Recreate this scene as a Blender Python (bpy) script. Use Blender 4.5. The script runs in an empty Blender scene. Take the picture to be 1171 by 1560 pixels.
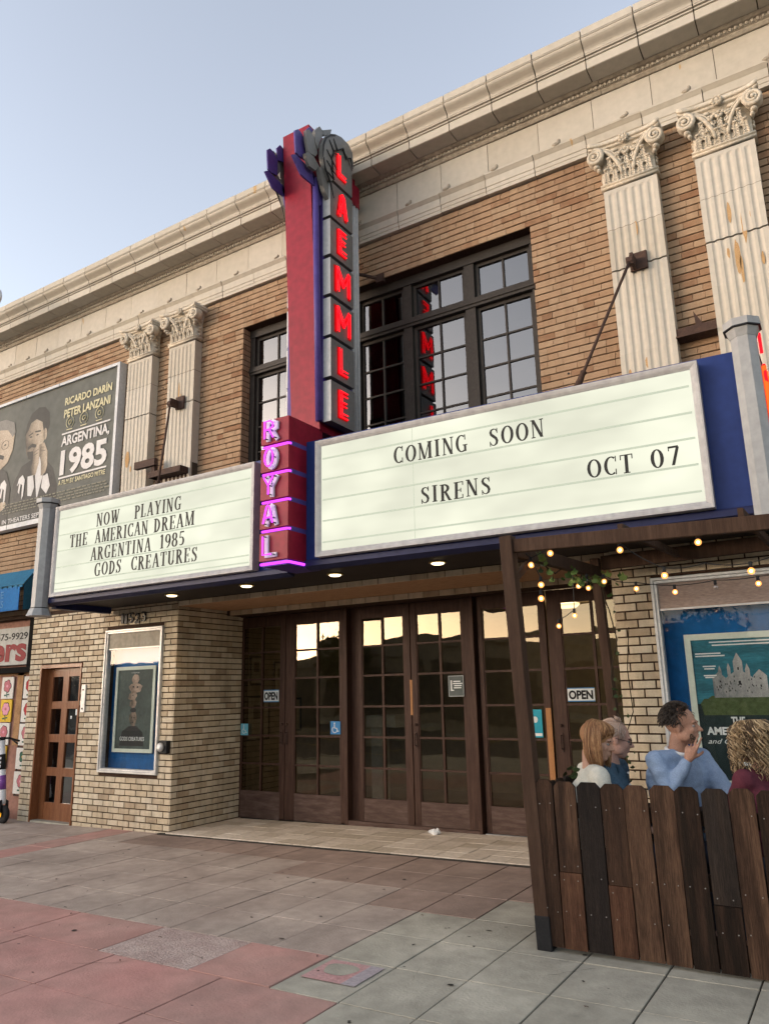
import bpy, bmesh, math, random
from mathutils import Vector, Matrix, noise
R = random.Random(7)
S = bpy.context.scene
rad = math.radians

# ------------------------------------------------------------------ camera
YAW, PITCH, ROLL, FPX = -0.556290703, 0.235232854, -0.0213689899, 1146.9694
fw = Vector((math.sin(YAW)*math.cos(PITCH), math.cos(YAW)*math.cos(PITCH), math.sin(PITCH)))
rt = fw.cross(Vector((0, 0, 1))).normalized(); up = rt.cross(fw)
RT = math.cos(ROLL)*rt + math.sin(ROLL)*up
UP = -math.sin(ROLL)*rt + math.cos(ROLL)*up
CAMPOS = Vector((0, -6.8, 1.6))
cd = bpy.data.cameras.new('camera'); cam = bpy.data.objects.new('camera', cd)
S.collection.objects.link(cam); S.camera = cam
cam.matrix_world = Matrix(((RT.x, UP.x, -fw.x, CAMPOS.x), (RT.y, UP.y, -fw.y, CAMPOS.y),
                           (RT.z, UP.z, -fw.z, CAMPOS.z), (0, 0, 0, 1)))
cd.sensor_fit = 'HORIZONTAL'; cd.sensor_width = 36; cd.lens = 36*FPX/1171
cd.clip_start = 0.05; cd.clip_end = 2000

# ------------------------------------------------------------------ sky, sun, exposure
SUN_EL, SUN_AZ = rad(8.0), rad(225)      # azimuth clockwise from +y: low behind the camera, to its left
w = bpy.data.worlds.new('World'); S.world = w; w.use_nodes = True
nt = w.node_tree; nt.nodes.clear()
sky = nt.nodes.new('ShaderNodeTexSky'); sky.sky_type = 'NISHITA'; sky.sun_disc = False
sky.sun_elevation = SUN_EL; sky.sun_rotation = SUN_AZ
sky.air_density = 1.0; sky.dust_density = 1.0; sky.ozone_density = 1.0; sky.altitude = 60
bg = nt.nodes.new('ShaderNodeBackground'); bg.inputs[1].default_value = 0.15
wo = nt.nodes.new('ShaderNodeOutputWorld')
hs = nt.nodes.new('ShaderNodeHueSaturation'); hs.inputs['Saturation'].default_value = .56
nt.links.new(sky.outputs[0], hs.inputs['Color']); tn = nt.nodes.new('ShaderNodeVectorMath'); tn.operation = 'MULTIPLY'; tn.inputs[1].default_value = (1.035, .98, .985)
nt.links.new(hs.outputs[0], tn.inputs[0]); nt.links.new(tn.outputs[0], bg.inputs[0]); nt.links.new(bg.outputs[0], wo.inputs[0])
sl = bpy.data.lights.new('sun', 'SUN'); sl.energy = 0.03; sl.angle = rad(60); sl.color = (1.0, 0.80, 0.62)
so = bpy.data.objects.new('sun', sl); S.collection.objects.link(so)
sd = Vector((math.sin(SUN_AZ)*math.cos(rad(14)), math.cos(SUN_AZ)*math.cos(rad(14)), math.sin(rad(14))))
so.rotation_euler = sd.to_track_quat('Z', 'Y').to_euler(); so.location = sd*60
S.view_settings.view_transform = 'Standard'; S.view_settings.look = 'None'
S.view_settings.gamma = 1.0; S.view_settings.use_curve_mapping = False
S.view_settings.exposure = 1.88

# ------------------------------------------------------------------ helpers
COL = S.collection
def link(o, parent=None):
    COL.objects.link(o)
    if parent is not None: o.parent = parent
    return o
def tag(o, label=None, cat=None, group=None, kind=None):
    if label: o['label'] = label
    if cat: o['category'] = cat
    if group: o['group'] = group
    if kind: o['kind'] = kind
    return o
def empty(name, loc, label, cat, group=None):
    o = bpy.data.objects.new(name, None); o.location = loc; link(o); o.empty_display_size = .2
    OFFS[o.name] = Vector(loc)
    return tag(o, label, cat, group)
OFFS = {}
GK, GX = 0.016, -7.35
def gz(x): return GK*(x-GX)                      # the pavement climbs gently to the right

class MB:
    def __init__(s): s.v = []; s.f = []; s.m = []
    def poly(s, pts, mi=0):
        n = len(s.v); s.v += [tuple(p) for p in pts]; s.f.append(tuple(range(n, n+len(pts)))); s.m.append(mi)
    def mesh(s, vs, fs, mi=0):
        n = len(s.v); s.v += [tuple(p) for p in vs]
        for f in fs: s.f.append(tuple(n+i for i in f)); s.m.append(mi)
    def box(s, x0, x1, y0, y1, z0, z1, mi=0):
        s.mesh([(x0,y0,z0),(x1,y0,z0),(x1,y1,z0),(x0,y1,z0),(x0,y0,z1),(x1,y0,z1),(x1,y1,z1),(x0,y1,z1)],
               [(0,3,2,1),(4,5,6,7),(0,1,5,4),(1,2,6,5),(2,3,7,6),(3,0,4,7)], mi)
    def cbox(s, x0, x1, y0, y1, z0, z1, c=.004, mi=0):
        """box with chamfered edges"""
        vs = []; idx = {}
        for i, x in enumerate((x0, x1)):
            for j, y in enumerate((y0, y1)):
                for k, z in enumerate((z0, z1)):
                    sx = c if i == 0 else -c; sy = c if j == 0 else -c; sz = c if k == 0 else -c
                    idx[i,j,k,0] = len(vs); vs.append((x, y+sy, z+sz))
                    idx[i,j,k,1] = len(vs); vs.append((x+sx, y, z+sz))
                    idx[i,j,k,2] = len(vs); vs.append((x+sx, y+sy, z))
        I = idx; fs = []
        fs.append((I[0,0,0,0],I[0,0,1,0],I[0,1,1,0],I[0,1,0,0])); fs.append((I[1,0,0,0],I[1,1,0,0],I[1,1,1,0],I[1,0,1,0]))
        fs.append((I[0,0,0,1],I[1,0,0,1],I[1,0,1,1],I[0,0,1,1])); fs.append((I[0,1,0,1],I[0,1,1,1],I[1,1,1,1],I[1,1,0,1]))
        fs.append((I[0,0,0,2],I[0,1,0,2],I[1,1,0,2],I[1,0,0,2])); fs.append((I[0,0,1,2],I[1,0,1,2],I[1,1,1,2],I[0,1,1,2]))
        for k in (0,1):
            for (i,j) in ((0,0),(1,0),(1,1),(0,1)):
                pass
        for i in (0,1):
            for j in (0,1): fs.append((I[i,j,0,0],I[i,j,1,0],I[i,j,1,1],I[i,j,0,1]))
        for i in (0,1):
            for k in (0,1): fs.append((I[i,0,k,0],I[i,1,k,0],I[i,1,k,2],I[i,0,k,2]))
        for j in (0,1):
            for k in (0,1): fs.append((I[0,j,k,1],I[1,j,k,1],I[1,j,k,2],I[0,j,k,2]))
        for i in (0,1):
            for j in (0,1):
                for k in (0,1): fs.append((I[i,j,k,0],I[i,j,k,1],I[i,j,k,2]))
        s.mesh(vs, fs, mi)
    def prism(s, pts, o, u, v, n, d, mi=0):
        """2-D outline pts in plane (o; u, v), extruded by d along n"""
        o = Vector(o); u = Vector(u); v = Vector(v); n = Vector(n)
        a = [o+u*p[0]+v*p[1] for p in pts]; b = [p+n*d for p in a]; k = len(pts)
        s.mesh(a+b, [tuple(range(k))[::-1], tuple(range(k, 2*k))]+[(i, (i+1) % k, k+(i+1) % k, k+i) for i in range(k)], mi)
    def extr(s, prof, x0, x1, mi=0, caps=True):
        """profile of (y, z) points extruded along x"""
        k = len(prof)
        s.mesh([(x0,p[0],p[1]) for p in prof]+[(x1,p[0],p[1]) for p in prof],
               [(i, (i+1) % k, k+(i+1) % k, k+i) for i in range(k)]+([tuple(range(k))[::-1], tuple(range(k, 2*k))] if caps else []), mi)
    def tube(s, path, r, n=6, mi=0, cap=True):
        P = [Vector(p) for p in path]; rs = r if isinstance(r, (list, tuple)) else [r]*len(P)
        prev = None; base = len(s.v); fs = []
        for i, p in enumerate(P):
            t = (P[min(i+1, len(P)-1)]-P[max(i-1, 0)])
            if t.length < 1e-9: t = Vector((0,0,1))
            t.normalize()
            if prev is None:
                a = t.orthogonal().normalized()
            else:
                a = (prev-t*prev.dot(t))
                a = a.normalized() if a.length > 1e-6 else t.orthogonal().normalized()
            prev = a; b = t.cross(a)
            for j in range(n):
                q = 2*math.pi*j/n; s.v.append(tuple(p+(a*math.cos(q)+b*math.sin(q))*rs[i]))
        for i in range(len(P)-1):
            for j in range(n):
                s.f.append((base+i*n+j, base+i*n+(j+1) % n, base+(i+1)*n+(j+1) % n, base+(i+1)*n+j)); s.m.append(mi)
        if cap:
            s.f.append(tuple(base+j for j in range(n))[::-1]); s.m.append(mi)
            s.f.append(tuple(base+(len(P)-1)*n+j for j in range(n))); s.m.append(mi)
    def lathe(s, prof, c, n=16, axis='z', mi=0):
        """prof of (r, h)"""
        base = len(s.v)
        for r, h in prof:
            for j in range(n):
                q = 2*math.pi*(j+.5)/n; a, b = r*math.cos(q), r*math.sin(q)
                if axis == 'z': s.v.append((c[0]+a, c[1]+b, c[2]+h))
                elif axis == 'y': s.v.append((c[0]+a, c[1]+h, c[2]+b))
                else: s.v.append((c[0]+h, c[1]+a, c[2]+b))
        for i in range(len(prof)-1):
            for j in range(n):
                s.f.append((base+i*n+j, base+i*n+(j+1) % n, base+(i+1)*n+(j+1) % n, base+(i+1)*n+j)); s.m.append(mi)
        s.f.append(tuple(base+j for j in range(n))[::-1]); s.m.append(mi)
        s.f.append(tuple(base+(len(prof)-1)*n+j for j in range(n))); s.m.append(mi)
    def ell(s, c, r, nu=12, nv=8, mi=0, rot=None):
        vs = []; fs = []
        for i in range(nv+1):
            th = math.pi*i/nv
            for j in range(nu):
                ph = 2*math.pi*j/nu
                p = Vector((r[0]*math.sin(th)*math.cos(ph), r[1]*math.sin(th)*math.sin(ph), r[2]*math.cos(th)))
                if rot is not None: p = rot @ p
                vs.append(p+Vector(c))
        for i in range(nv):
            for j in range(nu): fs.append((i*nu+j, (i+1)*nu+j, (i+1)*nu+(j+1) % nu, i*nu+(j+1) % nu))
        s.mesh(vs, fs, mi)
    def data(s, name, mats, smooth=False):
        me = bpy.data.meshes.new(name); me.from_pydata(s.v, [], s.f)
        for m in (mats if isinstance(mats, (list, tuple)) else [mats]): me.materials.append(m)
        if any(s.m): me.polygons.foreach_set('material_index', s.m)
        if smooth: me.polygons.foreach_set('use_smooth', [True]*len(s.f))
        me.update(); return me
    def build(s, name, mats, parent=None, smooth=False, label=None, cat=None, group=None, kind=None, recalc=False):
        off = Vector((0,0,0)); q = parent
        if parent is not None: off = WORLD.get(parent.name, Vector((0,0,0)))
        if off.length > 0: s.v = [(a-off.x, b-off.y, c-off.z) for a, b, c in s.v]
        me = s.data(name, mats, smooth)
        if recalc:
            bm = bmesh.new(); bm.from_mesh(me); bmesh.ops.recalc_face_normals(bm, faces=bm.faces); bm.to_mesh(me); bm.free()
        o = bpy.data.objects.new(name, me); link(o, parent); WORLD[o.name] = off.copy()
        return tag(o, label, cat, group, kind)
WORLD = OFFS     # world position of each parent's origin

def child(name, me, parent, loc, label=None, kind=None, rot=None):
    """object with shared mesh data at world position loc under parent"""
    o = bpy.data.objects.new(name, me); link(o, parent)
    o.location = Vector(loc)-WORLD.get(parent.name, Vector((0,0,0)))
    if rot is not None: o.rotation_euler = rot
    WORLD[o.name] = Vector(loc)
    return tag(o, label, None, None, kind)

# ------------------------------------------------------------------ materials
def surf(name, cols, rough=.7, scale=4., var=.5, bump=0., bscale=60., metal=0., objrand=0., island=False, streak=0., coat=0., spots=None, spec=.16, detail=5., stretch=None, emis=None, estr=0., rv=0., grad=None, stain=None):
    """procedural surface: colours mixed by noise (and per piece), fine relief, dirt streaks, spots"""
    m = bpy.data.materials.new(name); m.use_nodes = True; t = m.node_tree; N = t.nodes; Lk = t.links
    b = N['Principled BSDF']; b.inputs['Roughness'].default_value = rough; b.inputs['Metallic'].default_value = metal
    b.inputs['Specular IOR Level'].default_value = spec
    if coat: b.inputs['Coat Weight'].default_value = coat; b.inputs['Coat Roughness'].default_value = .15
    tc = N.new('ShaderNodeNewGeometry'); vec = tc.outputs['Position']
    if stretch:
        mp = N.new('ShaderNodeMapping'); mp.inputs['Scale'].default_value = stretch
        Lk.new(vec, mp.inputs[0]); vec = mp.outputs[0]
    if island or objrand:
        # shift the noise from piece to piece
        oi = N.new('ShaderNodeObjectInfo'); ad = N.new('ShaderNodeMath'); ad.operation = 'ADD'
        Lk.new(tc.outputs['Random Per Island'], ad.inputs[0]); Lk.new(oi.outputs['Random'], ad.inputs[1])
        fr = N.new('ShaderNodeMath'); fr.operation = 'FRACT'; Lk.new(ad.outputs[0], fr.inputs[0]); rnd = fr.outputs[0]
        sh = N.new('ShaderNodeMath'); sh.operation = 'MULTIPLY'; sh.inputs[1].default_value = 37.; Lk.new(rnd, sh.inputs[0])
        vm = N.new('ShaderNodeVectorMath'); vm.operation = 'ADD'; Lk.new(vec, vm.inputs[0]); Lk.new(sh.outputs[0], vm.inputs[1]); vec2 = vm.outputs[0]
    else: rnd = None; vec2 = vec
    nz = N.new('ShaderNodeTexNoise'); nz.inputs['Scale'].default_value = scale; nz.inputs['Detail'].default_value = detail; nz.inputs['Roughness'].default_value = .6
    Lk.new(vec2, nz.inputs['Vector'])
    cr = N.new('ShaderNodeValToRGB'); el = cr.color_ramp.elements
    k = len(cols)
    if rnd is not None:
        # piece random plus a little noise picks the colour
        a1 = N.new('ShaderNodeMath'); a1.operation = 'MULTIPLY_ADD'; a1.inputs[1].default_value = var; a1.inputs[2].default_value = -.5*var
        Lk.new(nz.outputs[0], a1.inputs[0]); a2 = N.new('ShaderNodeMath'); a2.operation = 'ADD'
        Lk.new(a1.outputs[0], a2.inputs[0]); Lk.new(rnd, a2.inputs[1]); fac = a2.outputs[0]
        lo, hi = 0., 1.
    else: fac = nz.outputs[0]; lo, hi = .5-.35*var, .5+.35*var
    for i in range(k):
        p = lo+(hi-lo)*(i/max(1, k-1))
        e = el[i] if i < 2 else el.new(p)
        e.position = p; e.color = (*cols[i], 1)
    if k == 1: el[1].position = 1; el[1].color = (*cols[0], 1)
    if grad:
        # printed artwork: tone runs across the shape, broken by noise
        tx = N.new('ShaderNodeTexCoord'); sp = N.new('ShaderNodeSeparateXYZ'); Lk.new(tx.outputs['Generated'], sp.inputs[0])
        g1 = N.new('ShaderNodeMath'); g1.operation = 'MULTIPLY'; g1.inputs[1].default_value = grad[0]; Lk.new(sp.outputs[0], g1.inputs[0])
        g2 = N.new('ShaderNodeMath'); g2.operation = 'MULTIPLY_ADD'; g2.inputs[1].default_value = grad[1]; Lk.new(sp.outputs[2], g2.inputs[0]); Lk.new(g1.outputs[0], g2.inputs[2])
        g3 = N.new('ShaderNodeMath'); g3.operation = 'MULTIPLY_ADD'; g3.inputs[1].default_value = grad[2]; Lk.new(nz.outputs[0], g3.inputs[0]); Lk.new(g2.outputs[0], g3.inputs[2]); 
        g4 = N.new('ShaderNodeMath'); g4.operation = 'ADD'; g4.inputs[1].default_value = grad[3]; Lk.new(g3.outputs[0], g4.inputs[0]); fac = g4.outputs[0]
        for i in range(k): el[i].position = i/max(1, k-1)
    Lk.new(fac, cr.inputs[0]); out = cr.outputs[0]
    # fine value grain
    n2 = N.new('ShaderNodeTexNoise'); n2.inputs['Scale'].default_value = scale*9; n2.inputs['Detail'].default_value = 3
    Lk.new(vec2, n2.inputs['Vector'])
    mr = N.new('ShaderNodeMapRange'); mr.inputs[1].default_value = .3; mr.inputs[2].default_value = .7
    mr.inputs[3].default_value = 1-.22*var; mr.inputs[4].default_value = 1+.14*var; Lk.new(n2.outputs[0], mr.inputs[0])
    mx = N.new('ShaderNodeVectorMath'); mx.operation = 'SCALE'; Lk.new(out, mx.inputs[0]); Lk.new(mr.outputs[0], mx.inputs['Scale']); out = mx.outputs[0]
    if stain:
        n6 = N.new('ShaderNodeTexNoise'); n6.inputs['Scale'].default_value = stain[0]; n6.inputs['Detail'].default_value = 9; n6.inputs['Roughness'].default_value = .68; n6.inputs['Distortion'].default_value = .6; Lk.new(tc.outputs['Position'], n6.inputs['Vector'])
        m6 = N.new('ShaderNodeMapRange'); m6.inputs[1].default_value = .36; m6.inputs[2].default_value = .66; m6.inputs[3].default_value = 1+.35*stain[1]; m6.inputs[4].default_value = 1-stain[1]; Lk.new(n6.outputs[0], m6.inputs[0])
        q = N.new('ShaderNodeVectorMath'); q.operation = 'SCALE'; Lk.new(out, q.inputs[0]); Lk.new(m6.outputs[0], q.inputs['Scale']); out = q.outputs[0]
    if rv:
        o2 = N.new('ShaderNodeObjectInfo'); m5 = N.new('ShaderNodeMapRange'); m5.inputs[3].default_value = 1-rv; m5.inputs[4].default_value = 1+rv; Lk.new(o2.outputs['Random'], m5.inputs[0])
        q = N.new('ShaderNodeVectorMath'); q.operation = 'SCALE'; Lk.new(out, q.inputs[0]); Lk.new(m5.outputs[0], q.inputs['Scale']); out = q.outputs[0]
    if streak:
        mp = N.new('ShaderNodeMapping'); mp.inputs['Scale'].default_value = (9, 9, .7); Lk.new(tc.outputs['Position'], mp.inputs[0])
        n3 = N.new('ShaderNodeTexNoise'); n3.inputs['Scale'].default_value = 1.4; n3.inputs['Detail'].default_value = 6; Lk.new(mp.outputs[0], n3.inputs['Vector'])
        m3 = N.new('ShaderNodeMapRange'); m3.inputs[1].default_value = .45; m3.inputs[2].default_value = .75; m3.inputs[3].default_value = 1; m3.inputs[4].default_value = 1-streak
        Lk.new(n3.outputs[0], m3.inputs[0]); q = N.new('ShaderNodeVectorMath'); q.operation = 'SCALE'; Lk.new(out, q.inputs[0]); Lk.new(m3.outputs[0], q.inputs['Scale']); out = q.outputs[0]
    if spots:
        col, sc, th = spots[:3]; st = spots[3] if len(spots) > 3 else (1,1,1)
        mp = N.new('ShaderNodeMapping'); mp.inputs['Scale'].default_value = st; Lk.new(tc.outputs['Position'], mp.inputs[0])
        n4 = N.new('ShaderNodeTexNoise'); n4.inputs['Scale'].default_value = sc; n4.inputs['Detail'].default_value = 2.5; Lk.new(mp.outputs[0], n4.inputs['Vector'])
        m4 = N.new('ShaderNodeMapRange'); m4.inputs[1].default_value = th; m4.inputs[2].default_value = th+.015; Lk.new(n4.outputs[0], m4.inputs[0])
        q = N.new('ShaderNodeMix'); q.data_type = 'RGBA'; Lk.new(m4.outputs[0], q.inputs[0]); Lk.new(out, q.inputs[6]); q.inputs[7].default_value = (*col, 1); out = q.outputs[2]
    Lk.new(out, b.inputs['Base Color'])
    if bump:
        nb = N.new('ShaderNodeTexNoise'); nb.inputs['Scale'].default_value = bscale; nb.inputs['Detail'].default_value = 4; Lk.new(vec2, nb.inputs['Vector'])
        bp = N.new('ShaderNodeBump'); bp.inputs['Strength'].default_value = bump; bp.inputs['Distance'].default_value = .01
        Lk.new(nb.outputs[0], bp.inputs['Height']); Lk.new(bp.outputs[0], b.inputs['Normal'])
    if emis: b.inputs['Emission Color'].default_value = (*emis, 1); b.inputs['Emission Strength'].default_value = estr
    return m
def glow(name, col, strength, var=0., scale=2., stretch=(1,1,1)):
    m = bpy.data.materials.new(name); m.use_nodes = True; t = m.node_tree; N = t.nodes; N.clear()
    e = N.new('ShaderNodeEmission'); e.inputs[0].default_value = (*col, 1); e.inputs[1].default_value = strength
    o = N.new('ShaderNodeOutputMaterial'); t.links.new(e.outputs[0], o.inputs[0])
    if var:
        tc = N.new('ShaderNodeNewGeometry'); mp = N.new('ShaderNodeMapping'); mp.inputs['Scale'].default_value = stretch
        nz = N.new('ShaderNodeTexNoise'); nz.inputs['Scale'].default_value = scale; nz.inputs['Detail'].default_value = 2
        mr = N.new('ShaderNodeMapRange'); mr.inputs[1].default_value = .3; mr.inputs[2].default_value = .7
        mr.inputs[3].default_value = strength*(1-var); mr.inputs[4].default_value = strength*(1+var)
        t.links.new(tc.outputs['Position'], mp.inputs[0]); t.links.new(mp.outputs[0], nz.inputs['Vector']); t.links.new(nz.outputs[0], mr.inputs[0]); t.links.new(mr.outputs[0], e.inputs[1])
    return m
def glass(name, tint=(.9,.92,.9), refl=.12, ior=1.6, rough=.02, wob=0., rtint=(1,1,1)):
    m = bpy.data.materials.new(name); m.use_nodes = True; t = m.node_tree; N = t.nodes; N.clear()
    tr = N.new('ShaderNodeBsdfTransparent'); tr.inputs[0].default_value = (*tint, 1)
    gl = N.new('ShaderNodeBsdfGlossy'); gl.inputs['Roughness'].default_value = rough; gl.inputs['Color'].default_value = (*rtint, 1)
    fr = N.new('ShaderNodeFresnel'); fr.inputs[0].default_value = ior
    ad = N.new('ShaderNodeMath'); ad.operation = 'ADD'; ad.use_clamp = True; ad.inputs[1].default_value = refl
    mx = N.new('ShaderNodeMixShader'); o = N.new('ShaderNodeOutputMaterial')
    ge = N.new('ShaderNodeNewGeometry'); iv = N.new('ShaderNodeMath'); iv.operation = 'SUBTRACT'; iv.inputs[0].default_value = 1.; t.links.new(ge.outputs['Backfacing'], iv.inputs[1])
    ml = N.new('ShaderNodeMath'); ml.operation = 'MULTIPLY'; t.links.new(iv.outputs[0], ml.inputs[1])
    t.links.new(fr.outputs[0], ad.inputs[0]); t.links.new(ad.outputs[0], ml.inputs[0]); t.links.new(ml.outputs[0], mx.inputs[0])
    t.links.new(tr.outputs[0], mx.inputs[1]); t.links.new(gl.outputs[0], mx.inputs[2]); t.links.new(mx.outputs[0], o.inputs[0])
    if wob:
        tc = N.new('ShaderNodeNewGeometry'); nz = N.new('ShaderNodeTexNoise'); nz.inputs['Scale'].default_value = 3.5; nz.inputs['Detail'].default_value = 1
        bp = N.new('ShaderNodeBump'); bp.inputs['Strength'].default_value = wob; bp.inputs['Distance'].default_value = .02
        t.links.new(tc.outputs['Position'], nz.inputs['Vector']); t.links.new(nz.outputs[0], bp.inputs['Height']); t.links.new(bp.outputs[0], gl.inputs['Normal'])
    return m

M = {}
M['brick_up'] = surf('roman brick', [(.230,.129,.074),(.299,.194,.118),(.319,.214,.134),(.333,.229,.145),(.343,.242,.155),(.328,.227,.144),(.312,.206,.126),(.323,.218,.137)], .85, 9, .3, .5, 90, island=True, streak=.18, stain=(.9,.14))
M['brick_low'] = surf('cream brick', [(.396,.301,.198),(.523,.420,.285),(.585,.483,.340),(.633,.538,.396),(.554,.443,.301)], .7, 8, .4, .4, 80, island=True, streak=.25, stain=(1.7,.18))
M['mortar'] = surf('brown mortar', [(.035,.02,.013),(.075,.045,.03)], .95, 6, 1, .6, 80)
M['terra'] = surf('glazed terracotta', [(.412,.373,.305),(.445,.410,.343),(.466,.432,.368)], .6, 1.6, .3, .04, 40, island=True, streak=.05, spots=((.42,.29,.15), 7, .74, (1,1,.28)))
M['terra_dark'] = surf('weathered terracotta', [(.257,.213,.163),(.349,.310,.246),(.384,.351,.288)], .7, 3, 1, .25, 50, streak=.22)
M['blockgap'] = surf('dark joint', [(.05,.04,.03),(.09,.07,.05)], .95, 5, 1)
M['dark_frame'] = surf('dark window paint', [(.028,.024,.021),(.048,.042,.036)], .5, 6, 1, .1, 60)
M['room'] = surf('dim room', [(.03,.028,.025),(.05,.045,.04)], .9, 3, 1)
M['wood_door'] = surf('brown door wood', [(.028,.013,.009),(.055,.027,.018),(.095,.052,.035)], .5, 3, .9, .25, 50, stretch=(14,14,1.2))
M['wood_kick'] = surf('scuffed brown wood', [(.045,.024,.018),(.09,.055,.042),(.16,.11,.09)], .65, 3, 1, .3, 50, stretch=(1.5,6,9))
M['wood_red'] = surf('varnished red wood', [(.13,.045,.018),(.20,.075,.03),(.27,.115,.05)], .38, 3, .9, .15, 50, stretch=(10,10,1.2), coat=.3)
M['fence1'] = surf('stained fence wood', [(.016,.009,.005),(.038,.020,.012),(.056,.029,.017),(.112,.061,.036)], .75, 2.2, 2.0, .8, 60, objrand=1, streak=.4, stretch=(11,11,.7), spots=((.25,.17,.10), 5, .745, (3,3,.8)))
M['fence2'] = surf('warm fence wood', [(.031,.015,.008),(.065,.028,.016),(.112,.054,.030)], .75, 2.2, 2.0, .8, 60, objrand=1, streak=.4, stretch=(11,11,.7))
M['fence3'] = surf('charcoal fence wood', [(.018,.013,.011),(.032,.023,.018),(.057,.038,.027)], .75, 2.2, 1.8, .8, 60, objrand=1, streak=.4, stretch=(11,11,.7), spots=((.2,.16,.11), 4, .75, (2,2,1.5)))
M['post_wood'] = surf('post wood', [(.029,.014,.010),(.053,.029,.018),(.090,.052,.034)], .75, 2, 1, .5, 60, stretch=(12,12,.8), spots=((.34,.24,.15), 9, .76, (1,1,2)))
M['black_metal'] = surf('black metal', [(.012,.012,.013),(.02,.02,.021)], .45, 8, 1, .1)
M['rust'] = surf('dark rusted iron', [(.035,.02,.016),(.06,.036,.028),(.10,.055,.035)], .7, 20, 1, .4)
M['alu'] = surf('brushed aluminium', [(.45,.44,.42),(.58,.57,.55)], .42, 3, .6, .05, metal=.35)
M['signframe'] = surf('painted sign frame', [(.357,.348,.348),(.408,.399,.395)], .4, 2, .6, .03, streak=.15)
M['blue'] = surf('marquee blue', [(.013,.028,.128),(.018,.038,.160)], .42, 2, .5, .05, streak=.1)
M['bluedark'] = surf('marquee soffit edge', [(.014,.018,.06),(.02,.024,.08)], .45, 2, .5)
M['soffit'] = surf('marquee soffit', [(.035,.028,.023),(.05,.042,.035)], .6, 3, .6)
M['pylon'] = surf('pale grey metal', [(.288,.292,.292),(.336,.340,.340)], .38, 2, .5, .03)
M['red'] = surf('sign red', [(.211,.010,.025),(.242,.012,.030)], .42, 1.5, .8, .04, streak=.10, stain=(.8,.07))
M['purple'] = surf('sign purple', [(.060,.040,.176),(.088,.064,.240)], .4, 3, .5)
M['grayleaf'] = surf('grey sign metal', [(.152,.148,.140),(.192,.188,.180)], .4, 3, .5)
M['silver'] = surf('silver sign edge', [(.48,.48,.48),(.56,.56,.56)], .35, 3, .4)
M['letterred'] = surf('red channel', [(.30,.006,.008)], .5, 3, .2, emis=(1,.004,.01), estr=.05)  # faint emission stands in for the tubes' light on the letter plates
M['neonred'] = glow('red neon', (1,.006,.012), .85)
M['neonmag'] = glow('magenta neon', (.62,.06,.95), .62)
M['neonorange'] = glow('orange neon', (1,.07,.01), .8)
M['letterwhite'] = surf('grey letter plate', [(.50,.46,.55),(.58,.54,.62)], .4, 3, .4)
M['panel'] = glow('backlit sign panel', (.91,.915,.74), .272, .13, 1.1, (1.2,1.2,2.6))
M['rail'] = surf('sign rail', [(.10,.115,.09)], .5, 3, .2, emis=(.70,.76,.60), estr=.185)  # rails and seam emit a little, standing in for panel light shining through
M['letterblack'] = surf('black sign letter', [(.018,.018,.018),(.03,.03,.028)], .55, 6, .6)
M['bulb'] = glow('warm bulb', (1,.56,.20), 9.)
M['filament'] = glow('bulb core', (1,.72,.36), 6.)
M['lampdisc'] = glow('recessed lamp', (1,.78,.45), 1.6)
M['lampring'] = surf('lamp trim', [(.5,.38,.16)], .3, 3, .2, metal=.6)
M['white'] = surf('white paint', [(.74,.73,.70),(.80,.79,.77)], .5, 4, .5)
M['vglass'] = glass('window glass', (.5,.5,.5), .11, 1.5, .02, .05)
M['dglass'] = glass('door glass', (.70,.70,.66), .095, 1.5, .012, .045, (.74,.62,.45))
M['cglass'] = glass('case glass', (.92,.93,.93), .0, 1.32, .02, .03)
# ------------------------------------------------------------------ ground, street, pavement
M['asphalt'] = surf('asphalt', [(.035,.035,.036),(.06,.06,.06)], .9, 2, 1, .5, 120)
M['ground'] = surf('ground', [(.10,.10,.09),(.14,.13,.12)], .95, .2, 1)
M['joint'] = surf('dirty joint', [(.03,.026,.022),(.065,.056,.046)], .95, 5, 1)
M['walk_grey'] = surf('grey pavement', [(.322,.298,.238),(.391,.363,.291),(.453,.420,.338)], .8, 1.1, .55, .3, 60, rv=.07, stain=(1.6,.22), spots=((.06,.055,.05), 16, .765))
M['walk_mauve'] = surf('mauve pavement', [(.336,.266,.220),(.391,.317,.264),(.453,.375,.311)], .8, 1.1, .55, .3, 60, rv=.055, stain=(1.6,.2), spots=((.05,.042,.04), 16, .76))
M['walk_brown'] = surf('brown pavement', [(.254,.184,.147),(.300,.221,.178),(.352,.264,.213)], .78, 1.1, .55, .3, 60, rv=.05, stain=(1.6,.2), spots=((.05,.042,.04), 16, .765))
M['walk_red'] = surf('red pavement', [(.369,.252,.211),(.450,.259,.216),(.505,.252,.216)], .8, .7, .6, .3, 60, rv=.03, stain=(1.2,.16), spots=((.08,.05,.05), 14, .765))
M['patch'] = surf('rough concrete', [(.324,.225,.196),(.446,.338,.294),(.594,.475,.416)], .95, 6, 1, 1., 70)
M['tile'] = surf('lobby tile', [(.451,.380,.289),(.564,.479,.381),(.648,.564,.457)], .55, 3, .8, .12, 60, objrand=1)
def struct(name, mb, mats, **k): return mb.build(name, mats, None, kind='structure', **k)
b = MB(); b.poly([(-400,-400,-.35),(400,-400,-.35),(400,400,-.35),(-400,400,-.35)]); struct('ground', b, M['ground'])
b = MB(); b.poly([(-200,-22,-.16),(200,-22,-.16),(200,-8.2,-.16),(-200,-8.2,-.16)]); struct('road', b, M['asphalt'])
b = MB()
for y in (-15.0, -15.25): b.poly([(-200,y,-.156),(200,y,-.156),(200,y+.11,-.156),(-200,y+.11,-.156)])
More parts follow.
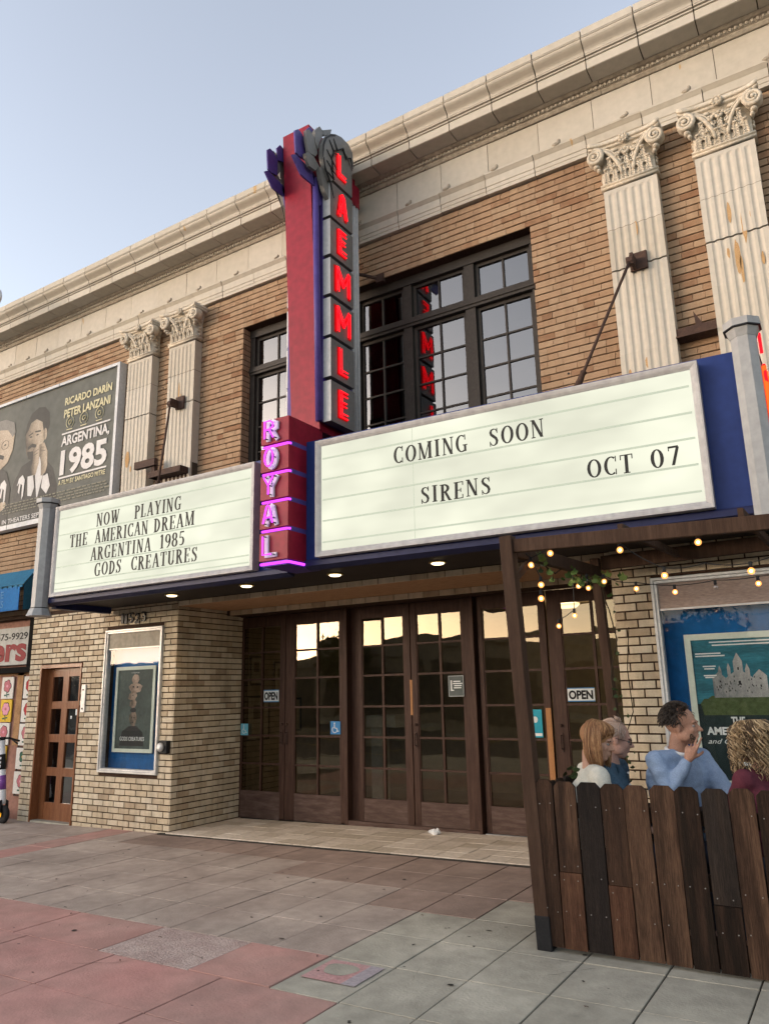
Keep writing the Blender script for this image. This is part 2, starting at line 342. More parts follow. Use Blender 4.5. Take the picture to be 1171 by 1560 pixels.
struct('road_marking', b, surf('road paint', [(.55,.36,.05),(.6,.42,.08)], .7))
b = MB(); b.box(-200, 200, -22.2, -22, -.3, -.02); b.box(-200, 200, -26, -22.2, -.3, -.03)
struct('far_pavement', b, M['walk_grey'])
# near pavement: one sloping bed, slabs laid on it
def slope_quad(b, x0, x1, y0, y1, dz, mi=0):
    b.poly([(x0,y0,gz(x0)+dz),(x1,y0,gz(x1)+dz),(x1,y1,gz(x1)+dz),(x0,y1,gz(x0)+dz)], mi)
b = MB()
xa, xb = -16., 4.
v = [(xa,-8,gz(xa)-.012),(xb,-8,gz(xb)-.012),(xb,.9,gz(xb)-.012),(xa,.9,gz(xa)-.012),(xa,-8,-.4),(xb,-8,-.4),(xb,.9,-.4),(xa,.9,-.4)]
b.mesh(v, [(0,1,2,3),(7,6,5,4),(0,4,5,1),(1,5,6,2),(2,6,7,3),(3,7,4,0)])
sidewalk = struct('sidewalk', b, M['joint'])
for x0, x1 in ((-200,-16),(4,200)):
    b = MB(); b.box(x0, x1, -8, 0, -.4, gz(min(max(x0,-16),4)) if x0 > 0 else gz(-16)); struct('sidewalk', b, M['walk_grey'])
b = MB(); b.box(-200, 200, -8.2, -8.003, -.4, -.06); struct('kerb', b, M['walk_grey'])

def slab_mesh(w, d, t=.02, c=.0018):
    b = MB()
    b.mesh([(0,0,-t),(w,0,-t),(w,d,-t),(0,d,-t),(0,0,-c),(w,0,-c),(w,d,-c),(0,d,-c),(c,c,0),(w-c,c,0),(w-c,d-c,0),(c,d-c,0)],
           [(0,1,5,4),(1,2,6,5),(2,3,7,6),(3,0,4,7),(4,5,9,8),(5,6,10,9),(6,7,11,10),(7,4,8,11),(8,9,10,11)])
    return b
_sm = {}
def slab(x0, x1, y0, y1, mat, parent, name='paving_slab', gap=.010, dz=0., label=None):
    key = (round(x1-x0, 3), round(y1-y0, 3), mat, gap)
    if key not in _sm: _sm[key] = slab_mesh(x1-x0-gap, y1-y0-gap).data(name, M[mat])
    o = child(name, _sm[key], parent, (x0+gap/2, y0+gap/2, gz(x0)+dz+R.uniform(-.002, .002)), label)
    o.rotation_euler = (R.uniform(-.0015,.0015), -math.atan(GK)+R.uniform(-.0015,.0015), 0)
    return o
PX, PY = .456, .535
gx = [-2.965+PX*i for i in range(-22, 9)]
gy = [-.07, -.615, -1.15, -1.69, -2.225, -2.755, -3.31, -3.86, -4.4]
for i in range(len(gx)-1):
    x0, x1 = gx[i], gx[i+1]
    for j in range(len(gy)-1):
        y1, y0 = gy[j], gy[j+1]; xm = (x0+x1)/2
        if y0 < -2.8 and xm < -2.97: continue            # the red field: larger slabs below
        if y0 < -3.4 and xm < -2.5: continue
        if j >= 5 and xm > 1.0: continue
        if xm < -7.6 and y1 > -.2: yy = y1+.17
        else: yy = y1
        if j >= 5 or (xm > -2.97 and j >= 3) or (xm > -2.5 and j >= 2): mt = 'walk_grey'
        elif xm < -4.6 and j >= 1 or xm < -7.4: mt = 'walk_mauve'
        elif j == 0 or (j == 1 and xm > -5.5) or (j == 2 and xm > -3.4): mt = 'walk_brown'
        else: mt = 'walk_mauve'
        if -8.45 < xm < -7.95 and j < 4: mt = 'walk_red'
        slab(x0, x1, y0, yy, mt, sidewalk)
# red field, slabs 0.9 m long
for j in range(5, 8):
    y1, y0 = gy[j], gy[j+1]
    e = -2.965 if j == 5 else -2.509
    x1 = e; k = 0
    while x1 > -9:
        x0 = x1-(.9 if k else (.615 if j == 5 else .8)); 
        if j == 5 and k == 1: x0 = x1-.80
        slab(x0, x1, y0, y1, 'patch' if (j == 5 and k == 1) else 'walk_red', sidewalk, label='rough worn concrete slab' if (j == 5 and k == 1) else None); x1 = x0; k += 1
# rest of the pavement towards the kerb, under the camera
b = MB(); slope_quad(b, -16, 4, -8, -4.4, .001); b.build('pavement_field', M['walk_grey'], sidewalk)
b = MB(); slope_quad(b, -16, gx[0], -4.4, .0, .001); b.build('pavement_field', M['walk_grey'], sidewalk)
# faded painted picture on the green slab
M['pink'] = surf('faded pink paint', [(.40,.20,.19),(.50,.29,.27),(.42,.30,.28)], .8, 6, 1, .1)
M['palewash'] = surf('faded grey paint', [(.33,.28,.29),(.42,.37,.37)], .8, 6, 1, .1)
b = MB(); q = lambda x, y: (x, y, gz(x)+.0035)
b.poly([q(-2.91,-3.11),(q(-2.64,-3.11)),q(-2.64,-2.80),q(-2.91,-2.80)])
b.build('painted_square', M['pink'], sidewalk)
b = MB(); b.poly([q(-2.64,-3.11),q(-2.55,-3.11),q(-2.55,-2.80),q(-2.64,-2.80)]); b.build('painted_square', M['palewash'], sidewalk)
b = MB(); b.poly([(-2.765+.10*math.cos(a)*(1+.12*math.sin(3*a)), -2.93+.10*math.sin(a)*(1+.15*math.cos(2*a)), gz(-2.765)+.0055) for a in [i*math.pi/10 for i in range(20)]])
b.build('painted_blot', M['walk_grey'], sidewalk)
# entrance floor of small tiles
b = MB(); b.mesh([(-7.5,-.065,gz(-7.5)-.03),(-1.7,-.065,gz(-1.7)-.03),(-1.7,1.5,gz(-1.7)-.03),(-7.5,1.5,gz(-7.5)-.03),(-7.5,-.065,gz(-7.5)+.012),(-1.7,-.065,gz(-1.7)+.012),(-1.7,1.5,gz(-1.7)+.012),(-7.5,1.5,gz(-7.5)+.012)],
  [(0,3,2,1),(4,5,6,7),(0,1,5,4),(1,2,6,5),(2,3,7,6),(3,0,4,7)])
entrance = struct('entrance_floor', b, M['joint'])
for i in range(23):
    for j in range(5):
        x0 = -7.365+.2425*i; y0 = -.06+.245*j
        if x0 > -1.95: continue
        slab(x0, x0+.2425, y0, y0+.245, 'tile', entrance, 'floor_tile', .005, .022)

# ------------------------------------------------------------------ the theatre
bld = empty('theatre_building', (-4.4, 0, 0), 'tan and cream brick theatre with terracotta cornice and brown glazed entrance doors', 'building')
# wall core behind the brick faces (mortar colour), with real openings
b = MB()
YB = .012                                   # mortar plane, behind the brick faces at y = 0
D = .35
def core(x0, x1, z0, z1, y0=YB, y1=None): b.box(x0, x1, y0, (D if y1 is None else y1), z0, z1)
WX0, WX1, WZ0, WZ1 = -6.366, -2.352, 3.2, 6.345      # upper window opening
core(-15, WX0, 2.80, 6.90); core(WX1, 2.5, 2.80, 6.90); core(WX0, WX1, WZ1, 6.90); core(WX0, WX1, 2.80, WZ0)
core(-15, 2.5, 6.90, 8.0, .0, .35)
SD = (-10.15, -9.215, 2.085)                # small side door opening x0, x1, top
CL = (-8.733, -7.612, .66, 2.50)            # left display case
core(-10.42, SD[0], -.2, 2.80); core(SD[0], SD[1], SD[2], 2.80); core(SD[1], CL[0], -.2, 2.80)
core(CL[0], CL[1], -.2, CL[2]); core(CL[0], CL[1], CL[3], 2.80); core(CL[1], -7.37-.012, -.2, 2.80)
b.box(CL[0], CL[1], .16, D, CL[2], CL[3])
b.box(-7.6, -7.382, D, 1.35, -.2, 2.80)     # return of the pier
CR = (-1.502, .05, .62, 2.522)              # right display case
core(-1.83, CR[0], -.2, 2.80); core(CR[0], CR[1], CR[3], 2.80); core(CR[1], 2.5, -.2, 2.80); core(CR[0], CR[1], -.2, CR[2])
b.box(CR[0], CR[1], .16, D, CR[2], CR[3])
b.box(-1.83, -1.6, D, 1.35, -.2, 2.80)
# flat lintel over the recessed entrance
b.box(-7.38, -1.83, .012, .858, 2.742, 2.80); b.box(-7.38, -1.83, .882, 1.3, 2.672, 2.80)
b.build('wall', M['mortar'], bld)

BR = []     # bricks: (x0,x1,y0,y1,z0,z1,axis,matindex)
def course_fill(x0, x1, z0, z1, pitch, ln, hj, vj, kind, off=0., holes=(), irregular=False, ylo=0.):
    n = int(math.ceil((z1-z0)/pitch))
    for r in range(n):
        a = z0+r*pitch; c = min(a+pitch-hj, z1)
        if c-a < .02: continue
        x = x0-(ln*.5 if r % 2 else 0)-off*(r*.37 % 1)
        while x < x1:
            l = ln
            if irregular: l = ln*R.choice((.5,.5,.72,1,1,1,1,1.35))
            s0, s1 = max(x, x0), min(x+l-vj, x1)
            x += l
            if s1-s0 < .02: continue
            segs = [(s0, s1)]
            for h in holes:
                if c > h[2]+.005 and a < h[3]-.005:
                    new = []
                    for p, q_ in segs:
                        if q_ <= h[0] or p >= h[1]: new.append((p, q_)); continue
                        if p < h[0]: new.append((p, h[0]))
                        if q_ > h[1]: new.append((h[1], q_))
                    segs = new
            for p, q_ in segs:
                if q_-p > .015: BR.append((p, q_, ylo-R.uniform(0,.005), a, c, 'y', kind))
# upper wall
PIL = [(-8.48,-7.97),(-7.63,-7.12),(-1.535,-1.03),(-.69,-.18)]
holes = [(WX0, WX1, 3.0, WZ1)]+[(p[0]+.02, p[1]-.02, 3.9, 6.9) for p in PIL]+[(-8.15,-.8,2.9,3.95), (-11.9,-8.75,4.25,6.35)]
course_fill(-13.2, 1.0, 2.86, 6.875, .0742, .215, .0110, .0025, 0, .1, holes, True)
# lower walls
PB = .0742
holes = [(SD[0], SD[1], -.2, SD[2]), (CL[0], CL[1], CL[2], CL[3])]
course_fill(-10.42, -7.375, -.045, 2.80, PB, .203, .013, .013, 1, 0, holes)
holes = [(CR[0], CR[1], CR[2], CR[3])]
course_fill(-1.84, 1.0, .03, 2.80, PB, .203, .013, .013, 1, .0, holes)
# pier return (faces +x)
for r in range(38):
    a = -.045+r*PB; c = min(a+PB-.013, 2.735); y = .0+(0 if r % 2 else -.10)
    while y < 1.25:
        p, q_ = max(y, .0), min(y+.194, 1.25); y += .203
        if q_-p > .02: BR.append((p+(.002 if p == 0 else 0), q_, -7.37+R.uniform(0,.004), a, c, 'x', 1))
# lintel courses
x = -7.37
while x < -1.84:
    BR.append((x, min(x+.194,-1.83), -.002, 2.735, 2.795, 'y', 1)); x += .203
x = -7.30
while x < -1.84:
    BR.append((x, min(x+.194,-1.83), .868, 2.668, 2.733, 'y', 1)); x += .203
# window reveal bricks (left reveal faces +x)
for r in range(48):
    a = 2.86+r*.0742; c = a+.0637
    if c > WZ1 or a < 3.9: continue
    s = .07 if r % 2 else .0
    for p, q_ in ((0.004, .065 if s else .10), (.068 if s else .103, .17)):
        BR.append((p, q_, WX0+.003, a, c, 'x', 0))
BD = .022
def brick_corners(q):
    a0, a1, f, z0, z1, ax, k = q
    return ((a0, f, z0), (a1, f+.0, z1)) if ax == 'y' else ((f, a0, z0), (f, a1, z1))
def proj(p):
    d = Vector(p)-CAMPOS; z = d.dot(fw)
    return (585.5+FPX*d.dot(RT)/z, 780-FPX*d.dot(UP)/z) if z > .1 else (-999,-999)
def barea(q):
    (x0,y0,z0),(x1,y1,z1) = brick_corners(q)
    P = [proj((x0,y0,z0)), proj((x1,y1,z0)), proj((x1,y1,z1)), proj((x0,y0,z1))]
    cx = sum(p[0] for p in P)/4; cy = sum(p[1] for p in P)/4
    if not (5 < cx < 1165 and 5 < cy < 1555): return 0
    # hidden behind sign or fence
    if q[6] == 0 and z1 < 4.1 and x0 > -8.9: return 0
    if q[6] == 1 and x0 > -2 and z1 < 1.1: return 0
    return abs(sum(P[i][0]*P[(i+1) % 4][1]-P[(i+1) % 4][0]*P[i][1] for i in range(4)))/2
BR.sort(key=barea, reverse=True)
def brick_box(mb, q, mi, o=(0,0,0)):
    a0, a1, f, z0, z1, ax, k = q; c = .0025
    if ax == 'y':
        y0, y1 = f, f+BD
        vs = [(a0,y1,z0),(a1,y1,z0),(a1,y1,z1),(a0,y1,z1),(a0,y0+c,z0),(a1,y0+c,z0),(a1,y0+c,z1),(a0,y0+c,z1),(a0+c,y0,z0+c),(a1-c,y0,z0+c),(a1-c,y0,z1-c),(a0+c,y0,z1-c)]
        fs = [(0,1,5,4),(1,2,6,5),(2,3,7,6),(3,0,4,7),(4,5,9,8),(5,6,10,9),(6,7,11,10),(7,4,8,11),(8,9,10,11)]
    else:
        x0, x1 = f, f-BD
        vs = [(x1,a0,z0),(x1,a1,z0),(x1,a1,z1),(x1,a0,z1),(x0-c,a0,z0),(x0-c,a1,z0),(x0-c,a1,z1),(x0-c,a0,z1),(x0,a0+c,z0+c),(x0,a1-c,z0+c),(x0,a1-c,z1-c),(x0,a0+c,z1-c)]
        fs = [(0,1,5,4),(1,2,6,5),(2,3,7,6),(3,0,4,7),(4,5,9,8),(5,6,10,9),(6,7,11,10),(7,4,8,11),(8,9,10,11)]
    mb.mesh([(p[0]-o[0], p[1]-o[1], p[2]-o[2]) for p in vs], fs, mi)
_bm = {}
for q in BR[:300]:
    a0, a1, f, z0, z1, ax, k = q
    key = (round(a1-a0, 3), round(z1-z0, 3), ax, k)
    o = (a0, f, z0) if ax == 'y' else (f, a0, z0)
    if key not in _bm:
        t = MB(); brick_box(t, q, 0, o); _bm[key] = t.data('brick', M['brick_up' if k == 0 else 'brick_low'])
    child('brick', _bm[key], bld, o)
t = MB()
for q in BR[300:]: brick_box(t, q, q[6])
t.build('brickwork', [M['brick_up'], M['brick_low']], bld, kind='stuff')
M['rough_under'] = surf('rough brick underside', [(.272,.144,.075),(.510,.304,.165),(.646,.416,.240)], .9, 5, 1, .8, 40, stretch=(2,14,1))
t = MB(); t.box(-7.36, -1.84, .022, .866, 2.734, 2.744); t.build('lintel_soffit', M['rough_under'], bld)

# ---- entablature: architrave, frieze, bed mould, cornice, all in blocks with open joints
def blocks(prof, x0, x1, pitch, name, mat, gap=.006, off=0.):
    k = len(prof)
    b = MB(); b.extr(prof, 0, pitch-gap, 0); me = b.data(name, M[mat])
    x = x0+off
    while x < x1:
        child(name, me, bld, (x, R.uniform(-.0025,.0025), R.uniform(-.002,.002))); x += pitch
AP = [(.02,6.872),(-.05,6.872),(-.05,6.91),(-.056,6.916),(-.056,6.955),(-.064,6.962),(-.064,7.05),(-.072,7.058),(-.085,7.075),(-.098,7.09),(-.098,7.108),(.02,7.108)]
blocks(AP, -13.0, 1.2, .56, 'architrave_block', 'terra', .008, .13)
FP = [(.02,7.112),(-.045,7.112),(-.045,7.50),(.02,7.50)]
blocks(FP, -13.0, 1.2, .585, 'frieze_block', 'terra', .006, .3)
BP = [(.02,7.505),(-.06,7.505),(-.068,7.515),(-.078,7.53),(-.078,7.545),(-.09,7.55),(-.09,7.585),(-.12,7.59),(-.15,7.61),(.02,7.618)]
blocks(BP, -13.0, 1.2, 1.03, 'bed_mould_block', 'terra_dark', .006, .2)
cy_ = [(.02,7.612),(-.335,7.612),(-.345,7.618),(-.345,7.712),(-.335,7.714),(-.335,7.722),(-.354,7.726),(-.354,7.740),(-.345,7.742),(-.345,7.748),(-.370,7.752),(-.370,7.764)]
for i in range(9):
    q = i/8; cy_.append((-.375-.085*(q-.16*math.sin(2*math.pi*q)), 7.768+.115*q))
cy_ += [(-.468,7.885),(-.468,7.895),(-.440,7.898),(-.440,7.908),(-.458,7.912),(-.458,7.992),(.02,8.0)]
blocks(cy_, -13.0, 1.2, .512, 'cornice_block', 'terra', .011, .21)
b = MB(); b.box(-13.2, 1.3, -.435, .4, 7.985, 7.991); b.box(-13.2,1.3,-.33,.01,7.63,7.99); b.box(-13.2,1.3,-.035,.01,6.90,7.60)
b.build('cornice_core', M['blockgap'], bld)
# small leaf ornament under the soffit, a fine toothed band
b = MB(); x = -12.9
while x < 1.0:
    b.box(x, x+.022, -.108, -.088, 7.552, 7.583); b.box(x+.029, x+.038, -.100, -.088, 7.556, 7.58); x += .047
b.build('dentil_band', M['terra'], bld, kind='stuff')
# worn clips on the architrave
b = MB()
x = -12.6
while x < 1:
    s = R.uniform(.6, 1.1)
    b.ell((x, -.095, 7.115), (.045*s, .02, .022*s), 8, 5); b.ell((x+.03, -.088, 7.14), (.02*s, .016, .03*s), 7, 5)
    x += R.choice((.585, .7, .5))
b.build('broken_clips', M['terra_dark'], bld, smooth=True, kind='stuff')

# ---- pilasters
XU_, ZU_ = (1,0,0), (0,0,1)
def shaft_block(h, w=.505, nf=6, z0off=0):
    """fluted slab: front profile extruded up, local x 0..w, y 0 (front) .. .13"""
    pr = []; m = .032; g = (w-2*m)/nf
    pr.append((0, .13)); pr.append((0, 0)); 
    for i in range(nf):
        a = m+g*i+.012; c = m+g*(i+1)-.012
        for k in range(7):
            q = k/6; pr.append((a+(c-a)*q, .011*math.sin(math.pi*q)))
    pr.append((w, 0)); pr.append((w, .13))
    b = MB(); k = len(pr)
    b.mesh([(p[0],p[1],0) for p in pr]+[(p[0],p[1],h) for p in pr], [(i,(i+1) % k,k+(i+1) % k,k+i) for i in range(k)])
    # caps as strips
    for zz, fl in ((0, True), (h, False)):
        base = []
        for i in range(1, k-2):
            p, q = pr[i], pr[i+1]
            f = [(p[0],p[1],zz),(q[0],q[1],zz),(q[0],.13,zz),(p[0],.13,zz)]
            b.poly(f[::-1] if not fl else f)
    return b
def top_block(h, w=.505, nf=6):
    """uppermost block: flutes end in round heads (grid relief)"""
    NX, NZ = nf*10, 14; m = .032; g = (w-2*m)/nf
    vs = []; fs = []
    for j in range(NZ+1):
        z = h*j/NZ
        for i in range(NX+1):
            x = w*i/NX; u = (x-m)/g; y = 0
            if 0 < u < nf:
                fx = (u % 1)*g; hw = g/2-.012; dx = fx-g/2
                ht = h-.055
                if z <= ht and abs(dx) < hw: y = .011*math.cos(math.pi/2*abs(dx)/hw)
                elif z > ht:
                    rr = math.hypot(dx, z-ht)
                    if rr < hw: y = .011*math.cos(math.pi/2*rr/hw)
            vs.append((x, y, z))
    for j in range(NZ):
        for i in range(NX): fs.append((j*(NX+1)+i, j*(NX+1)+i+1, (j+1)*(NX+1)+i+1, (j+1)*(NX+1)+i))
    b = MB(); b.mesh(vs, fs)
    b.poly([(0,0,0),(0,0,h),(0,.13,h),(0,.13,0)]); b.poly([(w,0,0),(w,.13,0),(w,.13,h),(w,0,h)])
    return b
def spiral(cx, cz, r0, turns, side, y0, yb):
    P = []; rr = []
    n = int(turns*14)
    for i in range(n+1):
        q = i/n; a = turns*2*math.pi*q; r = r0*(1-q)**.8+.010
        P.append((cx+side*r*math.sin(a), y0-yb*q, cz+r*math.cos(a))); rr.append(.017*(1-q)+.009)
    return P, rr
def capital_mesh():
    """composite capital, local: x -.2525...2525, z 0...48, wall at y 0, front about y -.13"""
    b = MB(); w = .2525
    # astragal
    for z, r, d in ((.0,.006,.137),(.014,.010,.150),(.030,.010,.150),(.040,.005,.137)): pass
    b.extr([(0,-.012),(-.138,-.012),(-.148,-.004),(-.148,.006),(-.138,.012),(-.138,.018),(-.152,.022),(-.156,.030),(-.152,.038),(-.136,.042),(0,.042)], -w-.018, w+.018)
    # bell, flaring upwards (side faces too)
    rows = [(.04,.0,.132),(.15,-.006,.126),(.26,.0,.130),(.36,.022,.148),(.41,.045,.165)]
    for i in range(len(rows)-1):
        z0, e0, d0 = rows[i]; z1, e1, d1 = rows[i+1]
        a = [(-w-e0,0,z0),(-w-e0,-d0,z0),(w+e0,-d0,z0),(w+e0,0,z0)]; c = [(-w-e1,0,z1),(-w-e1,-d1,z1),(w+e1,-d1,z1),(w+e1,0,z1)]
        b.mesh(a+c, [(0,1,5,4),(1,2,6,5),(2,3,7,6)])
    # abacus, concave in plan
    n = 12; pts = []
    for i in range(n+1):
        q = -1+2*i/n; pts.append(((w+.085)*q, -.185-.055*q*q*q*q+.0*q))
    top = [(p[0], p[1]) for p in pts]
    for z0, z1, g in ((.405,.432,0),(.435,.475,.016)):
        vs = []; 
        for x, y in top: vs += [(x*(1+g*.8), y-g, z0), (x*(1+g*.8), y-g, z1)]
        m_ = len(vs); fs = [(2*i, 2*i+2, 2*i+3, 2*i+1) for i in range(n)]
        vs2 = [(x*(1+g*.8), 0, z) for x, y in top for z in (z0, z1)]
        vs += vs2
        fs += [(2*i, m_+2*i, m_+2*i+2, 2*i+2) for i in range(n)]+[(2*i+1, 2*i+3, m_+2*i+3, m_+2*i+1) for i in range(n)]
        fs += [(0,1,m_+1,m_),(2*n,m_+2*n,m_+2*n+1,2*n+1)]
        b.mesh(vs, fs)
    # volutes at the corners, facing front and standing out at the sides
    for s in (-1, 1):
        cx, cz = s*(w+.035), .335
        b.lathe([(.074,.0),(.078,-.01),(.078,-.075),(.066,-.088),(.03,-.085)], (cx, -.115, cz), 18, 'y')
        P, rr = spiral(cx, cz, .070, 2.1, -s, -.205, .02); b.tube(P, rr, 6)
        b.ell((cx, -.232, cz), (.02,.014,.02), 8, 6)
        # stem sweeping from the middle to the volute
        P = []
        for i in range(15):
            q = i/14; P.append((s*(.055+(w-.005)*q**1.6*1.0), -.150-.055*q, .10+.30*math.sin(q*math.pi/2)*1.02))
        b.tube(P, [.016+.006*math.sin(math.pi*i/14) for i in range(15)], 6)
        P2 = [(p[0]-s*.03, p[1]-.0, p[2]+.012) for p in P[3:]]
        b.tube(P2, .008, 5)
        # leaf knob under the volute
        b.ell((s*(w+.03), -.165, .235), (.034,.05,.022), 8, 6); b.ell((s*(w+.012), -.16, .20), (.022,.035,.02), 8, 6)
        # side face scroll
        for k in range(5):
            b.ell((s*(w+.006), -.06-.02*(k % 2), .08+.05*k), (.014,.035,.022), 7, 5)
    # rosette, festoon and egg cluster
    b.lathe([(.046,0),(.05,-.014),(.036,-.024),(.024,-.018),(.018,-.034)], (0,-.19,.445), 14, 'y')
    for k in range(8):
        a = k*math.pi/4; b.ell((.036*math.cos(a), -.212, .445+.036*math.sin(a)), (.014,.012,.014), 7, 5)
    for k, (x, z) in enumerate(((0,.345),(-.034,.335),(.034,.335),(-.06,.318),(.06,.318),(-.018,.312),(.018,.312),(-.085,.325),(.085,.325))):
        b.ell((x, -.165, z), (.021,.024,.018), 8, 6)
    for s in (-1, 1):
        b.ell((s*.12,-.16,.372),(.05,.02,.020), 8, 6); b.ell((s*.17,-.165,.36),(.03,.02,.022), 8, 6)
    # acanthus: fronds of overlapping lobes in two tiers
    rr = random.Random(3)
    for tier, (zb, hh, xs) in enumerate(((.045,.13,(-.2,-.12,-.04,.04,.12,.2)),(.13,.15,(-.16,-.08,0,.08,.16)))):
        for x in xs:
            for k in range(6):
                q = k/5; sp = .030*(1-.55*q); z = zb+hh*q
                for s in (-1, 1):
                    rot = Matrix.Rotation(-s*(.8-.35*q), 3, 'Y')
                    b.ell((x+s*sp*.62, -.134-.012*tier-.022*q*q-.004, z), (.010,.012,.023), 6, 5, 0, rot)
            b.ell((x, -.15-.012*tier-.02, zb+hh+.006), (.026,.02,.012), 8, 5)
            P = [(x, -.138-.02*q*q-.012*tier, zb+hh*q) for q in (0,.3,.6,1)]; b.tube(P, .007, 5)
    # crossing scroll ribbons
    for s in (-1, 1):
        for x0, z0, r in ((.10,.215,.034),(.165,.17,.028),(.06,.26,.026),(.13,.285,.024)):
            P = [(s*(x0+r*(1-.5*i/12)*math.cos(i*.6)), -.155, z0+r*(1-.5*i/12)*math.sin(i*.6)) for i in range(13)]
            b.tube(P, .008, 5)
    return b
M['capterra'] = surf('carved terracotta', [(.426,.376,.289),(.549,.490,.394),(.607,.558,.461)], .62, 5, .8, .3, 60, streak=.2)
capme = capital_mesh().data('capital', M['capterra'], True)
ZB = [6.335, 5.90, 5.455, 5.03, 4.60, 4.17, 3.74]
tb = top_block(.43).data('shaft_block', M['terra'])
sb = {h: shaft_block(h).data('shaft_block', M['terra']) for h in (.43,)}
for (x0, x1) in PIL:
    b = MB(); b.box(x0+.006, x1-.006, -.10, .01, 3.7, 6.36)
    pil = b.build('pilaster', M['blockgap'], bld)
    child('shaft_block', tb, pil, (x0, -.13, ZB[0]-.431))
    for i in range(1, 6):
        child('shaft_block', sb[.43], pil, (x0+R.uniform(-.002,.002), -.13+R.uniform(-.003,.003), ZB[i]-.431))
    child('capital', capme, pil, ((x0+x1)/2, .0, 6.36))

M['ochre_clay'] = surf('bare ochre clay', [(.36,.22,.10),(.46,.30,.15)], .85, 12, 1, .2)
rc = random.Random(15)
for (cx, cz, w_, h_) in ((-.47,5.69,.016,.10),(-.37,5.52,.018,.16),(-.30,5.62,.010,.05),(-.45,5.25,.022,.17),(-.52,5.31,.012,.05),(-.43,5.12,.013,.14),(-.26,5.17,.012,.06),(-1.27,5.84,.020,.07),(-1.30,4.47,.016,.05),(-1.46,4.40,.012,.04),(-8.38,4.85,.040,.12),(-8.30,4.70,.015,.05),(-7.40,5.62,.012,.14),(-7.36,5.50,.010,.10)):
    b = MB(); n = 14; pts = [(cx+w_*math.cos(a)*(1+rc.uniform(-.2,.2)), cz+h_*math.sin(a)*(1+rc.uniform(-.15,.15))) for a in [2*math.pi*i/n for i in range(n)]]
    b.prism(pts, (0,-.1285,0), XU_, ZU_, (0,-1,0), .0025); b.build('bare_patch', M['ochre_clay'], bld)
# ---- upper window: a frame of three bays, sashes, bars and separate panes
YW = .14
b = MB()
fr = lambda x0, x1, z0, z1, y0=YW, y1=YW+.10: b.box(x0, x1, y0, y1, z0, z1)
bays = [(-6.275,-4.86),(-4.74,-3.99),(-3.89,-3.19),(-3.09,-2.42)]
# overall frame in five uprights
for x0, x1 in ((WX0+.002,-6.285),(-5.56,-5.46),(-4.80,-4.62),(-3.995,-3.885),(-3.205,-3.085),(-2.425,WX1-.002)): fr(x0, x1, 3.3, WZ1-.002, YW-.0, YW+.12)
fr(WX0+.003, WX1-.003, 6.235, WZ1-.003, YW-.012, YW+.12)
fr(WX0+.003, WX1-.003, 5.70, 5.805, YW-.016, YW+.11)
fr(WX0+.003, WX1-.003, 5.735, 5.765, YW-.03, YW+.02)
win = b.build('upper_window', M['dark_frame'], bld)
def sash(x0, x1, z0, z1, cols, zrows, y=YW+.04):
    b = MB(); s = .036
    for a, c, d, e in ((x0,x0+s,z0,z1),(x1-s,x1,z0,z1),(x0+s,x1-s,z1-s,z1),(x0+s,x1-s,z0,z0+s)): b.box(a, c, y, y+.045, d, e)
    xs = [x0+s+(x1-x0-2*s)*i/cols for i in range(cols+1)]
    for x in xs[1:-1]: b.box(x-.010, x+.010, y+.006, y+.04, z0+s, z1-s)
    zs = [z0+s]+zrows+[z1-s]
    for z in zs[1:-1]: b.box(x0+s, x1-s, y+.008, y+.038, z-.010, z+.010)
    b.build('sash', M['dark_frame'], win)
    for i in range(cols):
        for j in range(len(zs)-1):
            g = MB(); c = Vector(((xs[i]+xs[i+1])/2, y+.024, (zs[j]+zs[j+1])/2)); hx = (xs[i+1]-xs[i])/2; hz = (zs[j+1]-zs[j])/2
            g.box(-hx, hx, -.002, .002, -hz, hz)
            child('pane', g.data('pane', M['vglass']), win, c, rot=(R.uniform(-.005,.005), 0, R.uniform(-.006,.006)))
LR = [4.32, 4.64, 4.98, 5.31]
for x0, x1, c in ((-6.28,-5.565,2),(-5.455,-4.805,2),(-4.615,-4.0,2),(-3.88,-3.21,2),(-3.08,-2.43,2)):
    sash(x0, x1, 5.81, 6.232, c, []); sash(x0, x1, 3.9, 5.695, c, LR)
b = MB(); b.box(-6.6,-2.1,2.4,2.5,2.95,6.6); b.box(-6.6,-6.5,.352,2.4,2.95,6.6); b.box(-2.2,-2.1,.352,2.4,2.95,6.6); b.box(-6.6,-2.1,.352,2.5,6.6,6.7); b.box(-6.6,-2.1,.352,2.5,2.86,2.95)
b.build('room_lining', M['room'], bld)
b = MB(); b.box(-15, 2.5, .352, 12, 7.0, 7.4); b.box(-15,-14.7,.352,12,-.3,7.0); b.box(2.2,2.5,.352,12,-.3,7.0); b.box(-14.7,2.2,11.7,12,-.3,7.0)
b.build('roof', M['blockgap'], bld)
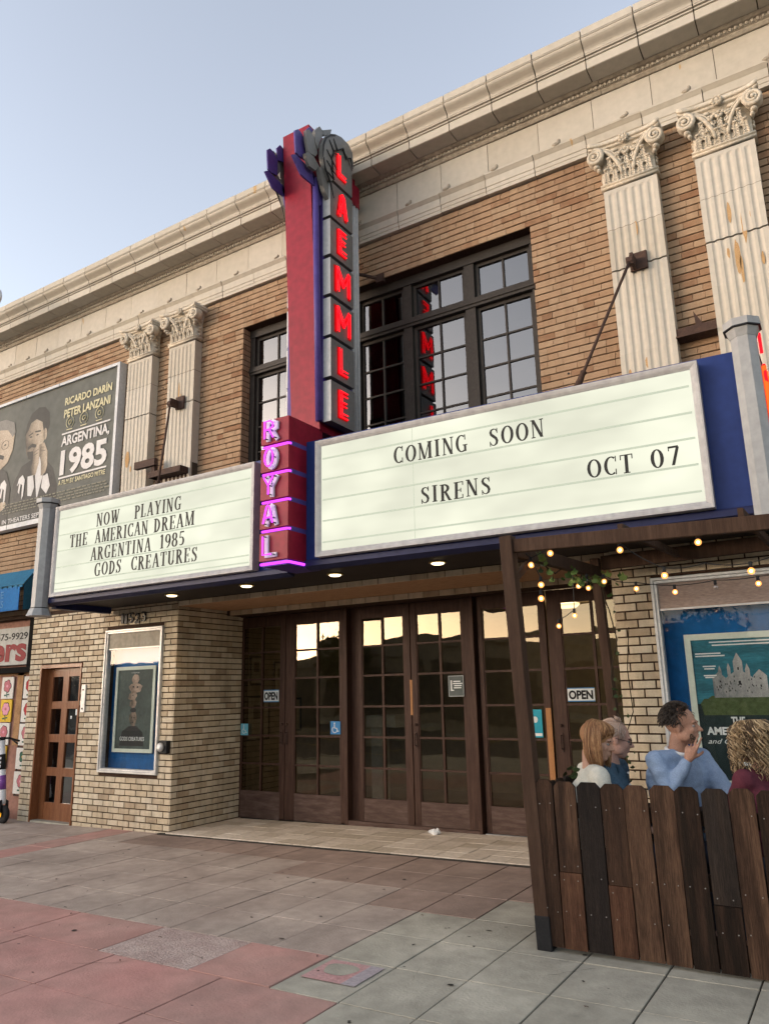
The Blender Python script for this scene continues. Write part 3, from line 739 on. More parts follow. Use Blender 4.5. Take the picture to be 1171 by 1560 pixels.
# ------------------------------------------------------------------ lettering
def text_polys(st, bold=0.0, res=3, font_shear=0.):
    c = bpy.data.curves.new('t', 'FONT'); c.body = st; c.size = 1; c.offset = bold; c.resolution_u = res; c.shear = font_shear
    o = bpy.data.objects.new('t', c); COL.objects.link(o)
    dg = bpy.context.evaluated_depsgraph_get(); dg.update()
    me = bpy.data.meshes.new_from_object(o.evaluated_get(dg))
    vs = [(v.co.x, v.co.y) for v in me.vertices]; fs = [tuple(p.vertices) for p in me.polygons]
    bpy.data.objects.remove(o); bpy.data.curves.remove(c); bpy.data.meshes.remove(me)
    return vs, fs
def text_on(b, st, o, u, v, n, W, H, bold=0., depth=.002, mi=0, shear=0.):
    """flat lettering filling W x H with its lower left at o; u, v unit vectors, n outward"""
    vs, fs = text_polys(st, bold, 3, shear)
    x0 = min(p[0] for p in vs); x1 = max(p[0] for p in vs); y0 = min(p[1] for p in vs); y1 = max(p[1] for p in vs)
    o = Vector(o); u = Vector(u); v = Vector(v); n = Vector(n)
    pts = [o+u*((p[0]-x0)/(x1-x0)*W)+v*((p[1]-y0)/(y1-y0)*H)+n*depth for p in vs]
    b.mesh(pts, fs, mi)
    # rim of the letters
    from collections import Counter
    ed = Counter()
    for f in fs:
        for i in range(len(f)): ed[tuple(sorted((f[i], f[(i+1) % len(f)])))] += 1
    be = [e for e, k in ed.items() if k == 1]
    back = [p-n*depth for p in pts]
    base = len(b.v); b.v += [tuple(p) for p in back]
    k0 = base-len(pts)
    for i, j in be: b.f.append((k0+i, k0+j, base+j, base+i)); b.m.append(mi)
XU, ZU, NY = (1,0,0), (0,0,1), (0,-1,0)

# ------------------------------------------------------------------ entrance doors
YD = 1.2
RZ = [.367,.712,1.071,1.434,1.806,2.167,2.513]
dglass_cache = {}
def door(x0, x1, p0, m, p1, name='entrance_door', kick=.367, wood='wood_door', handle=None, y=YD, top=2.66, label=None):
    """leaf x0..x1, glazed between p0..m..p1"""
    b = MB(); t = .045
    b.cbox(x0, p0, y, y+t, gz(x0)+.03, top, .004); b.cbox(p1, x1, y, y+t, gz(x1)+.03, top, .004)
    b.box(p0, p1, y+.002, y+t-.002, RZ[-1], top-.002)
    b.box(p0-.001, p1+.001, y+.004, y+t-.004, gz(p0)+.03, kick, 1)
    b.box(m-.014, m+.014, y+.004, y+t-.006, kick, RZ[-1])
    for z in RZ[1:-1]: b.box(p0, p1, y+.006, y+t-.008, z-.012, z+.012)
    # beads round the glazing
    for a in (p0, p1-.012): b.box(a, a+.012, y+.008, y+.02, kick, RZ[-1])
    d = b.build('door', [M[wood], M['wood_kick']], bld, label=label)
    xs = [p0, m, p1]; zs = [kick]+RZ[1:]
    for i in range(2):
        for j in range(6):
            hx = (xs[i+1]-xs[i])/2-.012; hz = (zs[j+1]-zs[j])/2-.012
            key = (round(hx, 3), round(hz, 3))
            if key not in dglass_cache:
                g = MB(); g.box(-hx-.004, hx+.004, -.002, .002, -hz-.004, hz+.004); dglass_cache[key] = g.data('pane', M['dglass'])
            child('pane', dglass_cache[key], d, ((xs[i]+xs[i+1])/2, y+.024, (zs[j]+zs[j+1])/2), rot=(R.gauss(0,.006), 0, R.gauss(0,.006)))
    if handle:
        g = MB()
        for hx in handle:
            g.box(hx-.012, hx+.012, y-.008, y, .95, 1.15); g.tube([(hx,y-.004,.98),(hx,y-.04,.99),(hx,y-.045,1.05),(hx,y-.04,1.11),(hx,y-.004,1.12)], .007, 6)
            g.lathe([(.016,0),(.016,-.02),(.01,-.024)], (hx, y-.001, 1.22), 10, 'y')
        g.build('handle', M['rust'], d)
    return d
door(-7.43,-6.590,-7.348,-7.001,-6.674, handle=[-6.63], label='left hand door with an open notice and a blue wheelchair notice on its glass')
door(-6.582,-5.592,-6.430,-6.055,-5.699, handle=[-6.55])
door(-5.40,-4.655,-5.354,-5.051,-4.746, kick=.365, wood='wood_door')
door(-4.645,-3.83,-4.565,-4.245,-3.957, kick=.365, handle=[-4.60])
door(-3.745,-2.925,-3.69,-3.295,-3.0)
door(-2.905,-2.0,-2.753,-2.41,-2.09, handle=[-2.83], label='right hand door with an open notice on its glass')
b = MB()
for x in (-7.475, -5.575, -3.80, -1.96):
    b.cbox(x-.022 if x > -7.4 else x-.1, x+.022, YD-.05, YD+.1, gz(x)-.01, 2.69, .004)
b.box(-5.553,-5.40,YD+.05,YD+.10,.05,2.69); b.box(-3.775,-3.745,YD+.05,YD+.10,.05,2.69)
b.box(-7.5,-1.93,YD-.04,YD+.08,2.665,2.75)
b.build('door_frame', M['wood_door'], bld)
b = MB(); b.box(-5.553,-3.822,YD-.045,YD+.06,gz(-5.5)-.02,gz(-4.7)+.065); b.build('threshold', M['wood_kick'], bld)
b = MB(); b.box(-3.76,-2.1,YD-.02,YD+.06,.055,gz(-3)+.012); b.build('threshold', M['alu'], bld, label='thin aluminium threshold strip')
# copper push plate on the meeting stile of the middle pair, patch on the door behind the fence post
M['copper'] = surf('worn bright wood', [(.30,.13,.045),(.45,.22,.09)], .5, 5, 1, .2, 50, stretch=(6,6,1))
b = MB(); b.box(-4.665,-4.635,YD-.004,YD+.0,1.33,1.74); b.build('push_plate', M['copper'], bld)
b = MB(); b.box(-3.0+.01,-2.93,YD-.004,YD,.45,1.4); b.build('push_plate', M['copper'], bld)

# lobby seen dimly through the glass
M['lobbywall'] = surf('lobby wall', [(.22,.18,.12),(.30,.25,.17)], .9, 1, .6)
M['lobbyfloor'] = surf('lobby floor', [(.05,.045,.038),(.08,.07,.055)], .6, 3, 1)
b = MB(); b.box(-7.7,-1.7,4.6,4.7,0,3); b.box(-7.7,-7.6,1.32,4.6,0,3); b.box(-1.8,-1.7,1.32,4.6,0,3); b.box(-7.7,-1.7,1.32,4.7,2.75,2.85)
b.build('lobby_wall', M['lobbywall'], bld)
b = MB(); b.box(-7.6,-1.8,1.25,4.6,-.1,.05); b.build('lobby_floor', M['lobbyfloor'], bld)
def thing_box(name, label, cat, builder, group=None, mats=None):
    b = MB(); builder(b); o = b.build(name, mats, None); tag(o, label, cat, group); return o
e = empty('lobby_lamp', (-3.3,3.0,2.7), 'lit warm ceiling lamp inside the lobby, seen through the right hand doors', 'ceiling lamp')
b = MB(); b.lathe([(.0,-.06),(.16,-.05),(.20,-.01),(.20,.0)], (-3.3,3.0,2.70), 20); b.build('shade', glow('lobby lamp glass', (1,.72,.38), 1.1), e, smooth=True)
b = MB(); b.lathe([(.03,0),(.03,.05)], (-3.3,3.0,2.70), 10); b.build('rose', M['rust'], e)
l = bpy.data.lights.new('lobby_light', 'POINT'); l.energy = 5; l.color = (1,.70,.40); l.shadow_soft_size = .15
lo = bpy.data.objects.new('lobby_light', l); link(lo, e); lo.location = (0,0,-.35)
ped = empty('ticket_pedestal', (-5.74, 2.2, .05), 'pale pedestal standing in the dark lobby behind the middle doors', 'pedestal')
b = MB(); b.cbox(-5.84,-5.66,2.12,2.30,.09,1.14,.006); b.build('column', M['pylon'], ped)
b = MB(); b.cbox(-5.87,-5.63,2.09,2.33,.05,.12,.006); b.build('base', M['pylon'], ped)
b = MB(); b.cbox(-5.88,-5.42,2.07,2.35,1.14,1.30,.006); b.build('top', M['pylon'], ped)
M['paper'] = surf('framed paper', [(.30,.27,.20),(.42,.38,.29)], .7, 5, 1)
M['darkpic'] = surf('dark picture', [(.05,.045,.04),(.14,.11,.08)], .6, 12, 1)
for i, (x, y, z, w_, h_, lb) in enumerate(((-7.59,1.75,1.95,.30,.42,'small framed picture on the left lobby wall, upper one'),(-7.59,2.3,1.86,.34,.46,'framed picture on the left lobby wall, further in'),
        (-7.59,1.8,1.28,.5,.62,'large pale framed notice on the left lobby wall, below the small picture'),(-7.59,2.6,1.3,.4,.5,'pale framed notice deeper along the left lobby wall'))):
    e = empty('picture_frame', (x, y, z), lb, 'picture frame', 'framed pictures in the lobby')
    b = MB()
    b.box(x, x+.02, y-w_/2, y+w_/2, z-h_/2, z-h_/2+.03); b.box(x, x+.02, y-w_/2, y+w_/2, z+h_/2-.03, z+h_/2)
    b.box(x, x+.02, y-w_/2, y-w_/2+.03, z-h_/2+.03, z+h_/2-.03); b.box(x, x+.02, y+w_/2-.03, y+w_/2, z-h_/2+.03, z+h_/2-.03); b.build('frame', M['black_metal'], e)
    b = MB(); b.box(x, x+.008, y-w_/2+.03, y+w_/2-.03, z-h_/2+.03, z+h_/2-.03); b.box(x+.008, x+.010, y-w_*.2, y+w_*.2, z-.02, z+h_*.28, 1); b.build('picture', [M['paper'], M['darkpic']], e)

# ------------------------------------------------------------------ notices on the doors
M['stickwhite'] = surf('notice white', [(.62,.64,.62),(.68,.70,.68)], .5, 5, .3)
M['stickblue'] = surf('notice blue', [(.03,.16,.36),(.04,.20,.42)], .45, 5, .3)
M['stickcyan'] = surf('pale blue notice', [(.12,.40,.52),(.16,.46,.58)], .45, 5, .3)
M['ink'] = surf('black ink', [(.015,.015,.015)], .6, 5, .2)
def open_sign(x0, x1, z0, z1, label, group='open notices on the doors'):
    e = empty('open_sign', ((x0+x1)/2, 1.19, (z0+z1)/2), label, 'sign', group)
    b = MB(); b.box(x0, x1, 1.188, 1.192, z0, z1); b.build('board', M['stickwhite'], e)
    b = MB(); h = z1-z0; b.box(x0, x1, 1.1865, 1.1875, z0, z0+h*.07); b.box(x0, x1, 1.1865, 1.1875, z1-h*.07, z1); b.build('border', M['stickblue'], e)
    b = MB(); text_on(b, 'OPEN', (x0+.012, 1.187, z0+h*.16), XU, ZU, NY, (x1-x0)-.03, h*.66, .04); b.build('lettering', M['ink'], e)
open_sign(-6.945,-6.685,1.505,1.665,'white OPEN notice behind the glass of the leftmost entrance door')
open_sign(-2.73,-2.44,1.463,1.605,'white OPEN notice on the rightmost door, left of the rear pergola post')
def wheel_sign(x0, x1, z0, z1, mat, label):
    e = empty('accessibility_sign', ((x0+x1)/2, 1.19, (z0+z1)/2), label, 'sign', 'wheelchair signs on the doors')
    b = MB(); b.box(x0, x1, 1.188, 1.192, z0, z1); b.build('board', M[mat], e)
    w_ = x1-x0; c = (x0+w_*.45, z0+(z1-z0)*.36)
    b = MB(); P = [(c[0]+w_*.24*math.cos(a), 1.186, c[1]+w_*.24*math.sin(a)) for a in [rad(120+i*25) for i in range(10)]]
    b.tube(P, w_*.035, 4); b.ell((x0+w_*.42, 1.186, z1-w_*.16), (w_*.07,.001,w_*.07), 8, 4)
    b.tube([(x0+w_*.42,1.186,z1-w_*.24),(x0+w_*.44,1.186,z0+w_*.5),(x0+w_*.66,1.186,z0+w_*.48),(x0+w_*.74,1.186,z0+w_*.24),(x0+w_*.84,1.186,z0+w_*.26)], w_*.045, 4)
    b.build('pictogram', M['stickwhite'], e)
wheel_sign(-7.345,-7.215,1.075,1.225,'stickcyan','pale blue wheelchair notice at the far left edge of the entrance glass')
wheel_sign(-5.838,-5.684,1.10,1.258,'stickblue','deep blue wheelchair sign on the second door from the left')
e = empty('door_notice', (-4.045, 1.19, 1.65), 'small grey notice with white print on the fourth door', 'notice')
b = MB(); b.box(-4.145,-3.945,1.188,1.192,1.535,1.772); b.build('board', surf('grey notice', [(.06,.075,.07),(.09,.105,.10)], .4, 5, .4), e)
b = MB()
for a in ((-4.142,-3.948,1.538,1.542),(-4.142,-3.948,1.766,1.770),(-4.142,-4.138,1.54,1.768),(-3.952,-3.948,1.54,1.768)): b.box(a[0],a[1],1.1865,1.1875,a[2],a[3])
b.box(-4.115,-4.098,1.1865,1.1875,1.60,1.72); b.box(-4.098,-4.075,1.1865,1.1875,1.60,1.612)
for k, (x0, x1) in enumerate(((-4.08,-3.99),(-4.085,-3.965),(-4.07,-3.975),(-4.075,-3.98))): b.box(x0, x1, 1.1865, 1.1875, 1.70-k*.024, 1.712-k*.024)
b.build('print', M['stickwhite'], e)
e = empty('poster_notice', (-3.07, 1.19, 1.24), 'teal paper notice on the fifth door, half hidden by the pergola post', 'notice')
b = MB(); b.box(-3.14,-3.033,1.188,1.192,1.095,1.385); b.build('sheet', surf('teal notice', [(.02,.27,.36),(.03,.33,.42)], .5, 5, .3), e)
b = MB(); b.box(-3.13,-3.04,1.1865,1.1875,1.11,1.14); b.ell((-3.11,1.187,1.28),(.03,.001,.035), 10, 4); b.build('print', M['stickwhite'], e)

# ------------------------------------------------------------------ display cases
def case(x0, x1, z0, z1, label, fr_w=.055, header=.26, hmat='wood', y0=-.035):
    e = empty('display_case', ((x0+x1)/2, 0, z0), label, 'display case', 'display cases on the brick wall')
    b = MB()
    for st, y in ((0, y0), (.022, y0+.012)):
        pass
    prof = [(y0+.012,0),(y0,.006),(y0,fr_w*.45),(y0+.014,fr_w*.55),(y0+.014,fr_w*.9),(y0+.03,fr_w),(.05,fr_w),(.05,0)]
    def side(a, c, horizontal):
        vs = []
        for (yy, d) in prof:
            vs.append((a, yy, d)); 
        return vs
    k = len(prof); vs = []
    for (cx, cz, sx, sz) in ((x0,z0,1,1),(x1,z0,-1,1),(x1,z1,-1,-1),(x0,z1,1,-1)):
        for yy, d in prof: vs.append((cx+sx*d, yy, cz+sz*d))
    fs = []
    for i in range(4):
        j = (i+1) % 4
        for q in range(k): fs.append((i*k+q, j*k+q, j*k+(q+1) % k, i*k+(q+1) % k))
    b.mesh(vs, fs); b.build('frame', M['alu'], e, recalc=True)
    b = MB(); b.box(x0+.02, x1-.02, .13, .15, z0+.02, z1-.02); b.build('backing', M['caseblue'], e)
    b = MB(); b.box(x0+fr_w, x1-fr_w, .0, .12, z1-fr_w-header, z1-fr_w, 0); b.box(x0+fr_w, x1-fr_w, -.004, .0, z1-fr_w-header-.012, z1-fr_w-header+.004, 1)
    b.build('header', [M[hmat], M['alu']], e)
    b = MB(); b.box(x0+fr_w, x1-fr_w, .012, .016, z0+fr_w, z1-fr_w-header); b.build('glass_pane', M['cglass'], e)
    return e
M['caseblue'] = surf('blue case lining', [(.004,.09,.27),(.006,.12,.34)], .6, 1.2, .8, 0, streak=.25)
M['case_header'] = surf('pale case header', [(.30,.26,.20),(.40,.36,.29)], .7, 2, .8, .1, streak=.2)
M['case_wood'] = surf('pink grey weathered board', [(.22,.15,.125),(.32,.24,.20),(.38,.30,.26)], .7, 2.5, 1, .3, 50, stretch=(1,1,5))
caseL = case(*CL[:2], CL[2], CL[3], 'tall glazed display case with a dark film poster on the left brick pier', header=.20, hmat='case_header')
caseR = case(CR[0], CR[1], CR[2], CR[3], 'wide glazed display case on the right wall behind the patio, with a teal poster', header=.22, hmat='case_wood')
M['posterframe'] = surf('cream poster frame', [(.56,.60,.50),(.64,.68,.58)], .5, 3, .3)
def poster(x0, x1, z0, z1, y, label, fw=.045):
    e = empty('film_poster', ((x0+x1)/2, y, z0), label, 'poster', 'film posters in the display cases')
    b = MB(); k = 4; prof = [(y-.018,0),(y-.018,fw),(y,fw),(y,0)]; vs = []
    for (cx, cz, sx, sz) in ((x0,z0,1,1),(x1,z0,-1,1),(x1,z1,-1,-1),(x0,z1,1,-1)):
        for yy, d in prof: vs.append((cx+sx*d, yy, cz+sz*d))
    fs = [(i*k+q, ((i+1) % 4)*k+q, ((i+1) % 4)*k+(q+1) % k, i*k+(q+1) % k) for i in range(4) for q in range(k)]
    b.mesh(vs, fs); b.build('frame', M['posterframe'], e, recalc=True)
    return e
pL = poster(-8.60,-7.83,.91,2.005,.10,'dark green film poster with stacked pale faces in the left display case')
M['pL_bg'] = surf('poster dark green', [(.02,.03,.027),(.045,.065,.058),(.085,.11,.10)], .5, 3, 1)
M['skin_print'] = surf('printed skin tone', [(.03,.03,.025),(.10,.075,.055),(.25,.18,.135),(.42,.31,.24),(.20,.15,.12)], .6, 16, 1, grad=(.5,.5,1.1,-.55))
M['dark_print'] = surf('printed black', [(.012,.012,.012),(.02,.02,.02)], .6, 5, .5)
b = MB(); b.box(-8.56,-7.87,.094,.099,.95,1.965); b.build('sheet', M['pL_bg'], pL)
b = MB(); rr = random.Random(5)
for (cx, cz, rx, rz) in ((-8.22,1.83,.07,.07),(-8.21,1.72,.13,.06),(-8.26,1.62,.08,.06),(-8.24,1.52,.07,.05),(-8.23,1.33,.065,.10)):
    n = 14; b.poly([(cx+rx*math.cos(a)*(1+rr.uniform(-.2,.2)), .0925, cz+rz*math.sin(a)*(1+rr.uniform(-.2,.2))) for a in [2*math.pi*i/n for i in range(n)]][::1])
b.build('printed_faces', M['skin_print'], pL)
b = MB()
b.poly([(-8.47,.0915,.99),(-8.0,.0915,.99),(-8.03,.0915,1.16),(-8.15,.0915,1.24),(-8.30,.0915,1.24),(-8.43,.0915,1.17)])
for (cx, cz, rx, rz) in ((-8.25,1.74,.02,.012),(-8.17,1.735,.02,.012),(-8.25,1.63,.012,.008),(-8.27,1.56,.02,.008),(-8.25,1.345,.014,.008),(-8.205,1.345,.014,.008),(-8.23,1.285,.02,.006),(-8.23,1.44,.06,.03)):
    b.poly([(cx+rx*math.cos(a), .0905, cz+rz*math.sin(a)) for a in [2*math.pi*i/10 for i in range(10)]])
b.build('printed_shadow', M['dark_print'], pL)
b = MB(); text_on(b, 'GODS CREATURES', (-8.46,.0885,1.055), XU, ZU, NY, .47, .05, .0, .001); b.build('lettering', M['stickwhite'], pL); b = MB(); text_on(b, 'A FILM BY', (-8.30,.091,1.915), XU, ZU, NY, .16, .012, 0, .001); b.build('lettering', M['stickwhite'], pL)
pR = poster(-1.295,-.33,.80,2.025,.10,'teal and green film poster with a pale towered building in the right display case', .05)
M['pR_bg'] = surf('poster teal sky', [(.03,.045,.06),(.02,.10,.13),(.03,.17,.22),(.05,.075,.09)], .4, 2.2, 1, 0, stretch=(1,1,4))
M['pR_dark'] = surf('poster dark water', [(.01,.02,.02),(.02,.035,.035)], .5, 4, 1)
M['pR_green'] = surf('poster green hill', [(.02,.035,.012),(.06,.085,.03),(.11,.13,.06)], .6, 22, 1)
M['pR_stone'] = surf('poster pale stone', [(.10,.11,.12),(.25,.25,.24),(.38,.37,.35),(.46,.44,.41)], .6, 26, 1, stretch=(1,1,.5), grad=(.4,.3,.9,-.35))
b = MB(); b.box(-1.25,-.375,.094,.099,1.45,1.98, 0); b.box(-1.25,-.375,.094,.099,.845,1.45, 1); b.build('sheet', [M['pR_bg'], M['pR_dark']], pR)
rr = random.Random(8)
b = MB(); N_ = 26; pts = [(-1.22+.82*i/N_, .0925, 1.45+.11*max(0,math.sin(math.pi*i/N_))**.7+rr.uniform(0,.018)) for i in range(N_+1)]
b.poly([(-1.20,.0925,1.36),(-.42,.0925,1.36)]+pts[::-1]); b.build('printed_hill', M['pR_green'], pR)
b = MB()
def gable(x0, x1, z0, z1, r):
    x0 -= .075; x1 -= .075
    b.poly([(x0,.0922-.0001*len(b.f),z0),(x1,.0922-.0001*len(b.f),z0),(x1,.0922-.0001*len(b.f),z1),((x0+x1)/2,.0922-.0001*len(b.f),z1+r),(x0,.0922-.0001*len(b.f),z1)])
for a in ((-1.03,-.93,1.50,1.66,.05),(-.72,-.62,1.50,1.67,.05),(-.95,-.70,1.50,1.64,.09),(-.86,-.79,1.60,1.79,.07),(-.775,-.74,1.62,1.72,.05),(-.98,-.955,1.60,1.72,.04),(-.91,-.885,1.62,1.74,.04)): gable(*a)
b.build('printed_building', M['pR_stone'], pR)
b = MB(); rr = random.Random(19)
for k in range(34):
    x, z = rr.uniform(-1.09,-.71), rr.uniform(1.53,1.66); b.box(x, x+.006, .0905, .0910, z, z+.014)
for (x, z, r) in ((-.90,1.72,.012),(-.90,1.60,.018),(-1.055,1.58,.010),(-.745,1.58,.010)): b.box(x-r*.5, x+r*.5, .0905, .0910, z, z+r*1.8)
b.build('printed_windows', M['dark_print'], pR, kind='stuff')
b = MB()
text_on(b, 'THE', (-1.0,.091,1.287), XU, ZU, NY, .105, .060, .035, .001); b.build('lettering', M['stickwhite'], pR)
b = MB(); text_on(b, 'AMERICAN DREAM', (-1.195,.091,1.203), XU, ZU, NY, .66, .064, .04, .001)
b.build('lettering', M['stickwhite'], pR)
b = MB(); text_on(b, 'and Other Fairy Tales', (-1.195,.091,1.122), XU, ZU, NY, .62, .052, .004, .001, 0, .4); b.build('lettering', M['stickwhite'], pR)
b = MB()
for (x0, x1, z) in ((-1.10,-.60,1.952),(-1.08,-.62,1.927),(-1.22,-1.02,1.86),(-1.22,-.99,1.84),(-1.17,-1.07,1.755),(-1.16,-1.08,1.735),(-1.17,-1.07,1.68),(-1.16,-1.09,1.665),(-.62,-.42,1.86),(-.61,-.43,1.84),(-1.05,-.5,1.07),(-1.03,-.52,1.055),(-1.0,-.55,.99),(-.98,-.57,.975)): b.box(x0, x1, .0905, .0915, z-.005, z+.005)
for cz in (1.78, 1.70, 1.60):
    for s in (-1, 1):
        P = [(-.50+s*.035*math.cos(a), .091, cz+.035*math.sin(a)) for a in [rad(-60+15*i) for i in range(9)]]; b.tube(P, .004, 3)
b.build('small_print', M['stickwhite'], pR, kind='stuff')

# ------------------------------------------------------------------ small side door, jamb and letter plate
b = MB(); x0, x1, zt = SD
b.box(x0+.002, x0+.03, -.012, .42, -.06, zt-.002); b.box(x1-.03, x1-.002, -.012, .42, -.04, zt-.002); b.box(x0+.03, x1-.03, -.012, .42, zt-.05, zt-.002); b.box(x0+.03,x1-.03,.0,.3,-.06,-.02,1)
b.build('side_door_frame', [M['wood_red'], M['walk_grey']], bld)
b = MB(); y = .11; dx0, dx1 = x0+.03, x1-.03
ps = [(-10.005,-9.77), (-9.645,-9.41)]
zr = [(.21,.56),(.672,1.012),(1.12,1.468),(1.572,1.915)]
b.box(dx0, ps[0][0], y, y+.045, -.02, zt-.05); b.box(ps[1][1], dx1, y, y+.045, -.02, zt-.05); b.box(ps[0][1], ps[1][0], y+.002, y+.043, .2, zt-.06)
for a, c in ((-.02,.21),(.56,.672),(1.012,1.12),(1.468,1.572),(1.915,zt-.05)): b.box(ps[0][0], ps[1][1], y+.004, y+.041, a, c)
sdoor = b.build('side_door', M['wood_red'], bld)
M['sideglass'] = glass('side door glass', (.3,.3,.3), .13, 1.5, .05, .15)
for a, c in ps:
    for d, e_ in zr:
        g = MB(); g.box(a-.003, c+.003, y+.022, y+.026, d-.003, e_+.003); g.build('pane', M['sideglass'], sdoor)
g = MB(); g.lathe([(.02,0),(.02,-.03),(.028,-.04),(.024,-.055)], (dx1-.05, y, .96), 10, 'y'); g.build('handle', M['alu'], sdoor)
g = MB(); g.box(-9.47,-9.42,y+.018,y+.021,1.38,1.46); g.build('sticker', M['stickwhite'], sdoor); g = MB(); g.box(-9.575,-9.545,y+.018,y+.021,1.33,1.37); g.build('sticker', M['stickwhite'], sdoor)
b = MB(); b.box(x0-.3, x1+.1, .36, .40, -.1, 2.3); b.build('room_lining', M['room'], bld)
e = empty('intercom_panel', (-9.13, 0, 1.6), 'grey metal intercom plate on the bricks right of the small red brown door', 'intercom')
b = MB(); b.cbox(-9.175,-9.085,-.022,-.002,1.42,1.79,.004); b.build('plate', M['alu'], e)
b = MB(); b.lathe([(.012,0),(.012,-.006)], (-9.13,-.022,1.72), 8, 'y'); b.lathe([(.012,0),(.012,-.006)], (-9.13,-.022,1.47), 8, 'y'); b.build('button', M['black_metal'], e)
e = empty('round_meter', (-7.49, 0, 1.0), 'small round grey meter on a black box by the corner of the brick pier', 'meter')
b = MB(); b.cbox(-7.56,-7.40,-.07,-.003,.925,1.075,.006); b.build('box', M['black_metal'], e)
b = MB(); b.lathe([(.052,0),(.055,-.012),(.048,-.03),(.03,-.04),(.0,-.042)], (-7.495,-.07,1.0), 16, 'y'); b.build('dial', M['alu'], e, smooth=True)
# address
e = empty('address_number', (-8.18, 0, 2.58), 'black street number 11523 on the brick above the left display case', 'number')
M['ivory'] = surf('ivory paint', [(.7,.68,.6)], .5)
xx = -8.44
for i, ch in enumerate('11523'):
    b = MB(); W_ = .045 if ch == '1' else .095
    text_on(b, ch, (xx, -.004, 2.575-(.01 if i in (1,3) else 0)), XU, ZU, NY, W_, .135, .008, .018); b.build('digit', M['black_metal'], e)
    xx += W_+.028
b = MB(); b.tube([(-7.985,-.03,2.66),(-7.96,-.03,2.64),(-7.965,-.03,2.60),(-7.99,-.03,2.575)], .009, 5); b.build('paint_mark', M['ivory'], e)

# ------------------------------------------------------------------ neighbouring shop at the left edge
shop = empty('flower_shop', (-12, 0, 0), 'boarded brown shop front hung with bright flower paintings, left of the brick pier', 'shop front')
M['brownboard'] = surf('brown painted board', [(.22,.10,.07),(.30,.15,.11),(.33,.18,.13)], .7, 2, .9, .2, 40)
M['ochre'] = surf('ochre stained board', [(.12,.05,.02),(.33,.18,.08),(.42,.24,.11)], .7, 7, 1, .3, 40)
b = MB(); b.box(-14.5,-10.43,.14,.20,-.2,3.0); b.build('board', M['brownboard'], shop)
b = MB(); b.box(-10.90,-10.74,.125,.138,.95,2.0); b.box(-14,-10.44,.125,.138,1.965,2.08); b.build('stained_trim', M['ochre'], shop)
b = MB(); b.box(-10.55,-10.425,.02,.30,2.06,3.0); b.box(-14.5,-10.43,.0,.13,2.0,2.08); b.build('sign_surround', surf('matt black', [(.012,.011,.01)], .9, 5, .3, spec=.03), shop)
b = MB()
for x in (-10.735, -11.05): b.box(x-.008, x+.008, .118, .14, .25, 1.96)
for z in (1.61,1.27,.93,.6,.26): b.box(-10.74,-10.43,.118,.139,z-.007,z+.007)
b.build('batten', M['rust'], shop)
PAL = {'white': surf('canvas white', [(.60,.57,.52),(.68,.65,.60)], .8, 6, .5), 'yellow': surf('canvas yellow', [(.62,.40,.04),(.70,.46,.06)], .8, 6, .5), 'peach': surf('canvas peach', [(.55,.33,.22)], .8, 6, .5)}
INK = {'red': surf('paint red', [(.36,.03,.035),(.45,.05,.05)], .7, 20, 1), 'rose': surf('paint rose', [(.42,.12,.14),(.50,.18,.2)], .7, 20, 1), 'pink': surf('paint pink', [(.62,.25,.33),(.70,.33,.40)], .7, 20, 1), 'green': surf('paint green', [(.03,.09,.06),(.05,.14,.09)], .7, 20, 1), 'black': M['dark_print'], 'orange': surf('paint orange', [(.6,.3,.03)], .7, 20, 1)}
panels = [(-11.26,-10.965,1.625,1.945,'white','rose','rose red flower on white, top row'),(-11.24,-10.965,1.285,1.61,'yellow','pink','pink rose on yellow, second row'),(-11.23,-10.975,.955,1.27,'white','rose','dusky red flower on white, third row'),(-11.23,-11.0,.62,.94,'yellow','black','black patterned painting on yellow'),
 (-10.70,-10.40,1.625,1.945,'white','red','red buds on white near the pier, top'),(-10.71,-10.40,1.285,1.60,'white','red','red tulip on white near the pier'),(-10.72,-10.40,.955,1.26,'white','rose','striped pink flower on white near the pier'),(-10.74,-10.40,.625,.92,'white','green','green leafed flower on white near the pier'),(-10.75,-10.40,.285,.59,'white','rose','two round rose flowers on white, lowest row')]
rr = random.Random(21)
for (x0, x1, z0, z1, bgc, fg, lb) in panels:
    e = empty('flower_painting', ((x0+x1)/2, .11, z0), 'square painting of '+lb, 'painting', 'flower paintings on the boarded shop front')
    b = MB(); b.box(x0, x1, .108, .124, z0, z1); b.build('canvas', PAL[bgc], e)
    cx, cz, s = (x0+x1)/2, z0+(z1-z0)*.58, (z1-z0)*.30
    def petal(b, cx, cz, rx, rz, y):
        b.poly([(cx+rx*math.cos(a), y, cz+rz*math.sin(a)) for a in [2*math.pi*i/12 for i in range(12)]])
    b = MB(); n = rr.choice((5,6,7))
    for k in range(n):
        a = 2*math.pi*k/n; petal(b, cx+s*.55*math.cos(a), cz+s*.55*math.sin(a), s*.52, s*.52, .106)
    b.build('outline', M['dark_print'], e)
    b = MB()
    for k in range(n):
        a = 2*math.pi*k/n; petal(b, cx+s*.55*math.cos(a), cz+s*.55*math.sin(a), s*.42, s*.42, .1045-.0002*k)
    b.build('flower', INK[fg], e)
    b = MB(); petal(b, cx, cz, s*.28, s*.22, .102); b.build('centre', INK['pink' if fg != 'pink' else 'rose'] if fg != 'green' else INK['orange'], e)
    b = MB()
    b.tube([(cx-.01,.105,cz-s*.9),(cx+.01,.105,z0+.02)], .005, 4); petal(b, cx-s*.4, z0+.05, s*.3, s*.14, .1035); petal(b, cx+s*.4, z0+.06, s*.3, s*.12, .1035); b.build('leaves', INK['green'], e)
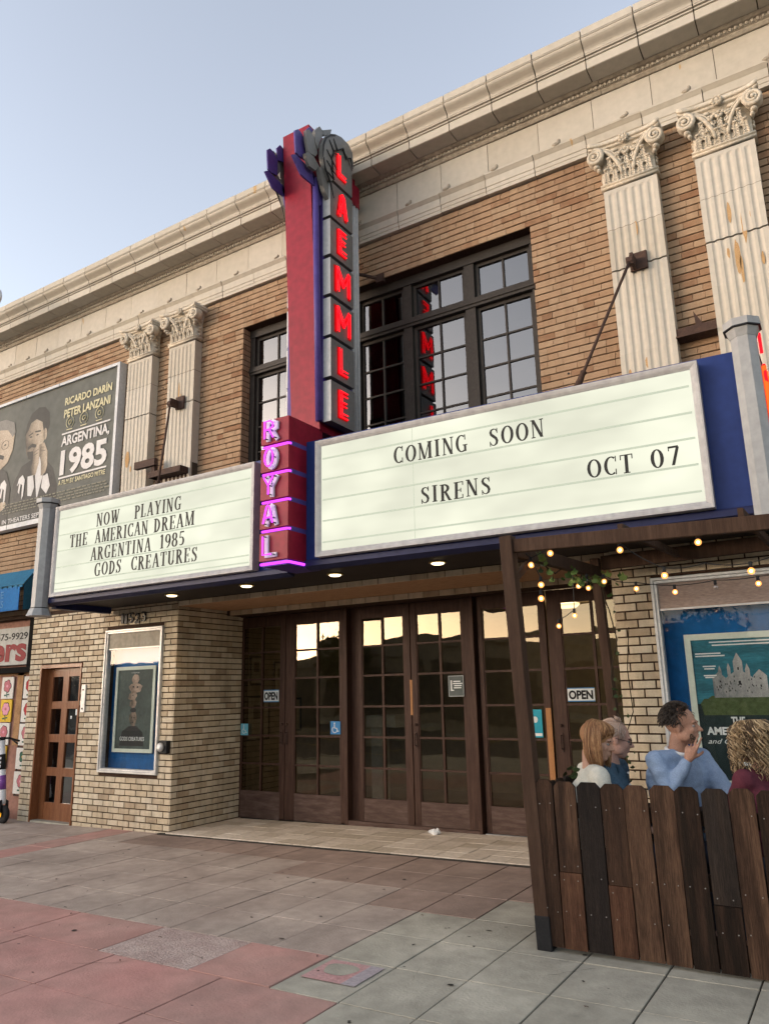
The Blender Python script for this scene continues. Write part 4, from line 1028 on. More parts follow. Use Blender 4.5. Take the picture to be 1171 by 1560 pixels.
# sign board
e = empty('shop_sign', (-11.3, .03, 2.12), 'white shop sign with a telephone number over thick red letters', 'sign')
b = MB(); b.box(-13.2,-10.565,.04,.12,2.12,2.68); b.build('board', surf('sign white', [(.30,.30,.28),(.36,.36,.33)], .5, 2, .6, streak=.15), e)
b = MB(); text_on(b, '575-9929', (-11.40,.038,2.495), XU, ZU, NY, .795, .105, .012); b.build('telephone_number', M['ink'], e)
b = MB(); text_on(b, 'ers', (-11.50,.038,2.165), XU, ZU, NY, .895, .27, .035); b.build('lettering', surf('sign red paint', [(.20,.012,.016)], .6), e)
# awning
aw = empty('blue_awning', (-11.5, 0, 2.9), 'blue cloth awning with pale lettering on its hanging front, far left', 'awning')
M['awn'] = surf('blue awning cloth', [(.02,.12,.22),(.03,.16,.28)], .75, 3, .8, .3, 200)
M['awn2'] = surf('bright blue awning front', [(.003,.10,.30),(.005,.14,.38)], .7, 3, .8, .2, 200)
b = MB(); b.mesh([(-14,-.02,3.54),(-10.42,-.02,3.54),(-10.26,-.32,3.27),(-14,-.32,3.27),(-14,-.02,3.52),(-10.42,-.02,3.52),(-10.26,-.32,3.255),(-14,-.32,3.255)],[(0,1,2,3),(7,6,5,4),(0,4,5,1),(1,5,6,2),(2,6,7,3)]); b.build('cloth', M['awn'], aw)
b = MB(); b.mesh([(-10.42,-.02,3.51),(-10.26,-.31,3.25),(-10.24,-.31,2.88),(-10.42,-.02,2.92)],[(0,1,2,3)]); b.mesh([(-10.43,-.02,3.51),(-10.27,-.31,3.25),(-10.25,-.31,2.88),(-10.43,-.02,2.92)],[(3,2,1,0)]); b.build('side', M['awn'], aw)
b = MB(); b.box(-14,-10.33,-.335,-.325,2.88,3.22); 
b.build('front_flap', M['awn2'], aw)
b = MB(); rr = random.Random(4); x = -14
while x < -10.3: b.box(x, x+.09, -.334, -.322, 3.21, 3.235+rr.uniform(0,.02)); x += .13
b.box(-10.40,-10.385,-.34,-.33,3.19,3.25); b.build('lacing', M['awn'], aw)
M['awntext'] = surf('pale awning print', [(.10,.24,.42)], .7)
b = MB(); text_on(b, 'VILLE', (-11.13,-.337,3.075), XU, ZU, NY, .42, .10, 0); b.build('lettering', M['awntext'], aw); b = MB(); text_on(b, 'URES', (-11.08,-.337,2.935), XU, ZU, NY, .38, .10, 0); b.build('lettering', M['awntext'], aw)
b = MB(); b.box(-14.5,-10.43,.14,.2,2.95,3.5); b.build('upper_board', M['black_metal'], shop)
# ------------------------------------------------------------------ serif letters for the marquee
T_, t_ = .155, .05
def el_path(cx, cy, rx, ry, a0, a1, n=16):
    P = []; W_ = []
    for i in range(n+1):
        a = rad(a0+(a1-a0)*i/n); P.append((cx+rx*math.cos(a), cy+ry*math.sin(a))); W_.append(t_+(T_-t_)*abs(math.cos(a))**1.3)
    return P, W_
def strip(P, W_):
    quads = []; L_ = []
    for i, p in enumerate(P):
        a = P[max(i-1, 0)]; c = P[min(i+1, len(P)-1)]; dx, dy = c[0]-a[0], c[1]-a[1]; l = math.hypot(dx, dy) or 1
        nx, ny = -dy/l, dx/l; w_ = (W_[i] if isinstance(W_, (list, tuple)) else W_)/2
        L_.append(((p[0]+nx*w_, p[1]+ny*w_), (p[0]-nx*w_, p[1]-ny*w_)))
    for i in range(len(L_)-1): quads.append([L_[i][0], L_[i][1], L_[i+1][1], L_[i+1][0]])
    return quads
def rct(x0, x1, y0, y1): return [[(x0,y0),(x1,y0),(x1,y1),(x0,y1)]]
def stem(x, y0=0, y1=1, w_=T_, s0=True, s1=True):
    q = rct(x-w_/2, x+w_/2, y0, y1); e = .075
    if s0: q += rct(x-w_/2-e, x+w_/2+e, y0, y0+.045)
    if s1: q += rct(x-w_/2-e, x+w_/2+e, y1-.045, y1)
    return q
def diag(x0, y0, x1, y1, w_):
    return [[(x0-w_/2,y0),(x0+w_/2,y0),(x1+w_/2,y1),(x1-w_/2,y1)]]
def arc(*a): return strip(*el_path(*a))
def srf(x, y, w_=.14): return rct(x-w_, x+w_, y, y+.045)
def G(ch):
    if ch == 'A': return diag(.10,0,.34,1,.06)+diag(.60,0,.36,1,T_)+rct(.18,.52,.30,.345)+srf(.10,0,.10)+srf(.61,0,.13), .74
    if ch == 'C': return arc(.36,.5,.27,.475,55,305,)+rct(.555,.60,.70,1.0)+rct(.555,.60,0,.30), .66
    if ch == 'D': return stem(.17)+arc(.20,.5,.37,.475,-90,90), .68
    if ch == 'E': return stem(.17)+rct(.2,.56,.955,1)+rct(.2,.56,0,.045)+rct(.2,.44,.48,.525)+rct(.525,.57,.78,1)+rct(.525,.57,0,.24)+rct(.41,.45,.38,.62), .64
    if ch == 'G': return arc(.36,.5,.27,.475,55,300)+stem(.565,.03,.42,.12,False,True)+rct(.555,.60,.70,1.0), .72
    if ch == 'H': return stem(.17)+stem(.57)+rct(.2,.55,.48,.525), .76
    if ch == 'I': return stem(.20), .40
    if ch == 'L': return stem(.17)+rct(.2,.55,0,.045)+rct(.51,.56,0,.27), .62
    if ch == 'M': return stem(.12,w_=.05)+stem(.76)+diag(.41,0,.14,1,.13)+diag(.43,0,.72,1,.05), .92
    if ch == 'N': return stem(.13,w_=.055,s1=False)+stem(.60,w_=.055,s0=False)+diag(.58,0,.15,1,.16)+srf(.12,.955,.10), .76
    if ch == 'O': return arc(.37,.5,.27,.475,0,360), .74
    if ch == '0': return arc(.30,.5,.21,.475,0,360), .62
    if ch == 'P': return stem(.17)+arc(.22,.74,.30,.235,-90,90), .60
    if ch == 'R': return stem(.17)+arc(.22,.75,.28,.225,-90,90)+diag(.60,0,.34,.52,T_)+srf(.62,0,.09), .72
    if ch == 'S':
        P = [(.50,.80),(.44,.93),(.32,.97),(.19,.92),(.14,.79),(.18,.66),(.31,.54),(.43,.43),(.49,.28),(.45,.12),(.32,.03),(.20,.06),(.11,.20)]
        return strip(P, [.05,.05,.05,.09,.13,.15,.16,.15,.14,.11,.05,.05,.05])+rct(.49,.53,.72,1.0)+rct(.08,.12,0,.28), .60
    if ch == 'T': return stem(.33,s1=False)+rct(.05,.61,.955,1)+rct(.03,.075,.74,1)+rct(.585,.63,.74,1), .66
    if ch == 'U': return stem(.17,.25,1,s0=False)+stem(.58,.25,1,.055,s0=False)+arc(.375,.29,.205,.26,180,360), .74
    if ch == 'W': return diag(.30,0,.12,1,T_)+diag(.34,0,.50,1,.05)+diag(.66,0,.48,1,T_)+diag(.70,0,.88,1,.05)+srf(.12,.955)+srf(.87,.955,.09)+srf(.49,.955,.12), 1.0
    if ch == 'Y': return stem(.36,0,.5,s1=False)+diag(.36,.45,.13,1,T_)+diag(.38,.45,.60,1,.055)+srf(.13,.955)+srf(.60,.955,.09), .72
    if ch == '1': return stem(.24,s1=False)+diag(.10,.84,.20,1,.08), .44
    if ch == '5': return rct(.14,.50,.90,1)+diag(.12,.52,.16,1,.05)+arc(.26,.31,.22,.28,110,-120), .58
    if ch == '7': return rct(.08,.52,.90,1)+rct(.08,.12,.76,1)+diag(.24,0,.49,.92,.13), .58
    if ch == '8': return arc(.30,.75,.18,.225,0,360)+arc(.30,.27,.21,.25,0,360), .60
    if ch == '9': return arc(.29,.69,.20,.285,0,360)+strip([(.49,.66),(.48,.40),(.40,.18),(.22,.02)],[.15,.14,.10,.05]), .58
    return [], .5
def marquee_text(parent, st, x0, x1, z, h, origin, ux, wide_gap=1.0):
    """separate hanging letters along unit vector ux from origin; x0..x1 measured along ux"""
    ux = Vector(ux); n = Vector((ux.y, -ux.x, 0))
    adv = []; x = 0
    for ch in st:
        if ch == ' ': x += .62*wide_gap; continue
        g, w_ = G(ch); adv.append((ch, x, g)); x += w_+.10; last = w_
    tot = x-.10; sx = (x1-x0)/tot
    for ch, xx, g in adv:
        b = MB(); s_ = sx
        lo = min(p[0] for q in g for p in q); yy = R.uniform(-.004,.004); tilt = R.gauss(0,.014)
        for q in g:
            b.prism([((p[0])*s_-p[1]*h*tilt, p[1]*h) for p in q], (0,0,0), ux, (0,0,1), n, .006)
        # thin clear carrier edge of the letter tile is left out; letters sit on the rails
        o = Vector(origin)+ux*(x0+xx*sx)+Vector((0,0,z+yy))+n*(.016+R.uniform(0,.002))
        child('letter', b.data('letter', M['letterblack']), parent, o)

# ------------------------------------------------------------------ marquee canopy
mq = empty('marquee', (-4.4, 0, 2.8), 'blue cinema marquee canopy projecting over the entrance, wrapped round two backlit boards', 'marquee')
ZF0, ZF1 = 2.785, 4.035
FL = ((-8.80,-.975),(-4.76,-.975)); FR = ((-4.40,-1.16),(-.50,-.965))
b = MB()
def vbox(b, p, q, z0, z1, t=.03, mi=0):
    d = Vector((q[0]-p[0], q[1]-p[1], 0)).normalized(); n = Vector((-d.y, d.x, 0))*t
    v = [(p[0],p[1]),(q[0],q[1]),(q[0]+n.x,q[1]+n.y),(p[0]+n.x,p[1]+n.y)]
    b.mesh([(a,c,z0) for a,c in v]+[(a,c,z1) for a,c in v], [(0,3,2,1),(4,5,6,7),(0,1,5,4),(1,2,6,5),(2,3,7,6),(3,0,4,7)], mi)
vbox(b, *FL, ZF0+.0, ZF1); vbox(b, *FR, ZF0, ZF1)
vbox(b, (-8.80,-.03), (-8.80,-.975), ZF0, ZF1); vbox(b, (-.365,-.93), (-.365,-.03), ZF0, ZF1)
b.build('fascia', M['blue'], mq, recalc=True)
b = MB()   # bevelled bottom lip
for p, q in (FL, FR):
    d = Vector((q[0]-p[0], q[1]-p[1], 0)).normalized(); n = Vector((-d.y, d.x, 0))
    pr = [(-.002,.0),(-.002,.06),(-.02,.06),(-.03,.045),(-.03,.0),(.05,-.03),(.09,-.03),(.09,.0)]
    k = len(pr); vs = []
    for e in (p, q):
        for a, z in pr: vs.append((e[0]+n.x*a, e[1]+n.y*a, ZF0-.002+z))
    b.mesh(vs, [(i,(i+1) % k,k+(i+1) % k,k+i) for i in range(k)]+[tuple(range(k))[::-1], tuple(range(k,2*k))])
b.build('bottom_lip', M['bluedark'], mq, recalc=True)
b = MB(); b.mesh([(-8.77,-.94,2.80),(-4.75,-.94,2.80),(-4.42,-1.12,2.80),(-.35,-.93,2.80),(-.35,-.004,2.80),(-8.77,-.004,2.80)]+[(-8.77,-.94,2.83),(-4.75,-.94,2.83),(-4.42,-1.12,2.83),(-.35,-.93,2.83),(-.35,-.004,2.83),(-8.77,-.004,2.83)],
   [(0,5,4,3,2,1),(6,7,8,9,10,11),(0,1,7,6),(1,2,8,7),(2,3,9,8),(3,4,10,9),(4,5,11,10),(5,0,6,11)]); b.build('soffit', M['soffit'], mq)
b = MB(); b.mesh([(-8.77,-.94,3.98),(-4.75,-.94,3.98),(-4.42,-1.12,3.98),(-.35,-.93,3.98),(-.35,-.03,3.98),(-8.77,-.03,3.98)],[(0,1,2,3,4,5)]); b.build('top_deck', M['bluedark'], mq)
# dark blue arm under the left end
b = MB(); b.box(-8.70,-8.60,-.90,-.06,2.72,2.80); b.build('bracket_arm', M['bluedark'], mq)
def octo(x, y, z0, z1, r, lab):
    b = MB(); b.lathe([(r,z0),(r,z1-.13),(r+.003,z1-.13),(r+.030,z1-.06)], (x,y,0), 8)
    p = b.build('corner_column', M['pylon'], mq, label=lab)
    b = MB(); b.lathe([(r+.034,z1-.06),(r+.042,z1-.055),(r+.042,z1),(r+.034,z1+.004)], (x,y,0), 8); b.build('cap', M['pylon'], p)
    b = MB(); b.lathe([(r+.032,z1-.068),(r+.044,z1-.066),(r+.044,z1-.056),(r+.034,z1-.054)], (x,y,0), 8); b.build('shadow_line', M['black_metal'], p)
    if x < -4:
        b = MB(); b.lathe([(r+.006,z0-.004),(r+.006,z0+.006)], (x,y,0), 8); b.build('shadow_line', M['black_metal'], p)
        b = MB(); b.lathe([(r+.05,z0-.10),(r+.010,z0-.006)], (x,y,0), 8); b.build('foot', M['pylon'], p)
octo(-8.72,-1.05,2.72,4.13,.105,'pale octagonal column at the left corner')
octo(-.43,-1.06,2.735,4.20,.092,'pale octagonal column at the right corner')
# lamps in the soffit
for x, y, side in ((-6.95,-.50,0),(-5.73,-.53,1),(-4.50,-.55,2),(-3.32,-.52,3)):
    e = empty('recessed_lamp', (x,y,2.80), ['round warm downlight under the canopy above the left brick pier','second warm downlight under the canopy, above the leftmost doors','third warm downlight under the canopy, right of the purple neon sign','rightmost warm downlight under the canopy, above the middle doors'][side], 'downlight', 'downlights in the canopy soffit')
    b = MB(); b.lathe([(.085,-.001),(.088,-.012),(.07,-.016),(.066,-.004)], (x,y,2.80), 20); b.build('trim', M['lampring'], e, smooth=True)
    b = MB(); b.lathe([(.064,-.0165),(.05,-.026),(.0,-.03)], (x,y,2.80), 16); b.build('lens', M['lampdisc'], e, smooth=True)
    l = bpy.data.lights.new('downlight', 'SPOT'); l.energy = 5.5; l.color = (1,.68,.36); l.spot_size = rad(120); l.spot_blend = .7; l.shadow_soft_size = .05
    lo = bpy.data.objects.new('downlight', l); link(lo, e); lo.location = (0,0,-.05)

# the two boards
def board(x0, y0, x1, y1, z0, z1, label, rails, seam):
    o = Vector((x0,y0,0)); ux = Vector((x1-x0,y1-y0,0)); L_ = ux.length; ux.normalize(); n = Vector((ux.y,-ux.x,0))
    e = empty('marquee_board', (x0,y0,z0), label, 'sign', 'backlit letter boards of the marquee')
    fw_ = .055; b = MB(); k = 6; prof = [(-.10,0),(0,0),(0,.012),(-.006,fw_*.6),(-.020,fw_),(-.10,fw_)]; vs = []
    for (cx, cz, sx, sz) in ((0,z0,1,1),(L_,z0,-1,1),(L_,z1,-1,-1),(0,z1,1,-1)):
        for d, q in prof: vs.append(tuple(o+ux*(cx+sx*q)+n*d+Vector((0,0,cz+sz*q))))
    fs = [(i*k+q, ((i+1) % 4)*k+q, ((i+1) % 4)*k+(q+1) % k, i*k+(q+1) % k) for i in range(4) for q in range(k)]
    b.mesh(vs, fs); b.build('frame', M['signframe'], e, recalc=True)
    def pb(b, a, c, d0, d1, za, zb):
        p = [o+ux*a+n*d0, o+ux*c+n*d0, o+ux*c+n*d1, o+ux*a+n*d1]
        b.mesh([(v.x,v.y,za) for v in p]+[(v.x,v.y,zb) for v in p], [(0,3,2,1),(4,5,6,7),(0,1,5,4),(1,2,6,5),(2,3,7,6),(3,0,4,7)])
    xs = [fw_]+seam+[L_-fw_]
    for i in range(len(xs)-1):
        b = MB(); pb(b, xs[i]+(.003 if i else 0), xs[i+1]-.0, -.03, -.04, z0+fw_, z1-fw_); b.build('face_panel', M['panel'], e)
    for s in seam:
        b = MB(); pb(b, s-.001, s+.004, -.028, -.031, z0+fw_, z1-fw_); b.build('seam', M['rail'], e)
    for z in rails:
        b = MB(); pb(b, fw_+.02, L_-fw_-.02, -.018, -.029, z-.007, z+.007); b.build('rail', M['rail'], e)
    return e, o, ux
eR, oR, uR = board(-4.228,-1.25,-.763,-1.087,2.845,3.985,'long white backlit marquee board right of the blade sign, reading COMING SOON and SIRENS', [2.98,3.185,3.39,3.59,3.80], [1.04])
eL, oL, uL = board(-8.51,-1.08,-5.155,-1.08,2.84,3.995,'white backlit marquee board on the left listing four lines of films now playing', [2.93,3.005,3.205,3.413,3.617,3.83], [])
def wx(e, x): return (x-e.x)
hL = .158
marquee_text(eL, 'NOW', -7.655+8.51, -7.236+8.51, 3.622, hL, oL, uL)
marquee_text(eL, 'PLAYING', -6.972+8.51, -6.205+8.51, 3.625, hL, oL, uL)
marquee_text(eL, 'THE', -8.14+8.51, -7.80+8.51, 3.418, hL, oL, uL)
marquee_text(eL, 'AMERICAN', -7.66+8.51, -6.72+8.51, 3.418, hL, oL, uL)
marquee_text(eL, 'DREAM', -6.63+8.51, -5.99+8.51, 3.42, hL, oL, uL)
marquee_text(eL, 'ARGENTINA', -7.72+8.51, -6.66+8.51, 3.212, hL, oL, uL)
marquee_text(eL, '1985', -6.52+8.51, -6.13+8.51, 3.214, hL, oL, uL)
marquee_text(eL, 'GODS', -7.63+8.51, -7.155+8.51, 3.012, hL, oL, uL)
marquee_text(eL, 'CREATURES', -6.98+8.51, -5.925+8.51, 3.014, hL, oL, uL)
hR = .155
marquee_text(eR, 'COMING', -3.355+4.228, -2.63+4.228, 3.598, hR, oR, uR)
marquee_text(eR, 'SOON', -2.44+4.228, -1.95+4.228, 3.598, hR, oR, uR)
marquee_text(eR, 'SIRENS', -3.10+4.228, -2.44+4.228, 3.192, hR*.95, oR, uR)
marquee_text(eR, 'OCT', -1.64+4.228, -1.285+4.228, 3.192, hR*.95, oR, uR)
marquee_text(eR, '07', -1.16+4.228, -.945+4.228, 3.192, hR*.95, oR, uR)
# neon on the end face, round the corner
e = empty('end_neon', (-.29,-.5,3.4), 'red and orange neon on the end face of the marquee at the right edge', 'neon sign')
b = MB(); b.box(-.362,-.352,-.90,-.05,2.9,3.95); b.build('backing', M['red'], e)
b = MB()
for k in range(5):
    y = -.90+.12*k; b.tube([(-.335,y-.02,3.02),(-.32,y+.01,3.3),(-.33,y-.04,3.55),(-.335,y+.02,3.9)], .016, 6)
b.build('tube', M['neonorange'], e, smooth=True)
b = MB(); b.tube([(-.33,-.92,3.36),(-.32,-.84,3.62),(-.33,-.92,3.80),(-.335,-.86,3.92)], .012, 6); b.build('tube', M['neonred'], e, smooth=True)
b = MB(); b.tube([(-.335,-.90,4.0),(-.335,-.90,4.16)], .012, 6); b.build('tube', M['neonred'], e, smooth=True)

# ------------------------------------------------------------------ ROYAL box sign on the prow
ry = empty('neon_box_sign', (-4.58,-1.2,2.83), 'small red box sign with five purple neon letters between the two marquee boards', 'sign')
X0, X1, Y0, Y1, Z0, Z1 = -4.745, -4.40, -1.44, -.90, 2.83, 4.235
gr = [3.965, 3.685, 3.405, 3.12]; gh = .045
b = MB(); zz = [Z1]+gr+[Z0]
lv = []
top = Z1
for g in gr+[None]:
    lo = (g+gh/2) if g else Z0
    b.box(X0, X1, Y0, Y1, lo, top); 
    if g: b.box(X0+.05, X1-.0, Y0+.05, Y1, g-gh/2, g+gh/2, 1); b.box(X1-.0005, X1, Y0+.34, Y1, g-gh/2, g+gh/2); top = g-gh/2
b.build('box', [M['red'], M['purple']], ry)
for g in gr:
    b = MB(); b.tube([(X0+.01,Y0+.02,g),(X1-.03,Y0+.02,g),(X1-.012,Y0+.035,g),(X1-.012,Y0+.30,g-.0)], .012, 6); b.build('neon_tube', M['neonmag'], ry, smooth=True)
b = MB(); b.box(X0+.02, X1-.02, Y0+.03, Y1, Z0-.05, Z0, 0); b.build('base', M['purple'], ry)
b = MB(); b.tube([(X0+.01,Y0+.01,Z0-.03),(X1-.01,Y0+.01,Z0-.03),(X1+.0,Y0+.03,Z0-.03),(X1+.0,Y1-.2,Z0-.03)], .013, 6); b.build('neon_tube', M['neonmag'], ry, smooth=True)
# strokes of the letters in a unit box
ST = {'R': [[(0,0),(0,1),(.55,1),(.9,.88),(.9,.62),(.55,.5),(0,.5)],[(.5,.5),(.95,0)]], 'O': [[(.5+.45*math.cos(a), .5+.5*math.sin(a)) for a in [rad(22.5*i) for i in range(17)]]],
 'Y': [[(0,1),(.5,.5),(.5,0)],[(1,1),(.5,.5)]], 'A': [[(0,0),(.35,.92),(.5,1),(.65,.92),(1,0)],[(.15,.32),(.85,.32)]], 'L': [[(0,1),(0,0),(.9,0)]], 'E': [[(.85,1),(0,1),(0,0),(.85,0)],[(0,.52),(.7,.52)]],
 'M': [[(0,0),(0,1),(.5,.35),(1,1),(1,0)]]}
segs = [(gr[0]+gh/2,Z1),(gr[1]+gh/2,gr[0]-gh/2),(gr[2]+gh/2,gr[1]-gh/2),(gr[3]+gh/2,gr[2]-gh/2),(Z0,gr[3]-gh/2)]
for ch, (za, zb) in zip('ROYAL', segs):
    h = .175; w_ = .115; x0 = -4.640; z0 = (za+zb)/2-h/2
    b = MB()
    for st in ST[ch]:
        P = [(x0+p[0]*w_, z0+p[1]*h) for p in st]
        for i in range(len(P)-1):
            dx, dz = P[i+1][0]-P[i][0], P[i+1][1]-P[i][1]; l = math.hypot(dx, dz) or 1; nx, nz = -dz/l*.021, dx/l*.021; ex, ez = dx/l*.018, dz/l*.018
            b.prism([(P[i][0]-ex+nx,P[i][1]-ez+nz),(P[i][0]-ex-nx,P[i][1]-ez-nz),(P[i+1][0]+ex-nx,P[i+1][1]+ez-nz),(P[i+1][0]+ex+nx,P[i+1][1]+ez+nz)], (0,Y0-.001-.0004*i,0), XU, ZU, NY, .022)
    lp = b.build('letter', M['letterwhite'], ry)
    b = MB()
    for st in ST[ch]:
        P = [(x0-.012+p[0]*w_, Y0-.062, z0+p[1]*h) for p in st]; b.tube(P, .009, 6)
    b.build('letter_tube', M['neonmag'], ry, smooth=True)
    for st in ST[ch]:
        for p in (st[0], st[-1]):
            b = MB(); b.tube([(x0+p[0]*w_, Y0-.02, z0+p[1]*h),(x0-.008+p[0]*w_, Y0-.058, z0+p[1]*h)], .006, 5); b.build('tube_mount', M['black_metal'], ry)

# ------------------------------------------------------------------ tall blade sign
bl = empty('blade_sign', (-4.57,-.7,4.2), 'tall red blade sign with seven glowing red letters on grey boxes and a feathered crest', 'sign')
XA, XB = -4.765, -4.40
zb_, zt_ = 4.22, 7.76
yf = lambda z: -.945-(z-4.22)/(7.76-4.22)*.20
b = MB(); vs = [(XA,yf(zb_),zb_),(XB,yf(zb_),zb_),(XB,-.24,zb_),(XA,-.24,zb_),(XA,yf(zt_),zt_),(XB,yf(zt_),zt_),(XB,-.24,zt_),(XA,-.24,zt_)]
b.mesh(vs, [(0,3,2,1),(4,5,6,7),(0,1,5,4),(1,2,6,5),(2,3,7,6),(3,0,4,7)]); b.build('body', M['red'], bl)
for s, xa in ((1, XB), (-1, XA)):
    b = MB(); a, c = sorted((xa, xa+s*.05)); b.box(a, c, -1.00+.04, -.30, 4.32, 7.25); b.build('side_panel', M['purple'], bl)
    b = MB()
    for y in (-.40,-.345,-.29): b.tube([(xa+s*.05,y,4.28),(xa+s*.05,y,7.17)], .022, 8)
    b.build('fluting', M['silver'], bl, smooth=True)
    if s == 1:
        b = MB(); b.tube([(xa+.03,-1.0,4.3),(xa+.03,-1.06,7.1)], .035, 8); b.build('corner_tube', M['purple'], bl, smooth=True)
bx = [(4.300,4.745),(4.79,5.22),(5.26,5.69),(5.735,6.16),(6.205,6.635),(6.675,7.105),(7.15,7.66)]
lets = 'ELMMEAL'
for s, xa in ((1, XB+.05), (-1, XA-.035)):
    for (z0, z1), ch in zip(bx, lets):
        th_ = .095 if s > 0 else .04; a, c = sorted((xa, xa+s*th_)); b = MB()
        yb0 = -.945 if z0 < 7.1 else -.90
        b.box(a, c, yb0, -.515, z0, z1)
        # front edge in silver
        bo = b.build('letter_box', M['grayleaf'], bl)
        b = MB(); b.box(a-.001, c+.001, yb0-.004, yb0, z0, z1); b.build('edge_strip', M['silver'], bo)
        hw = .075 if ch != 'M' else .125; h = .27 if z0 < 7.1 else .26; yc = -.735; zc = (z0+z1)/2 if z0 < 7.1 else 7.385
        xf = xa+s*th_
        b = MB(); bt = MB()
        for st in ST[ch]:
            P = [((p[0]-.5)*2*hw*s, (p[1]-.5)*h) for p in st]
            for i in range(len(P)-1):
                dx, dz = P[i+1][0]-P[i][0], P[i+1][1]-P[i][1]; l = math.hypot(dx, dz) or 1; r_ = .024; nx, nz = -dz/l*r_, dx/l*r_; ex, ez = dx/l*r_, dz/l*r_
                A = (P[i][0]-ex, P[i][1]-ez); C_ = (P[i+1][0]+ex, P[i+1][1]+ez)
                b.prism([(A[0]+nx,A[1]+nz),(A[0]-nx,A[1]-nz),(C_[0]-nx,C_[1]-nz),(C_[0]+nx,C_[1]+nz)], (xf+s*(.0005+.0004*i),yc,zc), (0,1,0), ZU, (s,0,0), .004)
                # channel side walls
                for q in (1, -1):
                    W1 = (A[0]+q*nx, A[1]+q*nz); W2 = (C_[0]+q*nx, C_[1]+q*nz)
                    bt.tube([(xf+s*.022, yc+W1[0]*.82, zc+W1[1]*.90),(xf+s*.022, yc+W2[0]*.82, zc+W2[1]*.90)], .0065, 5)
        lo_ = b.build('letter', M['letterred'], bl); bt.build('neon_tube', M['neonred'], lo_)
# feathered crest, both sides of the top
CREST = [('purple', 0, .02, [(-1.431,7.46),(-1.378,7.512),(-1.323,7.507),(-1.22,7.45),(-1.22,7.22),(-1.349,7.191),(-1.409,7.198),(-1.423,7.333)]),
 ('purple', 0, .02, [(-1.474,7.13),(-1.415,7.175),(-1.156,7.153),(-1.05,7.10),(-1.10,6.99),(-1.266,6.984),(-1.32,6.988)]),
 ('purple', 0, .02, [(-1.24,7.60),(-1.17,7.69),(-1.10,7.68),(-1.05,7.50),(-1.2,7.45)]),
 ('purple', 0, .02, [(-1.13,7.15),(-1.0,7.10),(-.93,6.90),(-.99,6.80),(-1.06,6.92)]),
 ('grayleaf', .05, .035, [(-1.323,7.507),(-1.268,7.556),(-1.198,7.53),(-1.142,7.44),(-1.121,7.354),(-1.156,7.291),(-1.281,7.266),(-1.316,7.408)]),
 ('grayleaf', .05, .035, [(-1.342,7.205),(-1.281,7.265),(-1.184,7.268),(-1.085,7.209),(-1.156,7.114),(-1.267,7.10)]),
 ('grayleaf', .055, .04, [(-1.184,7.595),(-1.092,7.717),(-1.026,7.692),(-1.041,7.62),(-1.099,7.499),(-1.121,7.404),(-1.17,7.46)]),
 ('grayleaf', .055, .04, [(-1.048,7.697),(-.87,7.834),(-.893,7.75),(-1.012,7.651)]),
 ('grayleaf', .06, .05, [(-1.12,7.17),(-1.06,7.20),(-.985,7.085),(-.913,6.95),(-.93,6.86),(-1.02,6.93),(-1.09,7.05)]),
 ('grayleaf', .09, .05, [(-1.099,7.459),(-1.056,7.57),(-.968,7.687),(-.863,7.756),(-.74,7.80),(-.60,7.80),(-.52,7.74),(-.50,7.60),(-.52,7.50),(-.60,7.60),(-.70,7.655),(-.80,7.60),(-.90,7.52),(-.95,7.40),(-.93,7.28),(-.88,7.20),(-.93,7.10),(-.985,7.085),(-1.057,7.178),(-1.099,7.289)])]
for s, xa in ((1, XB), (-1, XA)):
    for mt, d0, th, pts in CREST:
        if s < 0: d0 *= .5; th *= .8; pts = [(-1.16+(y_+1.16)*.82, 7.3+(z_-7.3)*.9) for y_, z_ in pts]
        b = MB(); b.prism(pts, (xa+s*(d0+.02),0,0), (0,1,0), ZU, (s,0,0), th); b.build('crest_leaf', M[mt], bl, recalc=True)
    # dark zigzag grooves and the rim
    b = MB(); xg = xa+s*.165
    for P in ([(-1.10,7.30),(-1.09,7.46),(-1.04,7.58),(-.95,7.68),(-.86,7.735)],[(-.90,7.67),(-.83,7.56),(-.72,7.66),(-.66,7.56),(-.57,7.63),(-.52,7.52)],[(-.98,7.60),(-.90,7.50),(-.83,7.56)],[(-1.03,7.44),(-.94,7.37),(-.90,7.48),(-.83,7.50)],[(-1.03,7.30),(-.92,7.24),(-.93,7.36),(-.84,7.30)],[(-1.06,7.17),(-.90,7.14),(-.95,7.24),(-.84,7.22)],[(-1.09,7.30),(-1.06,7.18),(-.97,7.07),(-.90,6.90)]):
        b.tube([(xg,y,z) for y, z in P], [.004]+[.011]*(len(P)-2)+[.004], 5)
    b.build('crest_groove', M['black_metal'], bl)
b = MB(); b.box(XB+.03, XB+.075, -.43, -.26, 7.17, 7.45); b.build('red_cap', M['red'], bl)
# roof bracket behind the blade
b = MB(); b.box(-4.66,-4.50,-.26,.0,7.3,7.4); b.box(-4.66,-4.50,-.26,.0,4.7,4.8); b.build('wall_bracket', M['rust'], bl)

